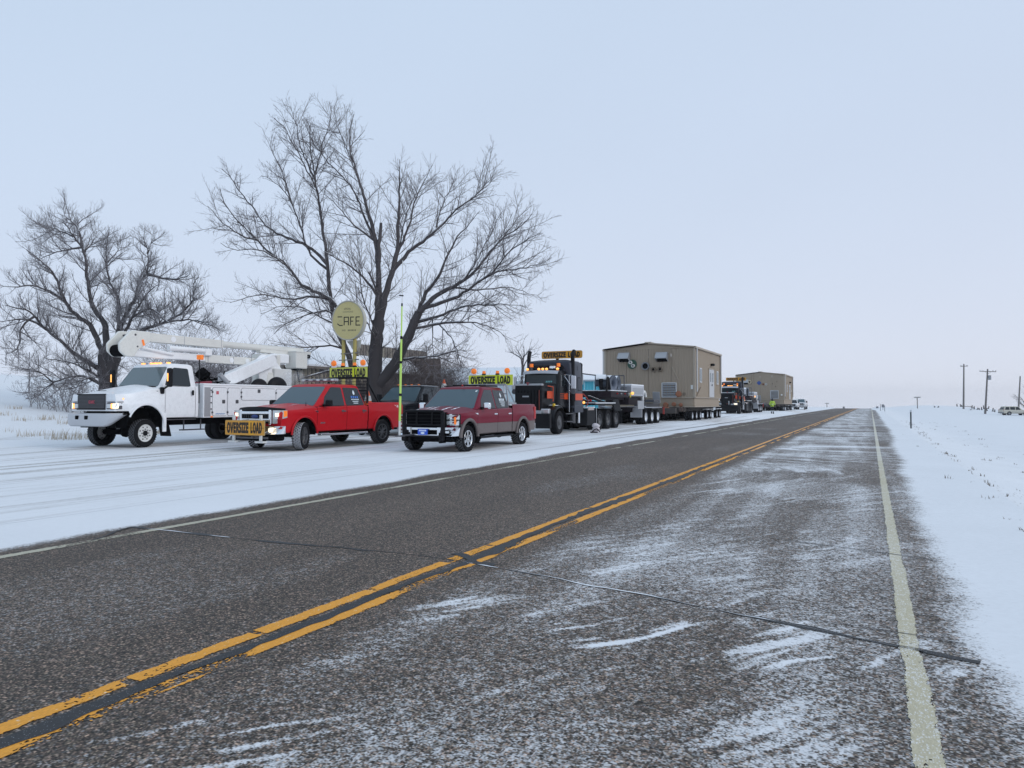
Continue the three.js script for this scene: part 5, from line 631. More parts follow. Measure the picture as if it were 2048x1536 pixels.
// corrugated steel building on a modular trailer: origin at the near front right-hand corner on the ground, x to the left is negative
const tan = phys([0.36, 0.295, 0.228], 0.6, 0.3), tanDark = phys([0.2, 0.16, 0.12], 0.6, 0.3), trim = phys([0.42, 0.36, 0.29], 0.5, 0.3), rust = std([0.32, 0.13, 0.07], 0.8);
function ribbed(len, h, pitch, depth) { const o = []; for (let x = 0; x < len - 0.01; x += pitch) o.push([x, 0], [x + pitch * 0.55, 0], [x + pitch * 0.65, depth], [x + pitch * 0.9, depth]); o.push([len, 0]); return sheet([o.map(([x, z]) => [x, 0, z]), o.map(([x, z]) => [x, h, z])], 0.2); }
function building(p, W, L, second) {
  const t = thing('module_building', second ? 'farther tan steel building on a trailer with a blue diamond sign' : 'nearer tan steel building on a trailer with two vent hoods', 'building', p);
  const yb = 1.72, ye = 5.35, yr = 5.72, yk = 1.02;
  // gable end in four sheets, each ribbed; the shallow gable above
  const n = 4, sw = W / n; for (let i = 0; i < n; i++) { obj('wall_sheet', put(ribbed(sw - 0.02, ye - yb - 0.01 * i, 0.21, 0.025), -W + i * sw + 0.01, yb, 0.02), tan, t); }
  obj('gable', put(plate([[-W, ye - 0.02], [0, ye - 0.02], [-W / 2, yr - 0.02]], 0.05, 0), 0, 0, 0), tan, t);
  const m = 4, sl = L / m; for (let i = 0; i < m; i++) { obj('side_sheet', put(ribbed(sl - 0.02, ye - yb, 0.24, 0.02), 0.02, yb, -i * sl - 0.01, 0, PI / 2, 0), tan, t); obj('far_side_sheet', put(ribbed(sl - 0.02, ye - yb, 0.24, 0.02), -W - 0.02, yb, -(i + 1) * sl, 0, -PI / 2, 0), tan, t); }
  obj('rear_wall', box(W, ye - yb, 0.05, -W / 2, (ye + yb) / 2, -L), tan, t);
  for (const sg of [-1, 1]) { const g = plate([[0, 0], [W / 2 + 0.12, -(yr - ye) * (1 + 0.24 / W)], [W / 2 + 0.12, -(yr - ye) * (1 + 0.24 / W) + 0.09], [0, 0.09]], L + 0.4, 0.01); obj('roof_slope', put(sg > 0 ? g : g.scale(-1, 1, 1), -W / 2, yr, -L - 0.2), trim, t); }
  obj('ridge_cap', [rbox(0.5, 0.12, L + 0.42, 0.04, -W / 2, yr + 0.08, -L / 2)], trim, t); obj('eave_gutter', [box(0.14, 0.13, L + 0.4, 0.1, ye - 0.01, -L / 2), box(0.14, 0.13, L + 0.4, -W - 0.1, ye - 0.01, -L / 2)], trim, t);
  obj('corner_post', [box(0.14, ye - yb, 0.14, 0.0, (ye + yb) / 2, 0.0)], trim, t); obj('corner_post', [box(0.14, ye - yb, 0.14, -W, (ye + yb) / 2, 0.0)], trim, t); obj('corner_post', [box(0.12, ye - yb, 0.14, 0.0, (ye + yb) / 2, -L)], trim, t);
  for (const [x, z] of [[-W - 0.14, 0.06], [0.13, -0.25], [0.13, -L + 0.15]]) obj('downpipe', [cyl(0.06, 0.06, ye - yb - 0.4, 8, x, (ye + yb) / 2 + 0.2, z)], std([0.55, 0.55, 0.55], 0.5), t);
  // skid base
  obj('skid', [box(W - 0.3, yb - yk - 0.06, 0.2, -W / 2, (yb + yk) / 2, -0.15)], tan, t); obj('skid', [box(0.2, yb - yk - 0.06, L - 0.3, -0.15, (yb + yk) / 2, -L / 2)], tan, t); obj('skid', [box(0.2, yb - yk - 0.06, L - 0.3, -W + 0.15, (yb + yk) / 2, -L / 2)], tan, t); obj('skid_flange', [box(W + 0.04, 0.06, 0.3, -W / 2, yb - 0.03, -0.1), box(0.3, 0.06, L, -0.1, yb - 0.03, -L / 2)], trim, t); obj('skid_foot', [box(W + 0.04, 0.06, 0.3, -W / 2, yk, -0.1), box(0.3, 0.06, L, -0.1, yk, -L / 2)], trim, t); obj('floor', box(W - 0.3, 0.1, L - 0.3, -W / 2, yb - 0.2, -L / 2), MT.under, t);
  // front fittings
  const hood = (x, y, w, h, d) => { const q = part('vent_hood', t, x, y, 0.02), o = [[h, 0], [h, d * 0.35], [h * 0.45, d], [h * 0.36, d]]; obj('hood_shell', [sheet([o.map(([b, c]) => [-w / 2, b, c]), o.map(([b, c]) => [w / 2, b, c])], 0.3), ...[-w / 2, w / 2].map((e) => put(plate([[0, 0.05], [0, h], [-d * 0.35, h], [-d, h * 0.45], [-d, h * 0.36]], 0.02, 0), e - 0.01, 0, 0, 0, PI / 2, 0))], MT.dullAlu, q); obj('hood_throat', box(w * 0.9, h * 0.5, 0.04, 0, h * 0.32, 0.02), MT.under, q); };
  const ring = (name, x, y, ro, ri, mat) => { const q = part(name, t, x, y, 0.04); obj('flange_ring', put(turnX([[0, ri], [0.16, ri], [0.18, (ri + ro) / 2], [0.16, ro], [0, ro]], 20), 0, 0, 0, 0, -PI / 2, 0), mat, q); obj('flange_bore', put(turnX([[0.02, ri], [0.021, 0]], 16), 0, 0, 0, 0, -PI / 2, 0), MT.under, q); };
  const pane = (name, x, y, w, h) => { const q = part(name, t, x, y, 0.03); obj('louver_frame', [box(w, 0.06, 0.1, 0, h / 2, 0.02), box(w, 0.06, 0.1, 0, -h / 2, 0.02), box(0.06, h, 0.1, w / 2, 0, 0.02), box(0.06, h, 0.1, -w / 2, 0, 0.02)], std([0.6, 0.61, 0.63], 0.5), q); obj('louver_back', box(w, h, 0.02, 0, 0, -0.01), MT.grey, q); for (let i = 0; i < 6; i++) obj('louver_slat', box(w - 0.1, 0.012, h / 6.2, 0, -h / 2 + (i + 0.5) * h / 6, 0.04, 0.75), MT.dullAlu, q); };
  if (!second) {
    hood(-5.25, 4.35, 0.85, 0.75, 0.6); hood(-2.35, 4.30, 0.85, 0.75, 0.6); const green = std([0.03, 0.09, 0.06], 0.5); { const q = part('pipe_cluster', t, -4.65, 4.22, 0.05); obj('backing_plate', put(cyl(0.36, 0.36, 0.06, 20, 0, 0, 0), 0, 0, 0.02, PI / 2, 0, 0), green, q); for (const [x, y] of [[-0.10, 0.13], [0.10, -0.13]]) obj('pipe_flange', put(turnX([[0, 0.07], [0.2, 0.07], [0.2, 0.13], [0, 0.14]], 16), x, y, 0.03, 0, -PI / 2, 0), MT.whiteRim, q); }
    ring('exhaust_port', -3.62, 4.05, 0.3, 0.22, MT.grey); ring('pipe_stub', -3.0, 3.78, 0.19, 0.1, tanDark); ring('pipe_stub', -2.5, 3.80, 0.19, 0.1, tanDark); pane('louver', -1.85, 2.25, 1.05, 1.05);
    obj('brace_rod', bar([-1.62, 3.95, 0.1], [-1.15, 3.0, 0.1], 0.03), trim, t); obj('notice_plate', box(0.16, 0.3, 0.01, -0.18, 2.45, 0.055), MT.whiteRim, t); for (const [x, y, q] of [[-1.15, 1.95, 0.22], [-1.5, 1.2, 0.16], [-2.1, 1.15, 0.2], [-1.0, 1.15, 0.14]]) obj('rusty_cover', put(turnX([[0, q], [0.08, q], [0.1, q * 0.8], [0.1, 0]], 14), x, y, 0.06, 0, -PI / 2, 0), rust, t); obj('stain_patch', [cyl(0.12, 0.12, 0.01, 12, -0.75, 1.95, 0.055, PI / 2, 0, 0)], tanDark, t);
  } else {
    hood(-5.4, 3.9, 0.75, 0.8, 0.3); ring('round_vent', -4.85, 4.3, 0.3, 0.12, std([0.5, 0.42, 0.3], 0.6)); obj('blue_diamond_sign', [put(plate(soft([[-0.34, 0], [0, -0.34], [0.34, 0], [0, 0.34]], 0.04), 0.03, 0.005), -3.5, 4.15, 0.06)], std([0.03, 0.08, 0.3], 0.5), t); ring('pipe_stub', -2.9, 3.95, 0.14, 0.08, rust); ring('pipe_stub', -2.5, 3.95, 0.15, 0.08, MT.whiteRim); pane('louver', -1.35, 2.4, 1.1, 1.2); obj('wall_lamp', sph(0.14, -0.35, 2.35, 0.1), MT.whiteRim, t); obj('riser_pipe', cyl(0.09, 0.09, yr - yb, 8, -4.35, (yr + yb) / 2, 0.1), tan, t); for (const [x, y] of [[-1.6, 4.0], [-1.0, 4.3], [-1.2, 3.6]]) obj('wall_fitting', cyl(0.08, 0.08, 0.1, 10, x, y, 0.08, PI / 2, 0, 0), tanDark, t);
  }
  // long side: door with a window pane, small window, wall lamp, louver
  const d = part('door', t); obj('door_leaf', box(0.06, 2.2, 1.9, 0.06, yb + 1.12, -L * 0.60), std([0.52, 0.53, 0.55], 0.5), d); for (const z of [-0.42, 0.42]) obj('door_pane', box(0.02, 0.7, 0.4, 0.1, yb + 1.6, -L * 0.60 + z), MT.wind, d); obj('door_handle', box(0.06, 0.15, 0.06, 0.12, yb + 1.0, -L * 0.60), MT.steel, d); obj('door_frame', [box(0.08, 0.08, 2.1, 0.06, yb + 2.27, -L * 0.60), box(0.08, 2.3, 0.08, 0.06, yb + 1.15, -L * 0.60 - 1.0), box(0.08, 2.3, 0.08, 0.06, yb + 1.15, -L * 0.60 + 1.0)], trim, d);
  for (const z of second ? [-0.3] : [-0.19, -0.86]) { const w = part('window', t); obj('window_frame', box(0.06, 1.1, 0.75, 0.05, yb + 1.65, z * L), std([0.55, 0.56, 0.57], 0.5), w); obj('window_pane', box(0.02, 0.92, 0.56, 0.08, yb + 1.65, z * L), MT.wind, w); } obj('wall_lamp', [rbox(0.3, 0.2, 0.4, 0.08, 0.18, yb + 2.62, -L * 0.60)], MT.black, t); obj('side_brace', bar([0.1, yb + 0.1, -0.3], [0.1, yb + 0.75, -1.6], 0.03), tanDark, t); obj('side_notice', box(0.02, 0.3, 0.35, 0.06, yb + 1.35, -L * 0.86), MT.whiteRim, t);
  return t;
}
function modular(p, W, L, second) {
  const t = thing('modular_trailer', second ? 'low multi wheel trailer under the farther tan building' : 'low multi wheel trailer under the nearer tan building', 'trailer', p), r = 0.37;
  obj('deck', [box(W * 0.82, 0.34, L + 1.0, -W / 2, 0.82, -L / 2 + 0.2), box(W * 0.9, 0.1, L, -W / 2, 0.955, -L / 2)], std([0.05, 0.04, 0.035], 0.7), t);
  for (let i = 0; i < 6; i++) obj('deck_lug', [rbox(0.3, 0.3, 0.2, 0.04, -W * 0.12 - i * W * 0.15, 0.84, 0.75)], i % 2 ? rust : std([0.09, 0.06, 0.05], 0.7), t);
  const rows = [-0.1, -1.45, -2.8, -L * 0.56, -L * 0.56 - 1.3, -L + 0.4, -L - 0.9];
  for (const z of rows) for (const x of [-0.15, -0.15 - W * 0.28, -0.15 - W * 0.62, -W + 0.3]) { wheel(t, x - 0.14, r, z, 1, r, 0.26, x > -0.2 ? 'white' : 'truck', 0, false); if (x < -0.2 || z > -3) wheel(t, x - 0.46, r, z, 1, r, 0.26, 'truck', 0, false); }
  obj('suspension_arm', rows.map((z) => box(W * 0.9, 0.14, 0.2, -W / 2, 0.55, z)), MT.under, t); obj('wheel_snow_guard', rows.slice(3).map((z) => rbox(0.4, 0.04, 0.8, 0.02, -0.3, 0.80, z)), MT.snow, t);
  obj('drawbar', [box(0.9, 0.3, 3.0, -W / 2 - 0.2, 0.85, 1.8), box(0.3, 0.3, 2.6, -W / 2 + 0.7, 0.85, 1.6, 0, 0.4)], MT.steel, t); obj('bogie_frame', [rbox(1.6, 0.4, 0.9, 0.06, -W * 0.28, 0.72, 0.7)], std([0.07, 0.06, 0.055], 0.7), t);
  return t;
}
const T1 = tractor(), J1 = dolly();
park(T1, 1113, 865.5, 32.4, 0, 1.04); T1.position.y = groundY(T1.position.x, -T1.position.z - 0) - 0.01; J1.position.copy(T1.position);
const k1 = T1.position;
T1.position.y = groundY(k1.x, -k1.z + 5) - 0.02; J1.position.y = groundY(k1.x, -k1.z + 15) - 0.02;
const B1P = V(-11.4, groundY(-13, 57) - 0.02, -52.0), B2P = V(-11.3, groundY(-13, 115) - 0.02, -111);
modular(B1P, 6.8, 9.7, false); building(B1P, 6.8, 9.7, false);
const T2 = copyOf(T1, V(-13.6, groundY(-13, 85) - 0.02, -78.6), 0, 'black heavy haul tractor with a bright headlamp, farther of the two'); const J2 = copyOf(J1, V(-13.6, groundY(-13, 92) - 0.02, -78.6), 0, 'coupling dolly with reels between the farther tractor and farther building');
T2.children.find((c) => c.name === 'headlamp').material = MT.headLit;
modular(B2P, 6.7, 12, true); building(B2P, 6.7, 12, true);
{ // second jeep between dolly two and its building keeps the gap closed: a plain long drawbar
  const t = tag(obj('long_drawbar', [rbox(0.6, 0.4, 14, 0.05, 0, 0, 0), rbox(1.6, 0.3, 4, 0.05, 0, 0.1, -4)], MT.steel), 'long steel drawbar running to the farther tan building', 'drawbar'); t.position.set(-14.3, B2P.y + 0.95, -103.5);
}
// ================================================================ trees, brush, grass
const bark = std([0.075, 0.066, 0.068], 0.95), twigBark = std([0.185, 0.165, 0.17], 0.95), frostBark = std([0.21, 0.195, 0.20], 0.95);
// limbs are [r0, r1, depthSway, [px, py]...] traced on the photo, laid out at a depth and bent in and out of that plane
function limbPath(l, d0, R, done = []) { const trim = d0 > 40 ? 0.88 : 0.93, sway = l[2], pts = l.slice(3), n = pts.length; let from = null, near = 32;
  for (const q of done) for (const p of q) { const v = p.clone().applyMatrix4(camera.matrixWorldInverse), e = Math.hypot(1024 - v.x / v.z * FPX - pts[0][0], 768 + v.y / v.z * FPX - pts[0][1]); if (e < near) { near = e; from = p; d0 = -v.z; } }
  const c = new THREE.CatmullRomCurve3(pts.map(([x, y], i) => i || !from ? pix(x, y, d0 + sway * Math.pow(i / (n - 1), 1.3) + (i ? 0.25 * (R() - 0.5) : 0)) : from.clone()), false, 'centripetal'); const m = Math.max(6, Math.round(c.getLength() / 0.3)); return c.getSpacedPoints(m).filter((_, i) => i <= m * (l[0] > 0.2 && l[1] > 0.05 ? 1 : trim)).map((p, i) => i > 1 && i < m ? p.add(V(R() - 0.5, R() - 0.5, R() - 0.5).multiplyScalar(0.07)) : p); }
const UP = V(0, 1, 0);
function shoot(start, dir, len, R, bendUp, wob) { const n = Math.max(2, Math.round(len / 0.22)), o = [start.clone()], d = dir.clone(); for (let i = 1; i <= n; i++) { d.add(V(R() - 0.5, R() - 0.5, R() - 0.5).multiplyScalar(wob)).addScaledVector(UP, bendUp / n).normalize(); o.push(o[i - 1].clone().addScaledVector(d, len / n)); } return o; }
function side(t, ang, R) { const a = V(R() - 0.5, R() - 0.5, R() - 0.5); a.addScaledVector(t, -a.dot(t)).normalize(); return t.clone().multiplyScalar(Math.cos(ang)).addScaledVector(a, Math.sin(ang)).normalize(); }
function grow(paths, K, R) { // paths: [points, r0, r1, level]
  const fine = new Heap(), mid = new Heap();
  const sprout = (p, r0, r1, lev, len) => {
    const n = p.length, step = K.step[lev]; let acc = R() * step, total = 0; for (let i = 1; i < n; i++) total += p[i].distanceTo(p[i - 1]); let run = 0;
    for (let i = 1; i < n; i++) { const seg = p[i].distanceTo(p[i - 1]), t = V().subVectors(p[i], p[i - 1]).normalize(); acc += seg; run += seg;
      while (acc > step) { acc -= step * (0.7 + 0.6 * R()); const f = run / total; if (f < K.from[lev]) continue;
        const L = (lev ? 1 : 1 - 0.62 * f * f) * K.len[lev] * (0.45 + 0.9 * R()) * (lev ? 1 - 0.45 * f : 0.45 + 1.0 * Math.sin(PI * Math.min(1, 0.15 + 0.75 * f))), d = side(t, K.ang[lev] * (0.7 + 0.6 * R()), R); d.y += K.lift[lev]; d.normalize();
        const rr = Math.min(lerp(r0, r1, f) * 0.6, K.rad[lev]), q = shoot(p[i - 1].clone().lerp(p[i], R()), d, L, R, K.bend[lev], K.wob), m = q.length;
        (lev ? fine : mid).add(q, q.map((_, k) => lerp(rr, K.tip[lev], k / (m - 1))), lev ? 3 : 5); if (lev + 1 < K.step.length) sprout(q, rr, K.tip[lev], lev + 1, L); } }
  };
  for (const [p, r0, r1] of paths) sprout(p, r0, r1, 0);
  return [mid, fine];
}
function tree(name, label, d0, limbs, K, seed, group) {
  const R = rng(seed); limbs = limbs.map((l, i) => i < (K.trunks ?? 1) ? l : [l[0] * (K.thin ?? 1), l[1] * 0.7, ...l.slice(2)]); const paths = []; for (const l of limbs) paths.push([limbPath(l, d0, R, paths.map((q) => q[0])), l[0], l[1]]);
  const base = paths[0][0][0].clone(); const t = thing(name, label, 'tree', V(base.x, 0, base.z)); t.position.set(base.x, groundY(base.x, -base.z), base.z); const off = t.position.clone().negate(), loc = (g) => g.translate(off.x, off.y, off.z);
  const wood = paths.map(([p, r0, r1]) => { const n = p.length; return pipe(p, p.map((_, i) => lerp(r0, r1, Math.pow(i / (n - 1), 0.62)) * (0.93 + 0.14 * R())), r0 > 0.12 ? 10 : 7); });
  const nT = K.trunks ?? 1; obj('trunk', wood.slice(0, nT).map(loc), bark, t); obj('limb', wood.slice(nT).map(loc), bark, t);
  const [mid, fine] = grow(paths.slice(K.skip ?? 0), K, R); obj('branch', mid.build(off), K.midMat || bark, t).userData.kind = 'stuff'; obj('crown', fine.build(off), K.fineMat || twigBark, t).userData.kind = 'stuff';
  // snow lying along the upper side of the leaning limbs
  const sn = []; for (const [p, r0, r1] of paths) { const n = p.length; for (let i = 0; i + 3 < n; i += 3) { const q = p.slice(i, i + 4), dir = V().subVectors(q[3], q[0]).normalize(), r = lerp(r0, r1, i / n); if (Math.abs(dir.y) < 0.86 && r > 0.035 && R() < 0.75) sn.push(loc(pipe(q.map((v) => v.clone().add(V(0, r * 0.82, 0))), [r * 0.1, r * 0.42, r * 0.42, r * 0.1], 5, false))); } }
  if (sn.length) obj('snow', sn, MT.snow, t).userData.kind = 'stuff';
  return t;
}
const cottonwood = { trunks: 3, thin: 0.62, step: [0.34, 0.18, 0.13], from: [0.14, 0.12, 0.15], len: [1.6, 0.8, 0.36], ang: [0.70, 0.75, 0.7], lift: [0.06, 0.06, 0.08], bend: [0.2, 0.25, 0.15], rad: [0.021, 0.0105, 0.0075], tip: [0.0075, 0.0055, 0.0045], wob: 0.15, midMat: std([0.13, 0.118, 0.122], 0.95), fineMat: std([0.225, 0.205, 0.21], 0.95) };
tree('bare_cottonwood', 'tall spreading bare tree behind the red and black pickups', 35, [
  [0.44, 0.30, 0, [748, 800], [750, 740], [753, 690], [756, 640]],
  [0.26, 0.07, 0.6, [755, 655], [757, 586], [757, 501], [762, 446]],
  [0.32, 0.2, -0.8, [762, 775], [785, 735], [808, 690], [838, 625]],
  [0.30, 0.03, 1.5, [716, 778], [705, 735], [688, 690], [671, 655], [661, 593], [654, 519], [644, 451], [634, 383], [630, 349], [620, 282], [623, 205]],
  [0.10, 0.02, 0.8, [644, 440], [634, 383], [610, 332], [583, 282], [563, 248], [529, 224]], [0.09, 0.015, 2.5, [634, 360], [603, 299], [590, 241], [576, 200]], [0.07, 0.015, 3, [632, 350], [645, 290], [660, 240], [664, 198]],
  [0.22, 0.02, -1.6, [690, 690], [668, 607], [603, 569], [573, 529], [535, 502], [512, 478], [485, 451], [451, 410], [430, 340]], [0.08, 0.015, -2.5, [520, 487], [480, 470], [440, 440], [408, 400]], [0.08, 0.015, -2, [573, 529], [520, 500], [470, 500], [430, 480]],
  [0.16, 0.02, 2.2, [657, 530], [620, 495], [563, 471], [535, 454], [512, 424], [485, 390], [461, 356], [425, 318]], [0.12, 0.015, 1, [640, 540], [623, 512], [603, 461], [586, 414], [563, 376], [535, 356], [502, 343]], [0.07, 0.015, 1.4, [586, 414], [566, 350], [549, 315], [536, 285]],
  [0.11, 0.015, -3, [668, 600], [630, 593], [583, 598], [535, 591], [502, 593], [468, 603], [434, 603]], [0.09, 0.015, -2.5, [676, 640], [654, 622], [603, 634], [563, 654], [542, 674]], [0.08, 0.015, -3.2, [680, 660], [650, 640], [600, 615], [555, 615], [500, 640]], [0.10, 0.02, -3, [700, 700], [665, 692], [625, 694], [590, 700], [560, 720]],
  [0.13, 0.02, -2.6, [715, 745], [690, 738], [655, 742], [620, 752], [585, 764]],
  [0.24, 0.02, 1.2, [757, 520], [749, 475], [732, 410], [715, 349], [698, 285], [705, 240], [718, 196]], [0.12, 0.015, 2.4, [751, 490], [725, 425], [705, 376], [651, 319], [617, 265], [612, 214]], [0.11, 0.015, -1, [745, 478], [705, 447], [664, 400], [640, 378]], [0.06, 0.012, 1.8, [715, 349], [690, 290], [672, 240], [668, 196]],
  [0.14, 0.02, -2, [754, 600], [718, 546], [671, 515], [640, 500]], [0.08, 0.012, -2.2, [740, 660], [728, 603], [718, 519], [715, 450]], [0.07, 0.012, -3, [748, 690], [735, 647], [691, 590], [664, 569]], [0.10, 0.06, -1.2, [757, 590], [745, 560], [735, 540]],
  [0.40, 0.02, 1.6, [755, 645], [774, 579], [791, 518], [797, 434], [799, 349], [801, 288]], [0.14, 0.015, 2, [791, 515], [818, 451], [831, 400], [852, 356], [874, 312]], [0.20, 0.015, 0.6, [785, 535], [828, 495], [852, 478], [882, 451], [916, 417], [950, 393], [977, 363], [990, 325]], [0.08, 0.012, 1.4, [940, 400], [972, 372], [1004, 340]], [0.08, 0.012, 3, [800, 500], [812, 430], [835, 380], [840, 330]], [0.07, 0.012, 2.6, [870, 462], [885, 410], [905, 370], [920, 345]],
  [0.28, 0.015, 1.5, [804, 694], [838, 620], [852, 586], [875, 556], [892, 518], [913, 478], [943, 441], [975, 405]], [0.24, 0.015, -1, [838, 625], [875, 589], [916, 569], [943, 549], [970, 518], [997, 485], [1028, 461], [1051, 444], [1078, 405]], [0.18, 0.015, -2.4, [850, 620], [909, 596], [950, 569], [984, 545], [1017, 505], [1065, 474], [1105, 457]], [0.10, 0.012, -3, [955, 566], [990, 545], [1040, 538], [1085, 525], [1118, 508]], [0.15, 0.012, -1.8, [842, 654], [882, 630], [930, 613], [977, 610], [1024, 610], [1078, 617]], [0.14, 0.012, -3, [838, 664], [892, 647], [943, 644], [994, 661], [1028, 692]], [0.08, 0.012, 2.4, [905, 575], [960, 580], [1020, 575], [1070, 590], [1100, 580]], [0.08, 0.012, 3, [925, 560], [960, 510], [990, 450], [1010, 410]], [0.07, 0.012, 1, [970, 520], [1010, 470], [1040, 430], [1060, 412]],
  [0.11, 0.02, -2, [790, 720], [830, 716], [867, 713], [900, 704], [940, 700]], [0.07, 0.012, -3, [880, 645], [905, 680], [920, 720], [925, 760]], [0.06, 0.012, -2, [868, 640], [866, 690], [868, 750]],
], cottonwood, 11);
const willow = { trunks: 2, thin: 0.72, step: [0.24, 0.13, 0.11], from: [0.18, 0.1, 0.15], len: [1.4, 0.85, 0.42], ang: [0.95, 0.8, 0.7], lift: [0.05, 0.12, 0.2], bend: [0.4, 0.5, 0.3], rad: [0.032, 0.013, 0.009], tip: [0.010, 0.006, 0.005], wob: 0.3, midMat: std([0.15, 0.136, 0.142], 0.95), fineMat: std([0.28, 0.265, 0.275], 0.95) };
tree('bare_willow', 'gnarled bare tree with frosted twigs behind the bucket truck', 41, [
  [0.56, 0.40, 0, [218, 800], [216, 764], [213, 725], [212, 695]], [0.42, 0.3, -0.5, [216, 760], [226, 725], [232, 700]],
  [0.30, 0.03, -1.4, [210, 715], [200, 692], [181, 652], [150, 627], [134, 608], [119, 574], [106, 546], [91, 530], [56, 502], [6, 483]], [0.14, 0.02, -2, [136, 606], [106, 586], [70, 572], [25, 574], [-20, 566]],
  [0.26, 0.03, -2.4, [208, 745], [150, 708], [119, 680], [84, 652], [62, 624], [25, 614], [-25, 598]], [0.10, 0.02, -3, [70, 630], [45, 650], [38, 690], [20, 706], [-10, 712]], [0.12, 0.02, -2, [90, 655], [60, 640], [20, 640], [-20, 650]],
  [0.32, 0.03, 0.8, [213, 700], [209, 646], [184, 611], [175, 555], [166, 499], [147, 474], [131, 449], [94, 428]], [0.10, 0.015, 1.6, [168, 500], [187, 480], [194, 455]], [0.10, 0.015, 0, [163, 492], [125, 502], [92, 513], [60, 530]], [0.12, 0.015, 2, [166, 490], [156, 458], [131, 430], [124, 403]], [0.08, 0.015, 2.4, [147, 474], [120, 462], [85, 450], [60, 440]],
  [0.24, 0.02, 2, [228, 700], [237, 655], [237, 599], [219, 561], [212, 521], [216, 474], [226, 430]], [0.08, 0.015, 2, [214, 530], [235, 500], [245, 470]],
  [0.24, 0.02, 1.2, [230, 705], [247, 639], [269, 599], [278, 567], [294, 542], [294, 499], [281, 467], [260, 450]], [0.14, 0.015, -0.4, [295, 545], [337, 558], [369, 555], [396, 534]], [0.08, 0.015, 1.6, [292, 505], [305, 480], [312, 455]],
  [0.20, 0.02, -1.2, [236, 700], [259, 645], [291, 592], [319, 567], [345, 560]], [0.26, 0.02, -0.6, [240, 715], [281, 664], [328, 646], [366, 624], [387, 596], [387, 567], [403, 549], [433, 536]], [0.12, 0.015, -2.2, [260, 635], [300, 618], [330, 640], [350, 655]], [0.10, 0.015, -2, [330, 645], [380, 640], [420, 650], [455, 670]],
  [0.10, 0.02, -3, [205, 765], [175, 740], [140, 725], [95, 718], [80, 715]], [0.12, 0.02, -4, [205, 775], [160, 752], [106, 767], [75, 792], [52, 798], [28, 784]], [0.07, 0.012, -4, [104, 767], [80, 745], [50, 738], [15, 730]], [0.09, 0.015, -3.4, [208, 770], [180, 755], [150, 770], [120, 785]],
], willow, 23);
{ const K = { trunks: 1, step: [0.5, 0.4], from: [0.2, 0.1], len: [1.6, 0.8], ang: [0.8, 0.7], lift: [0.1, 0.1], bend: [0.4, 0.3], rad: [0.03, 0.016], tip: [0.012, 0.010], wob: 0.2, midMat: frostBark, fineMat: frostBark };
  tree('frosted_tree', 'small frosted bare tree left of the nearer heavy tractor', 78, [[0.22, 0.14, 0, [1040, 790], [1044, 755], [1046, 730]], [0.14, 0.02, 0, [1046, 735], [1040, 715], [1020, 705], [1005, 700]], [0.14, 0.02, 1, [1046, 732], [1048, 705], [1046, 680]], [0.10, 0.02, -1, [1046, 735], [1058, 715], [1075, 708], [1090, 712]], [0.08, 0.02, 1, [1046, 720], [1032, 695], [1026, 690]], [0.08, 0.02, 1, [1048, 715], [1060, 698], [1066, 690]]], K, 31);
  tree('roadside_bush', 'bare bush at the right edge beside the beige wagon', 120, [[0.2, 0.1, 0, [2052, 826], [2054, 805]], [0.1, 0.02, 0, [2053, 812], [2042, 796], [2030, 787]], [0.1, 0.02, 1, [2054, 806], [2050, 780], [2046, 765]], [0.1, 0.02, -1, [2052, 815], [2040, 806], [2032, 802]]], K, 33); }
// tangled brush: many arching stems from a patch of ground
function brush(name, label, x, s, w, d, h, n, seed, mat) {
  const R = rng(seed), g = new Heap(), y0 = groundY(x, s); for (let i = 0; i < n; i++) { const b = V((R() - 0.5) * w, 0, (R() - 0.5) * d); b.y = groundY(x + b.x, s - b.z) - y0 - 0.05; const q = shoot(b, V(R() - 0.5, 0.9 + R(), R() - 0.5).normalize(), h * (0.6 + 0.7 * R()), R, -0.9 * R(), 0.34); g.add(q, q.map((_, k) => lerp(0.016, 0.006, k / (q.length - 1))), 4); for (let k = 1; k < q.length; k++) for (let m = 0; m < 2; m++) { const c = shoot(q[k], side(V().subVectors(q[k], q[k - 1]).normalize(), 0.9, R), h * 0.28 * (0.5 + R()), R, 0.2, 0.4); g.add(c, c.map((_, e) => lerp(0.008, 0.005, e / (c.length - 1))), 3); } }
  const t = thing(name, label, 'bush', V(x, y0, -s)); obj('stem', g.build(V(0, 0, 0)), mat || twigBark, t).userData.kind = 'stuff'; return t;
}
const at = (px, d) => { const p = pix(px, 800, d); return [p.x, -p.z]; };
brush('thicket', 'low frosted thicket at the foot of the gnarled tree', ...at(175, 39), 6.5, 3.5, 1.5, 85, 3, std([0.26, 0.24, 0.25], 0.95));
brush('thicket', 'thicket behind the folded boom, right of the gnarled tree', ...at(428, 43), 8.5, 3, 4.0, 150, 5, std([0.22, 0.20, 0.21], 0.95));
brush('thicket', 'dark brush against the boarded cafe wall', ...at(600, 41), 6, 1.2, 1.1, 40, 7, std([0.13, 0.115, 0.115], 0.95));
brush('thicket', 'tangled brush around the cafe sign posts', ...at(715, 37.5), 4.5, 2, 2.6, 170, 9, std([0.15, 0.13, 0.13], 0.95));
brush('thicket', 'tall brown vine tangle covering the right end of the cafe', ...at(848, 46), 3.2, 2.4, 3.6, 240, 13, std([0.13, 0.105, 0.10], 0.95));
brush('thicket', 'brush at the base of the big tree beside the yellow pole', ...at(780, 38), 3.5, 2, 2.0, 90, 15);
brush('thicket', 'thin droopy twigs beside the orange lamps', ...at(915, 44), 3, 2, 2.6, 40, 17);
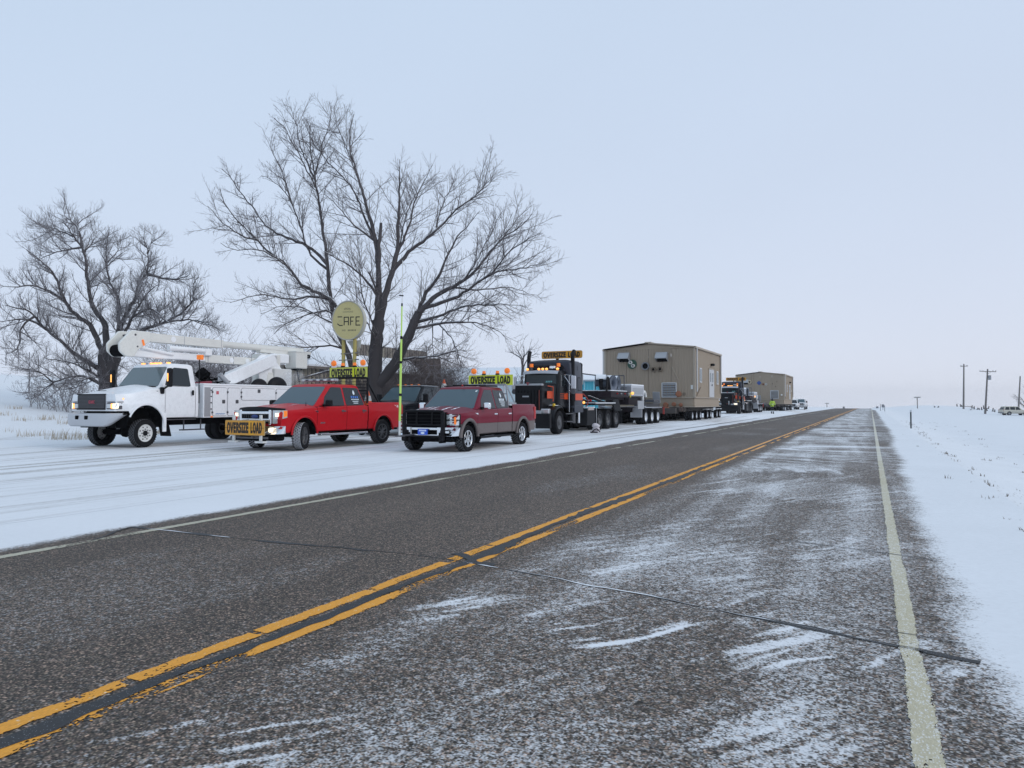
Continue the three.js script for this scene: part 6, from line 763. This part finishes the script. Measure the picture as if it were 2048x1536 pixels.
// dry grass standing through the snow: one object per patch nobody could count
function grass(name, label, list, h, col, seed, spread) { const R = rng(seed), P = [], N = []; for (const [x, s, n, k] of list) for (let i = 0; i < n; i++) { const gx = x + (R() + R() - 1) * spread * k, gs = s + (R() + R() - 1) * spread * k * 1.6, y = groundY(gx, gs) - 0.01, a = R() * 6.3, L = h * (0.5 + R()) * k, w = 0.006 + 0.006 * R(), lx = (R() - 0.5) * 0.7 * L, lz = (R() - 0.5) * 0.7 * L, c = Math.cos(a) * w, e = Math.sin(a) * w; const m = [gx + lx * 0.35, y + L * 0.6, -gs + lz * 0.35], tp = [gx + lx, y + L, -gs + lz]; P.push(gx - c, y, -gs - e, gx + c, y, -gs + e, m[0] + c * 0.7, m[1], m[2] + e * 0.7, gx - c, y, -gs - e, m[0] + c * 0.7, m[1], m[2] + e * 0.7, m[0] - c * 0.7, m[1], m[2] - e * 0.7, m[0] - c * 0.7, m[1], m[2] - e * 0.7, m[0] + c * 0.7, m[1], m[2] + e * 0.7, ...tp); }
  const g = new THREE.BufferGeometry(); g.setAttribute('position', new THREE.BufferAttribute(new Float32Array(P), 3)); g.computeVertexNormals(); const o = obj(name, clean(g), std(col, 0.9)); tag(o, label, 'grass', undefined, 'stuff'); o.material.side = THREE.DoubleSide; return o; }
{ const R = rng(77), L = [], D = [], F = [];
  for (const [px, d, n, k] of [[130, 27.5, 150, 1.1], [150, 27, 90, 0.9], [62, 28.5, 90, 0.8], [85, 29, 40, 0.6], [20, 29.5, 30, 0.6], [45, 33, 60, 0.7], [90, 34, 110, 0.8], [135, 33.5, 80, 0.7], [10, 34, 50, 0.6], [30, 37, 60, 0.6]]) { const [x, s] = at(px, d); L.push([x, s, n * 0.5 | 0, k]); }
  for (let i = 0; i < 70; i++) { const x = -26 - R() * 40, s = 12 + R() * 50; L.push([x, s, 10 + R() * 26 | 0, 0.35 + R() * 0.4]); }
  grass('dry_grass', 'pale dry grass poking through snow left of the bucket truck', L, 0.30, [0.42, 0.35, 0.26], 79, 0.55);
  for (let i = 0; i < 150; i++) { const s = 3 + Math.pow(R(), 1.5) * 75, x = (R() < 0.5 ? 1.55 + 0.02 * s + (R() - 0.5) * 0.5 : 1.3 + R() * 4.6); if (s < 4.5 && x < 1.1) continue; D.push([x, s, 3 + R() * 7 | 0, 0.5 + R() * 0.6]); }
  grass('ditch_weeds', 'sparse dark weeds poking through snow along the right ditch', D, 0.07, [0.2, 0.165, 0.13], 81, 0.16); }
// ================================================================ the old cafe, its sign, sheds, poles and small things
const oldWood = std([0.38, 0.33, 0.25], 0.9), greyWood = std([0.20, 0.175, 0.155], 0.95), darkWood = std([0.055, 0.042, 0.038], 0.95);
{ // the cafe: its long side faces the road. local z runs back along the road, x = 0 is the front wall
  const p = V(-28, groundY(-28, 32) - 0.1, -28.6), t = thing('old_cafe', 'abandoned low cafe with snowy roof and weathered board front', 'building', p), R = rng(90);
  const gy = p.y, A = 7.2, eave = 3.55 - gy, ridge = 4.75 - gy;
  obj('wall', box(0.2, eave - 0.1, A, -0.2, (eave - 0.1) / 2, -A / 2), darkWood, t);
  for (let i = 0; i < 22; i++) obj('board', rbox(0.05, eave * (0.55 + 0.2 * R()), A / 22 - 0.05 - 0.05 * R(), 0.01, -0.06, eave - 0.08 - eave * 0.32, -(i + 0.5) * A / 22), [oldWood, std([0.33, 0.29, 0.22], 0.9), std([0.42, 0.37, 0.29], 0.9)][i % 3], t);
  obj('roof', sheet([0, A].map((z) => [[0.45, eave - 0.02, -z], [0.45, eave + 0.1, -z], [-0.9, lerp(eave, ridge, 0.5) + 0.1, -z], [-2.0, ridge, -z], [-2.6, ridge - 0.4, -z]]), 0.3), MT.snow, t);
  obj('fascia', box(0.06, 0.14, A, 0.44, eave - 0.07, -A / 2), greyWood, t); obj('end_wall', box(2.2, eave, 0.15, -1.3, eave / 2, 0), greyWood, t);
  // the right wing: a slatted parapet above a lower snowy lean-to roof
  const B0 = A, B1 = 15.2, top = 5.25 - gy, lo = 4.55 - gy; obj('parapet_back', box(0.12, top - lo + 0.1, B1 - B0, -1.2, (top + lo) / 2, -(B0 + B1) / 2), darkWood, t);
  for (let i = 0; i < 28; i++) obj('parapet_board', rbox(0.05, top - lo, (B1 - B0) / 28 - 0.04 - 0.03 * R(), 0.01, -1.1, (top + lo) / 2 + 0.06 * (R() - 0.5), -B0 - (i + 0.5) * (B1 - B0) / 28), i % 3 ? greyWood : std([0.25, 0.225, 0.19], 0.95), t);
  obj('parapet_snow', rbox(0.3, 0.1, B1 - B0, 0.04, -1.2, top + 0.05, -(B0 + B1) / 2), MT.snow, t);
  obj('lean_to_roof', sheet([B0 + 0.1, B1 - 2.4].map((z) => [[0.2, lo - 1.1, -z], [0.2, lo - 1.0, -z], [-1.1, lo, -z]]), 0.3), MT.snow, t); obj('wing_wall', box(0.2, lo - 1.0, B1 - B0, -0.1, (lo - 1.0) / 2, -(B0 + B1) / 2), darkWood, t); obj('wing_end', box(6, top - 0.5, 0.2, -3, (top - 0.5) / 2, -B1), darkWood, t); obj('tall_end_wall', box(0.2, lo + 0.1, 2.4, -0.05, (lo + 0.1) / 2, -B1 + 1.2), std([0.075, 0.055, 0.048], 0.95), t);
}
{ // the round sign on two posts
  const c = pix(696, 641, 33.2), g = groundY(c.x, -c.z), t = thing('cafe_sign', 'faded yellow oval CAFE sign on two yellow posts', 'sign', V(c.x, g, c.z), YAW * 0.55), y = c.y - g;
  const yel = std([0.50, 0.46, 0.26], 0.75), pale = std([0.58, 0.57, 0.50], 0.7), oval = (rx, ry, n = 44) => Array.from({ length: n }, (_, i) => [Math.cos(i / n * 2 * PI) * rx, Math.sin(i / n * 2 * PI) * ry]);
  obj('sign_drum', plate(oval(0.80, 0.92), 0.34, 0.03, 0, y, -0.34), pale, t);
  obj('sign_face', panel(oval(0.76, 0.88), (a, b, o) => V(a, y + b, o), 0.004, 0.004), new THREE.MeshStandardMaterial({ roughness: 0.75, map: canvasTex(256, 296, (x, w, h) => { x.fillStyle = '#c6ba84'; x.fillRect(0, 0, w, h); const R = rng(3); for (let i = 0; i < 900; i++) { x.fillStyle = ['#b3ab83', '#d3ccab', '#a8a17e'][i % 3]; x.globalAlpha = 0.25; x.fillRect(R() * w, R() * h, 1 + R() * 7, 1 + R() * 5); } x.globalAlpha = 1; const ink = '#2a2a24'; x.fillStyle = ink; x.strokeStyle = ink; x.lineWidth = 8; const S = (...p) => { x.beginPath(); p.forEach(([a, b], i) => i ? x.lineTo(a, b) : x.moveTo(a, b)); x.stroke(); };
      S([78, 118], [40, 118]); S([38, 172], [58, 186], [84, 186]); S([96, 186], [96, 122], [132, 122], [132, 186]); S([96, 156], [132, 156]); S([150, 186], [150, 122], [178, 122]); S([150, 154], [172, 154]); S([228, 122], [196, 122], [196, 186], [232, 186]); S([196, 154], [224, 154]);
      x.font = 'bold 19px sans-serif'; x.textAlign = 'center'; x.globalAlpha = 0.75; x.fillText('LOCAL', 122, 62); x.globalAlpha = 0.45; x.fillText('COOKING', 128, 86); x.globalAlpha = 0.7; x.font = '19px monospace'; x.fillText('AND', 92, 232); x.globalAlpha = 0.6; for (let i = 0; i < 6; i++) x.fillRect(128 + i * 12, 219, 7, 13); x.globalAlpha = 1; }) }), t);
  obj('sign_rim', [pipe([...oval(0.79, 0.91), oval(0.79, 0.91)[0]].map(([a, b]) => V(a, y + b, 0.0)), 0.035, 6, false)], std([0.42, 0.41, 0.36], 0.7), t);
  for (const [x, l] of [[-0.30, 0.02], [0.28, -0.08]]) obj('sign_post', bar([x, y - 0.8, -0.17], [x + l, -0.3, -0.17], 0.085, 10), std([0.46, 0.38, 0.13], 0.8), t);
  obj('cross_bar', bar([-0.4, y - 1.55, -0.12], [0.55, y - 1.50, -0.12], 0.03), frostBark, t); obj('cross_bar', bar([-0.5, y - 1.85, -0.12], [0.5, y - 1.82, -0.12], 0.03), frostBark, t); obj('broken_panel', [put(plate([[-0.2, 0], [0.55, 0.05], [0.5, -0.35], [0.42, -0.2], [0.36, -0.45], [0.2, -0.12], [0.1, -0.4], [0, -0.2]], 0.03, 0.004), 0, y - 0.95, -0.3)], std([0.5, 0.5, 0.46], 0.8), t);
}
{ // the height pole carried on the maroon pickup's bumper
  const p = pix(799, 872, 21.6), t = thing('height_pole', 'tall lime yellow height pole standing at the corner of the maroon pickup', 'pole', p), L = std([0.55, 0.80, 0.16], 0.45), sc = 21.6 / FPX, H = 283 * sc, lean = 0.018;
  const Y = (py) => (872 - py) * sc, b = (y0, y1, r, m, n) => obj(n, bar([y0 * lean, y0, 0], [y1 * lean, y1, 0], r, 8), m, t);
  b(Y(872), Y(842), 0.035, MT.whiteRim, 'lower_sleeve'); b(Y(842), Y(792), 0.036, L, 'pole_section'); b(Y(792), Y(787), 0.045, MT.black, 'clamp'); b(Y(787), Y(727), 0.034, L, 'pole_section'); b(Y(727), Y(722), 0.043, MT.black, 'clamp'); b(Y(722), Y(678), 0.031, L, 'pole_section'); b(Y(678), Y(672), 0.04, MT.black, 'clamp'); b(Y(672), Y(612), 0.022, L, 'pole_section'); b(Y(612), Y(606), 0.026, MT.black, 'clamp'); b(Y(606), Y(520), 0.012, MT.whiteRim, 'whip'); obj('whip_bar', bar([-0.02, Y(590), 0], [0.12, Y(591), 0], 0.02), MT.black, t);
  obj('mount_foot', [box(0.3, 0.035, 0.12, 0.02, 0.0, 0), bar([0, 0.0, 0], [0.35, 0.05, -0.35], 0.025)], MT.steel, t);
}
{ // traffic cone in the red pickup's bed and another on the black pickup
  const cone = (p, sc, label) => { const t = thing('traffic_cone', label, 'cone', p); obj('cone_body', put(turnX([[0, 0.16], [0.03, 0.15], [0.42, 0.05], [0.5, 0.025], [0.5, 0]], 16), 0, 0, 0, 0, 0, PI / 2), std([0.75, 0.12, 0.03], 0.6), t); obj('white_band', put(turnX([[0.16, 0.125], [0.161, 0.128], [0.33, 0.085], [0.331, 0.08]], 16), 0, 0, 0, 0, 0, PI / 2), MT.whiteRim, t); obj('cone_base', box(0.34, 0.03, 0.34, 0, 0.012, 0), MT.black, t); t.scale.setScalar(sc); return t; };
  const m = M2.t, q = V(0.55, 1.25, -3.45).multiplyScalar(1.09).add(m.position); cone(q, 1.1, 'orange and white cone standing in the red pickup bed');
  const k = M3.t, w = V(0.62, 1.78, -3.05).multiplyScalar(1.1).add(k.position); cone(w, 1.15, 'orange cone stowed behind the black pickup cab');
  obj('cone_rack', [box(0.9, 0.05, 0.4, 0.62, 1.74, -3.05), bar([0.9, 1.3, -3.05], [0.9, 1.74, -3.05], 0.03)], MT.black, k);
}
// pale shed and turquoise metal building behind the nearer tractor
{ const p = pix(1000, 800, 92), t = thing('pale_shed', 'long pale steel shed half lost in snow left of the nearer tractor', 'building', V(p.x, groundY(-40, 60) - 0.3, p.z), YAW * 0.6), w = std([0.50, 0.58, 0.62], 0.7);
  obj('wall', put(ribbed(17, 2.6, 0.5, 0.04), -8.5, 0, 3), w, t); obj('end_wall', [box(0.1, 2.6, 6, -8.5, 1.3, 0), box(0.1, 2.6, 6, 8.5, 1.3, 0)], w, t); obj('roof', sheet([-8.8, 8.8].map((x) => [[x, 2.45, 3.3], [x, 2.6, 3.3], [x, 4.0, 0], [x, 2.6, -3.3]]), 0.3), std([0.74, 0.78, 0.82], 0.9), t); obj('roof_edge', box(17.6, 0.12, 0.08, 0, 2.52, 3.32), std([0.42, 0.50, 0.54], 0.6), t); t.scale.y = 1.32; }
{ const p = pix(1181, 800, 78), g = groundY(p.x, -p.z), t = thing('turquoise_building', 'turquoise ribbed metal building between the nearer tractor and tan building', 'building', V(p.x, g - 0.2, p.z), YAW * 0.75), w = phys([0.09, 0.42, 0.52], 0.6, 0.3);
  for (let i = 0; i < 6; i++) obj('wall_sheet', put(ribbed(0.98, 2.75, 0.33, 0.05), -3.6 + i, 0, 2 + (i % 2) * 0.01), i % 2 ? w : phys([0.085, 0.39, 0.49], 0.6, 0.3), t); obj('side_wall', [box(0.1, 2.75, 6, 2.4, 1.37, -1), box(0.1, 2.75, 6, -3.6, 1.37, -1)], w, t); obj('roof', sheet([-3.8, 2.6].map((x) => [[x, 2.7, 2.3], [x, 2.85, 2.3], [x, 3.3, -1], [x, 2.7, -4]]), 0.3), MT.snow, t); obj('eave_trim', box(6.4, 0.1, 0.06, -0.6, 2.72, 2.32), std([0.3, 0.36, 0.4], 0.6), t); obj('rust_patch', cyl(0.25, 0.25, 0.01, 12, 1.7, 1.0, 2.06, PI / 2, 0, 0), std([0.4, 0.33, 0.22], 0.9), t); t.scale.y = 1.38; }
// vehicles that show little: wagon on the right, van behind the farther building
function wagon(label, mat, tint, p, turn) {
  const t = thing('estate_car', label, 'suv', p, turn), ar = 0.42, arch = (z) => { let y = 0.42; for (const c of [0, -2.95]) { const d = z - c; if (Math.abs(d) < ar) y = Math.max(y, 0.4 + Math.sqrt(ar * ar - d * d)); } return y; };
  const S = shell({ sill: 0.42, tuck: 0.05, bulge: 0.05, mid: 0.8, yb: arch, w: (z) => 0.96 - 0.1 * sm(0.3, 0.95, z), sh: (z) => z > -0.5 ? lerp(1.02, 0.92, sm(-0.4, 0.9, z)) : 1.08, yt: (z) => z > -0.5 ? lerp(1.12, 1.0, sm(-0.4, 0.9, z)) : 1.12 });
  const C = cabShell({ y0: 1.05, y1: 1.72, zf0: -0.45, zf1: -1.15, zr0: -3.95, zr1: -3.6, w0: 0.92, w1: 0.74, corner: 0.12, crown: 0.08 });
  for (const s of [1, -1]) { obj('side_panel', S.sideGeo(s, -3.95, 0.9), mat, t); obj('front_window', panel(soft([[-0.85, 1.1], [-1.75, 1.1], [-1.75, 1.66], [-1.2, 1.66]], 0.06), C.sideMap(s)), tint, t); obj('rear_window', panel(soft(rect(-2.75, 1.1, -1.85, 1.66), 0.06), C.sideMap(s)), tint, t); obj('cargo_window', panel(soft([[-2.88, 1.1], [-3.7, 1.12], [-3.5, 1.66], [-2.88, 1.66]], 0.06), C.sideMap(s)), tint, t); wheel(t, s * 0.82, 0.37, 0, s, 0.37, 0.24, 'plain', 0, false); wheel(t, s * 0.82, 0.37, -2.95, s, 0.37, 0.24, 'plain', 0, false); obj('tail_lamp', rbox(0.05, 0.4, 0.1, 0.02, s * 0.92, 1.0, -3.92), MT.redLens, t); obj('rubbing_strip', rbox(0.02, 0.06, 3.2, 0.01, s * 0.965, 0.66, -1.6), MT.grey, t); }
  obj('hood', S.topGeo(-0.5, 0.9), mat, t); obj('cab', C.body, mat, t); obj('front_panel', S.cap(0.9), mat, t); obj('tailgate', rbox(1.75, 0.75, 0.06, 0.03, 0, 0.78, -3.93), mat, t); obj('rear_screen', panel(soft([[-0.75, 1.12], [0.75, 1.12], [0.62, 1.62], [-0.62, 1.62]], 0.06), C.rearMap), tint, t); obj('windscreen', panel(soft([[-0.82, 1.1], [0.82, 1.1], [0.66, 1.66], [-0.66, 1.66]], 0.06), C.frontMap), tint, t); obj('underbody', box(1.5, 0.3, 4.4, 0, 0.52, -1.6), MT.under, t); for (const s of [1, -1]) obj('wheel_well', [box(0.3, 0.5, 0.9, s * 0.7, 0.6, 0), box(0.3, 0.5, 0.9, s * 0.7, 0.6, -2.95)], MT.under, t); obj('grille', rbox(1.3, 0.25, 0.04, 0.02, 0, 0.8, 0.92), MT.black, t); for (const z of [0.95, -4.0]) obj('bumper', rbox(1.85, 0.22, 0.14, 0.05, 0, 0.55, z), MT.grey, t); return t;
}
{ const p = pix(2046, 831, 138), w = wagon('beige wagon parked in the snowy field at the right edge', paintOf([0.58, 0.55, 0.47], 0.45), MT.darkGlass, p, PI / 2 + YAW * 0.75); w.position.y = p.y; }
{ const p = pix(1584, 820, 124); const w = wagon('white wagon half hidden behind the farther tan building', paintOf([0.75, 0.75, 0.76], 0.45), MT.darkGlass, V(p.x, groundY(p.x, -p.z), p.z), 0); }
// wooden power poles
const poleWood = std([0.17, 0.155, 0.15], 0.95);
function pole(label, px, py0, py1, d, topShift, arm, extra) { const b = hit(px, py0); d = depthOf(b); const h = (py0 - py1) * d / FPX, t = thing('power_pole', label, 'power pole', b, YAW * 0.4), lx = topShift * d / FPX; obj('pole_shaft', pipe([V(0, -0.5, 0), V(lx, h, 0)], [0.2, 0.13], 10), poleWood, t); if (arm) { obj('crossarm', rbox(arm, 0.13, 0.12, 0.02, lx * 0.96, h - 0.5, 0.14, 0, extra ? 0 : 0.6, extra ? -0.05 : 0.06), poleWood, t); const c = extra ? 1 : Math.cos(0.6); for (const k of [-0.47, -0.3, 0.3, 0.47]) obj('insulator', cyl(0.05, 0.07, 0.22, 8, lx + arm * k * c, h - 0.36, 0.14 - (extra ? 0 : arm * k * Math.sin(0.6))), MT.grey, t); }
  if (extra) { obj('transformer', [cyl(0.27, 0.27, 0.85, 14, lx * 0.8 + 0.42, h - 1.75, 0.1), sph(0.27, lx * 0.8 + 0.42, h - 1.32, 0.1, 1, 0.3, 1)], std([0.30, 0.31, 0.33], 0.6), t); obj('arm_brace', [bar([lx + 0.6, h - 0.52, 0.15], [lx * 0.9, h - 1.05, 0.1], 0.025), bar([lx - 0.6, h - 0.46, 0.15], [lx * 0.9, h - 1.05, 0.1], 0.025)], poleWood, t); } return t; }
pole('tall bare power pole with angled crossarm, left of the transformer pole', 1927, 818, 728, 165, 2, 2.2, false);
pole('leaning power pole carrying a grey transformer', 1970, 828, 738, 150, 6, 2.9, true);
pole('thin leaning pole standing behind the beige wagon', 2036.5, 822, 752, 150, 4.5, 0, false);
{ // posts and rails of the broken fence on the rise
  const R = rng(140), POSTS = ['dark post farthest left in the main row, left of the tall bare pole', 'thin dark post between the row end and the tall bare pole', 'dark post just left of the tall bare pole', 'dark post at the lower end of the sloping rail', 'thick dark post right of the sloping rail', 'thin pale post midway between the two power poles', 'dark post left of the transformer pole', 'tall dark post close against the transformer pole, left side', 'dark clumped post at the foot of the transformer pole', 'leaning dark post right of the transformer pole', 'dark post nearer the beige wagon, taller of the pair', 'dark post nearest the beige wagon, shorter of the pair', 'small pale post left of the transformer pole cluster', 'tiny stump alone in the field, left of two', 'tiny stump alone in the field, right of two']; [[1914, 812, 5], [1921, 811, 5], [1923.5, 810, 4], [1943, 815.5, 5], [1948, 818.5, 6], [1954, 819.5, 4], [1963.5, 820, 6], [1967.5, 818, 7], [1974, 822, 6], [1976, 816, 5], [1985, 823, 7], [1989, 824, 5], [1958.5, 820, 4], [1869, 815, 3], [1876, 815, 3]].forEach(([x, y, h], i) => { const b = hit(x, y), d = depthOf(b), sc = d / FPX, t = tag(obj('fence_post', [pipe([V(0, -0.4, 0), V((R() - 0.3) * 0.3, h * sc, 0)], [0.13, 0.1], 7), rbox(0.3, 0.24, 0.3, 0.08, 0.02, h * sc * 0.1, 0)], std([0.10, 0.09, 0.09], 0.95)), POSTS[i], 'post'); t.position.copy(b); });
  const rail = (a, b, l) => { const p = hit(a[0], a[1]), q = hit(b[0], b[1]); p.y += 0.15; q.y += 0.3; const t = tag(obj('fallen_rail', [pipe([V(0, 0, 0), q.sub(p)], 0.06, 6)], std([0.12, 0.11, 0.11], 0.95)), l, 'rail'); t.position.copy(p); };
  rail([1928, 812.5, 167], [1943, 815.5, 165], 'fence rail sloping down right of the tall bare pole'); rail([1941, 821, 163], [1947, 817, 163], 'fallen rail end propped against a short post'); }
{ // wire fence posts on the left slope
  const f = (px, y0, y1, d, label) => { const b = pix(px, y0, d), h = (y0 - y1) * d / FPX, t = thing('steel_post', label, 'post', V(b.x, b.y, b.z)); obj('post_shaft', bar([0, -0.8, 0], [0, h, 0], 0.035), std([0.12, 0.12, 0.13], 0.8), t); return t; }; f(58, 780, 738, 47, 'nearer thin steel post on the left slope'); f(58.5, 718, 704, 72, 'farther thin steel post, upper left on the slope'); f(12, 716, 703, 74, 'thin steel post at the left edge of the slope'); }
{ // roadside marker, road signs, billboards
  const b = hit(1822, 857), t = thing('delineator_post', 'dark roadside marker post with pale top in the right verge', 'post', b); const h = 35 * depthOf(b) / FPX; obj('post_shaft', rbox(0.09, h, 0.05, 0.01, 0, h / 2 - 0.05, 0), std([0.06, 0.07, 0.075], 0.6), t); obj('reflector_top', rbox(0.11, 0.14, 0.055, 0.01, 0, h, 0), std([0.6, 0.62, 0.64], 0.5), t);
  const board = (px, y0, y1, d, w, hh, label) => { const b = hit(px, y0); d = depthOf(b); const h = (y0 - y1) * d / FPX, t = thing('billboard', label, 'sign', b, YAW * 0.4); obj('sign_post', bar([0, -1, 0], [0, h, -0.1], 0.09, 8), poleWood, t); obj('sign_panel', rbox(w, hh, 0.1, 0.02, 0, h - hh * 0.3, 0), std([0.24, 0.25, 0.26], 0.7), t); return t; };
  board(1835, 817, 794, 190, 1.35, 0.22, 'small T shaped board on a post above the right-hand field'); board(1654, 814, 806, 215, 1.05, 0.2, 'small board on a post beyond the parked line, left of the road');
  const sgn = (px, y0, y1, d, label, plateOn) => { const b = hit(px, y0); d = depthOf(b); const h = (y0 - y1) * d / FPX, t = thing('road_sign', label, 'sign', b); obj('sign_post', bar([0, -0.8, 0], [0, h, 0], 0.05), std([0.25, 0.25, 0.27], 0.7), t); if (plateOn) obj('sign_plate', rbox(0.5, 0.65, 0.04, 0.02, 0, h - 0.3, -0.03), std([0.22, 0.23, 0.25], 0.6), t); return t; };
  sgn(1766, 820, 809, 150, 'back of a small road sign on the right near the crest', true); sgn(1761, 822, 808, 140, 'thin marker post left of the small road sign', false); sgn(1769.5, 823, 811, 130, 'thin marker post right of the small road sign', false); sgn(1687.5, 815, 811.5, 205, 'tiny sign at the left road edge on the crest', true); sgn(1754.5, 816, 813, 200, 'tiny plate sign beside the road crest, right side', true); }
{ // rag bundle by the tractor's rear wheels: crumpled cloth with dark stripes
  const p = pix(1191, 862, 33.8), t = thing('rag_bundle', 'crumpled pale cloth bundle on the snow by the tractor wheels', 'bundle', V(p.x, groundY(p.x, -p.z), p.z), YAW); const lump = (r, sx, sy, x, y, s) => { const g = new THREE.IcosahedronGeometry(r, 3).scale(sx, sy, 0.8), a = g.attributes.position; for (let i = 0; i < a.count; i++) { const X = a.getX(i), Y = a.getY(i), Z = a.getZ(i), k = 0.78 + 0.5 * fbm(X * 9 + Z * 5 + s, Y * 9 - Z * 4, 3, s); a.setXYZ(i, X * k + x, Y * k + y, Z * k); } g.deleteAttribute('normal'); g.computeVertexNormals(); return clean(g); };
  obj('cloth', [lump(0.16, 1.1, 0.75, 0.02, 0.33, 3), lump(0.15, 1.2, 0.7, 0.03, 0.18, 5), lump(0.14, 1.6, 0.5, -0.05, 0.06, 7)], std([0.62, 0.58, 0.60], 0.9), t); obj('dark_strap', [bend([[-0.2, 0.03, 0.13], [-0.08, 0.15, 0.14], [0.05, 0.2, 0.14], [0.2, 0.05, 0.13]], 0.028, 5), bend([[-0.25, 0.02, 0.1], [-0.1, 0.05, 0.14], [0.08, 0.02, 0.14]], 0.03, 5)], std([0.06, 0.05, 0.06], 0.9), t); }
{ // the worker in a hi-vis jacket, seen from behind beside the farther convoy
  const q = pix(1544.5, 827, 85), t = thing('person', 'person in lime hi-vis jacket and dark trousers standing beside the farther convoy', 'person', V(q.x, q.y, q.z), 0.5);
  const bones = [[[-0.09, 0.05, 0.0], [-0.10, 0.48, 0.02], 0.055, 0.07], [[-0.10, 0.48, 0.02], [-0.09, 0.90, 0], 0.075, 0.10], [[0.11, 0.05, 0.05], [0.10, 0.48, 0.05], 0.055, 0.07], [[0.10, 0.48, 0.05], [0.09, 0.90, 0], 0.075, 0.10], [[-0.09, 0.04, 0.0], [-0.10, 0.03, 0.14], 0.05, 0.045], [[0.11, 0.04, 0.05], [0.12, 0.03, 0.19], 0.05, 0.045], [[0, 0.92, 0], [0, 1.40, 0.02], 0.155, 0.17], [[-0.17, 1.40, 0.02], [0.17, 1.40, 0.02], 0.10, 0.10], [[-0.2, 1.40, 0.02], [-0.30, 1.12, 0.04], 0.075, 0.06], [[-0.30, 1.12, 0.04], [-0.20, 0.98, 0.2], 0.06, 0.045], [[0.2, 1.40, 0.02], [0.30, 1.12, 0.04], 0.075, 0.06], [[0.30, 1.12, 0.04], [0.20, 0.98, 0.2], 0.06, 0.045], [[0, 1.45, 0.02], [0, 1.56, 0.04], 0.065, 0.06], [[0, 1.62, 0.04], [0, 1.68, 0.03], 0.10, 0.10]];
  const N = 64, mc = new MarchingCubes(N, new THREE.MeshStandardMaterial(), false, false, 200000), S = 2.0, f = mc.field; const P = V(), A = V(), B = V();
  for (let k = 0; k < N; k++) for (let j = 0; j < N; j++) for (let i = 0; i < N; i++) { P.set((i / (N / 2) - 1) * S / 2, (j / (N / 2) - 1) * S / 2 + 0.9, (k / (N / 2) - 1) * S / 2); let e = 0; for (const [a, b, ra, rb] of bones) { A.set(...a); B.set(...b); const ab = B.clone().sub(A), h = clamp(P.clone().sub(A).dot(ab) / ab.lengthSq()), dd = P.distanceTo(A.addScaledVector(ab, h)) - lerp(ra, rb, h); e += Math.exp(-dd * 38); } f[i + j * N + k * N * N] = Math.log(e) / 38; }
  mc.isolation = 0; mc.update(); const n = mc.count, src = mc.positionArray, nn = mc.normalArray;
  const pick = (test) => { const p = [], m = []; for (let v = 0; v < n; v += 3) { const cy = (src[v * 3 + 1] + src[v * 3 + 4] + src[v * 3 + 7]) / 3 * S / 2 + 0.9, cx = Math.abs((src[v * 3] + src[v * 3 + 3] + src[v * 3 + 6]) / 3 * S / 2); if (test(cy, cx)) for (let c = 0; c < 9; c++) { p.push(c % 3 === 1 ? src[v * 3 + c] * S / 2 + 0.9 : src[v * 3 + c] * S / 2); m.push(nn[v * 3 + c]); } } const g = new THREE.BufferGeometry(); g.setAttribute('position', new THREE.BufferAttribute(new Float32Array(p), 3)); g.computeVertexNormals(); return clean(g); };
  obj('body', pick(() => true), std([0.018, 0.02, 0.028], 0.9), t); const inflate = (g, k) => { const a = g.attributes.position, b = g.attributes.normal; for (let i = 0; i < a.count; i++) a.setXYZ(i, a.getX(i) + b.getX(i) * k, a.getY(i) + b.getY(i) * k, a.getZ(i) + b.getZ(i) * k); return g; };
  obj('jacket', inflate(pick((y, x) => y > 0.84 && y < 1.5), 0.012), std([0.50, 0.72, 0.08], 0.7), t); obj('reflective_band', inflate(pick((y, x) => y > 1.10 && y < 1.16 && x < 0.24), 0.018), std([0.7, 0.72, 0.74], 0.4), t); obj('trouser_band', inflate(pick((y) => y > 0.22 && y < 0.36), 0.012), std([0.55, 0.57, 0.6], 0.5), t); obj('gloved_hand', [-1, 1].map((s) => [rbox(0.08, 0.05, 0.09, 0.02, s * 0.19, 0.97, 0.24), ...[0, 1, 2, 3].map((k) => bend([[s * (0.155 + k * 0.022), 0.975, 0.28], [s * (0.155 + k * 0.022), 0.965, 0.33 - k * 0.006], [s * (0.155 + k * 0.022), 0.945, 0.34 - k * 0.006]], 0.009, 5, 4)), bend([[s * 0.15, 0.97, 0.24], [s * 0.12, 0.97, 0.28], [s * 0.12, 0.96, 0.31]], 0.01, 5, 4)]), MT.under, t); obj('knit_hat', sph(0.118, 0, 1.72, 0.03, 1, 0.75, 1.05, 14), std([0.03, 0.03, 0.04], 0.9), t);
}
// vapour drifting from the bucket truck's exhaust: thin puffs
function puffs(name, label, cat, centre, size, n, op, seed, col) { const R = rng(seed), g = []; for (let i = 0; i < n; i++) { const f = R(); g.push(sph(1, 0, 0, 0, 1, 1, 1, 28).scale(size[0] * (0.16 + 0.2 * R()), size[1] * (0.16 + 0.2 * R()), size[0] * 0.25).translate((R() + R() - 1) * size[0] * 0.55, f * size[1], (R() - 0.5) * size[0])); } const t = tag(obj(name, g, new THREE.MeshStandardMaterial({ color: lin(...col), roughness: 1, transparent: true, opacity: op, depthWrite: false })), label, cat, undefined, 'stuff'); t.castShadow = false; t.position.copy(centre); return t; }
puffs('exhaust_vapour', 'pale exhaust vapour drifting behind the red pickup roof', 'vapour', pix(590, 786, 29), [0.9, 0.9], 9, 0.045, 5, [0.8, 0.83, 0.88]);
renderer.render(scene, camera);
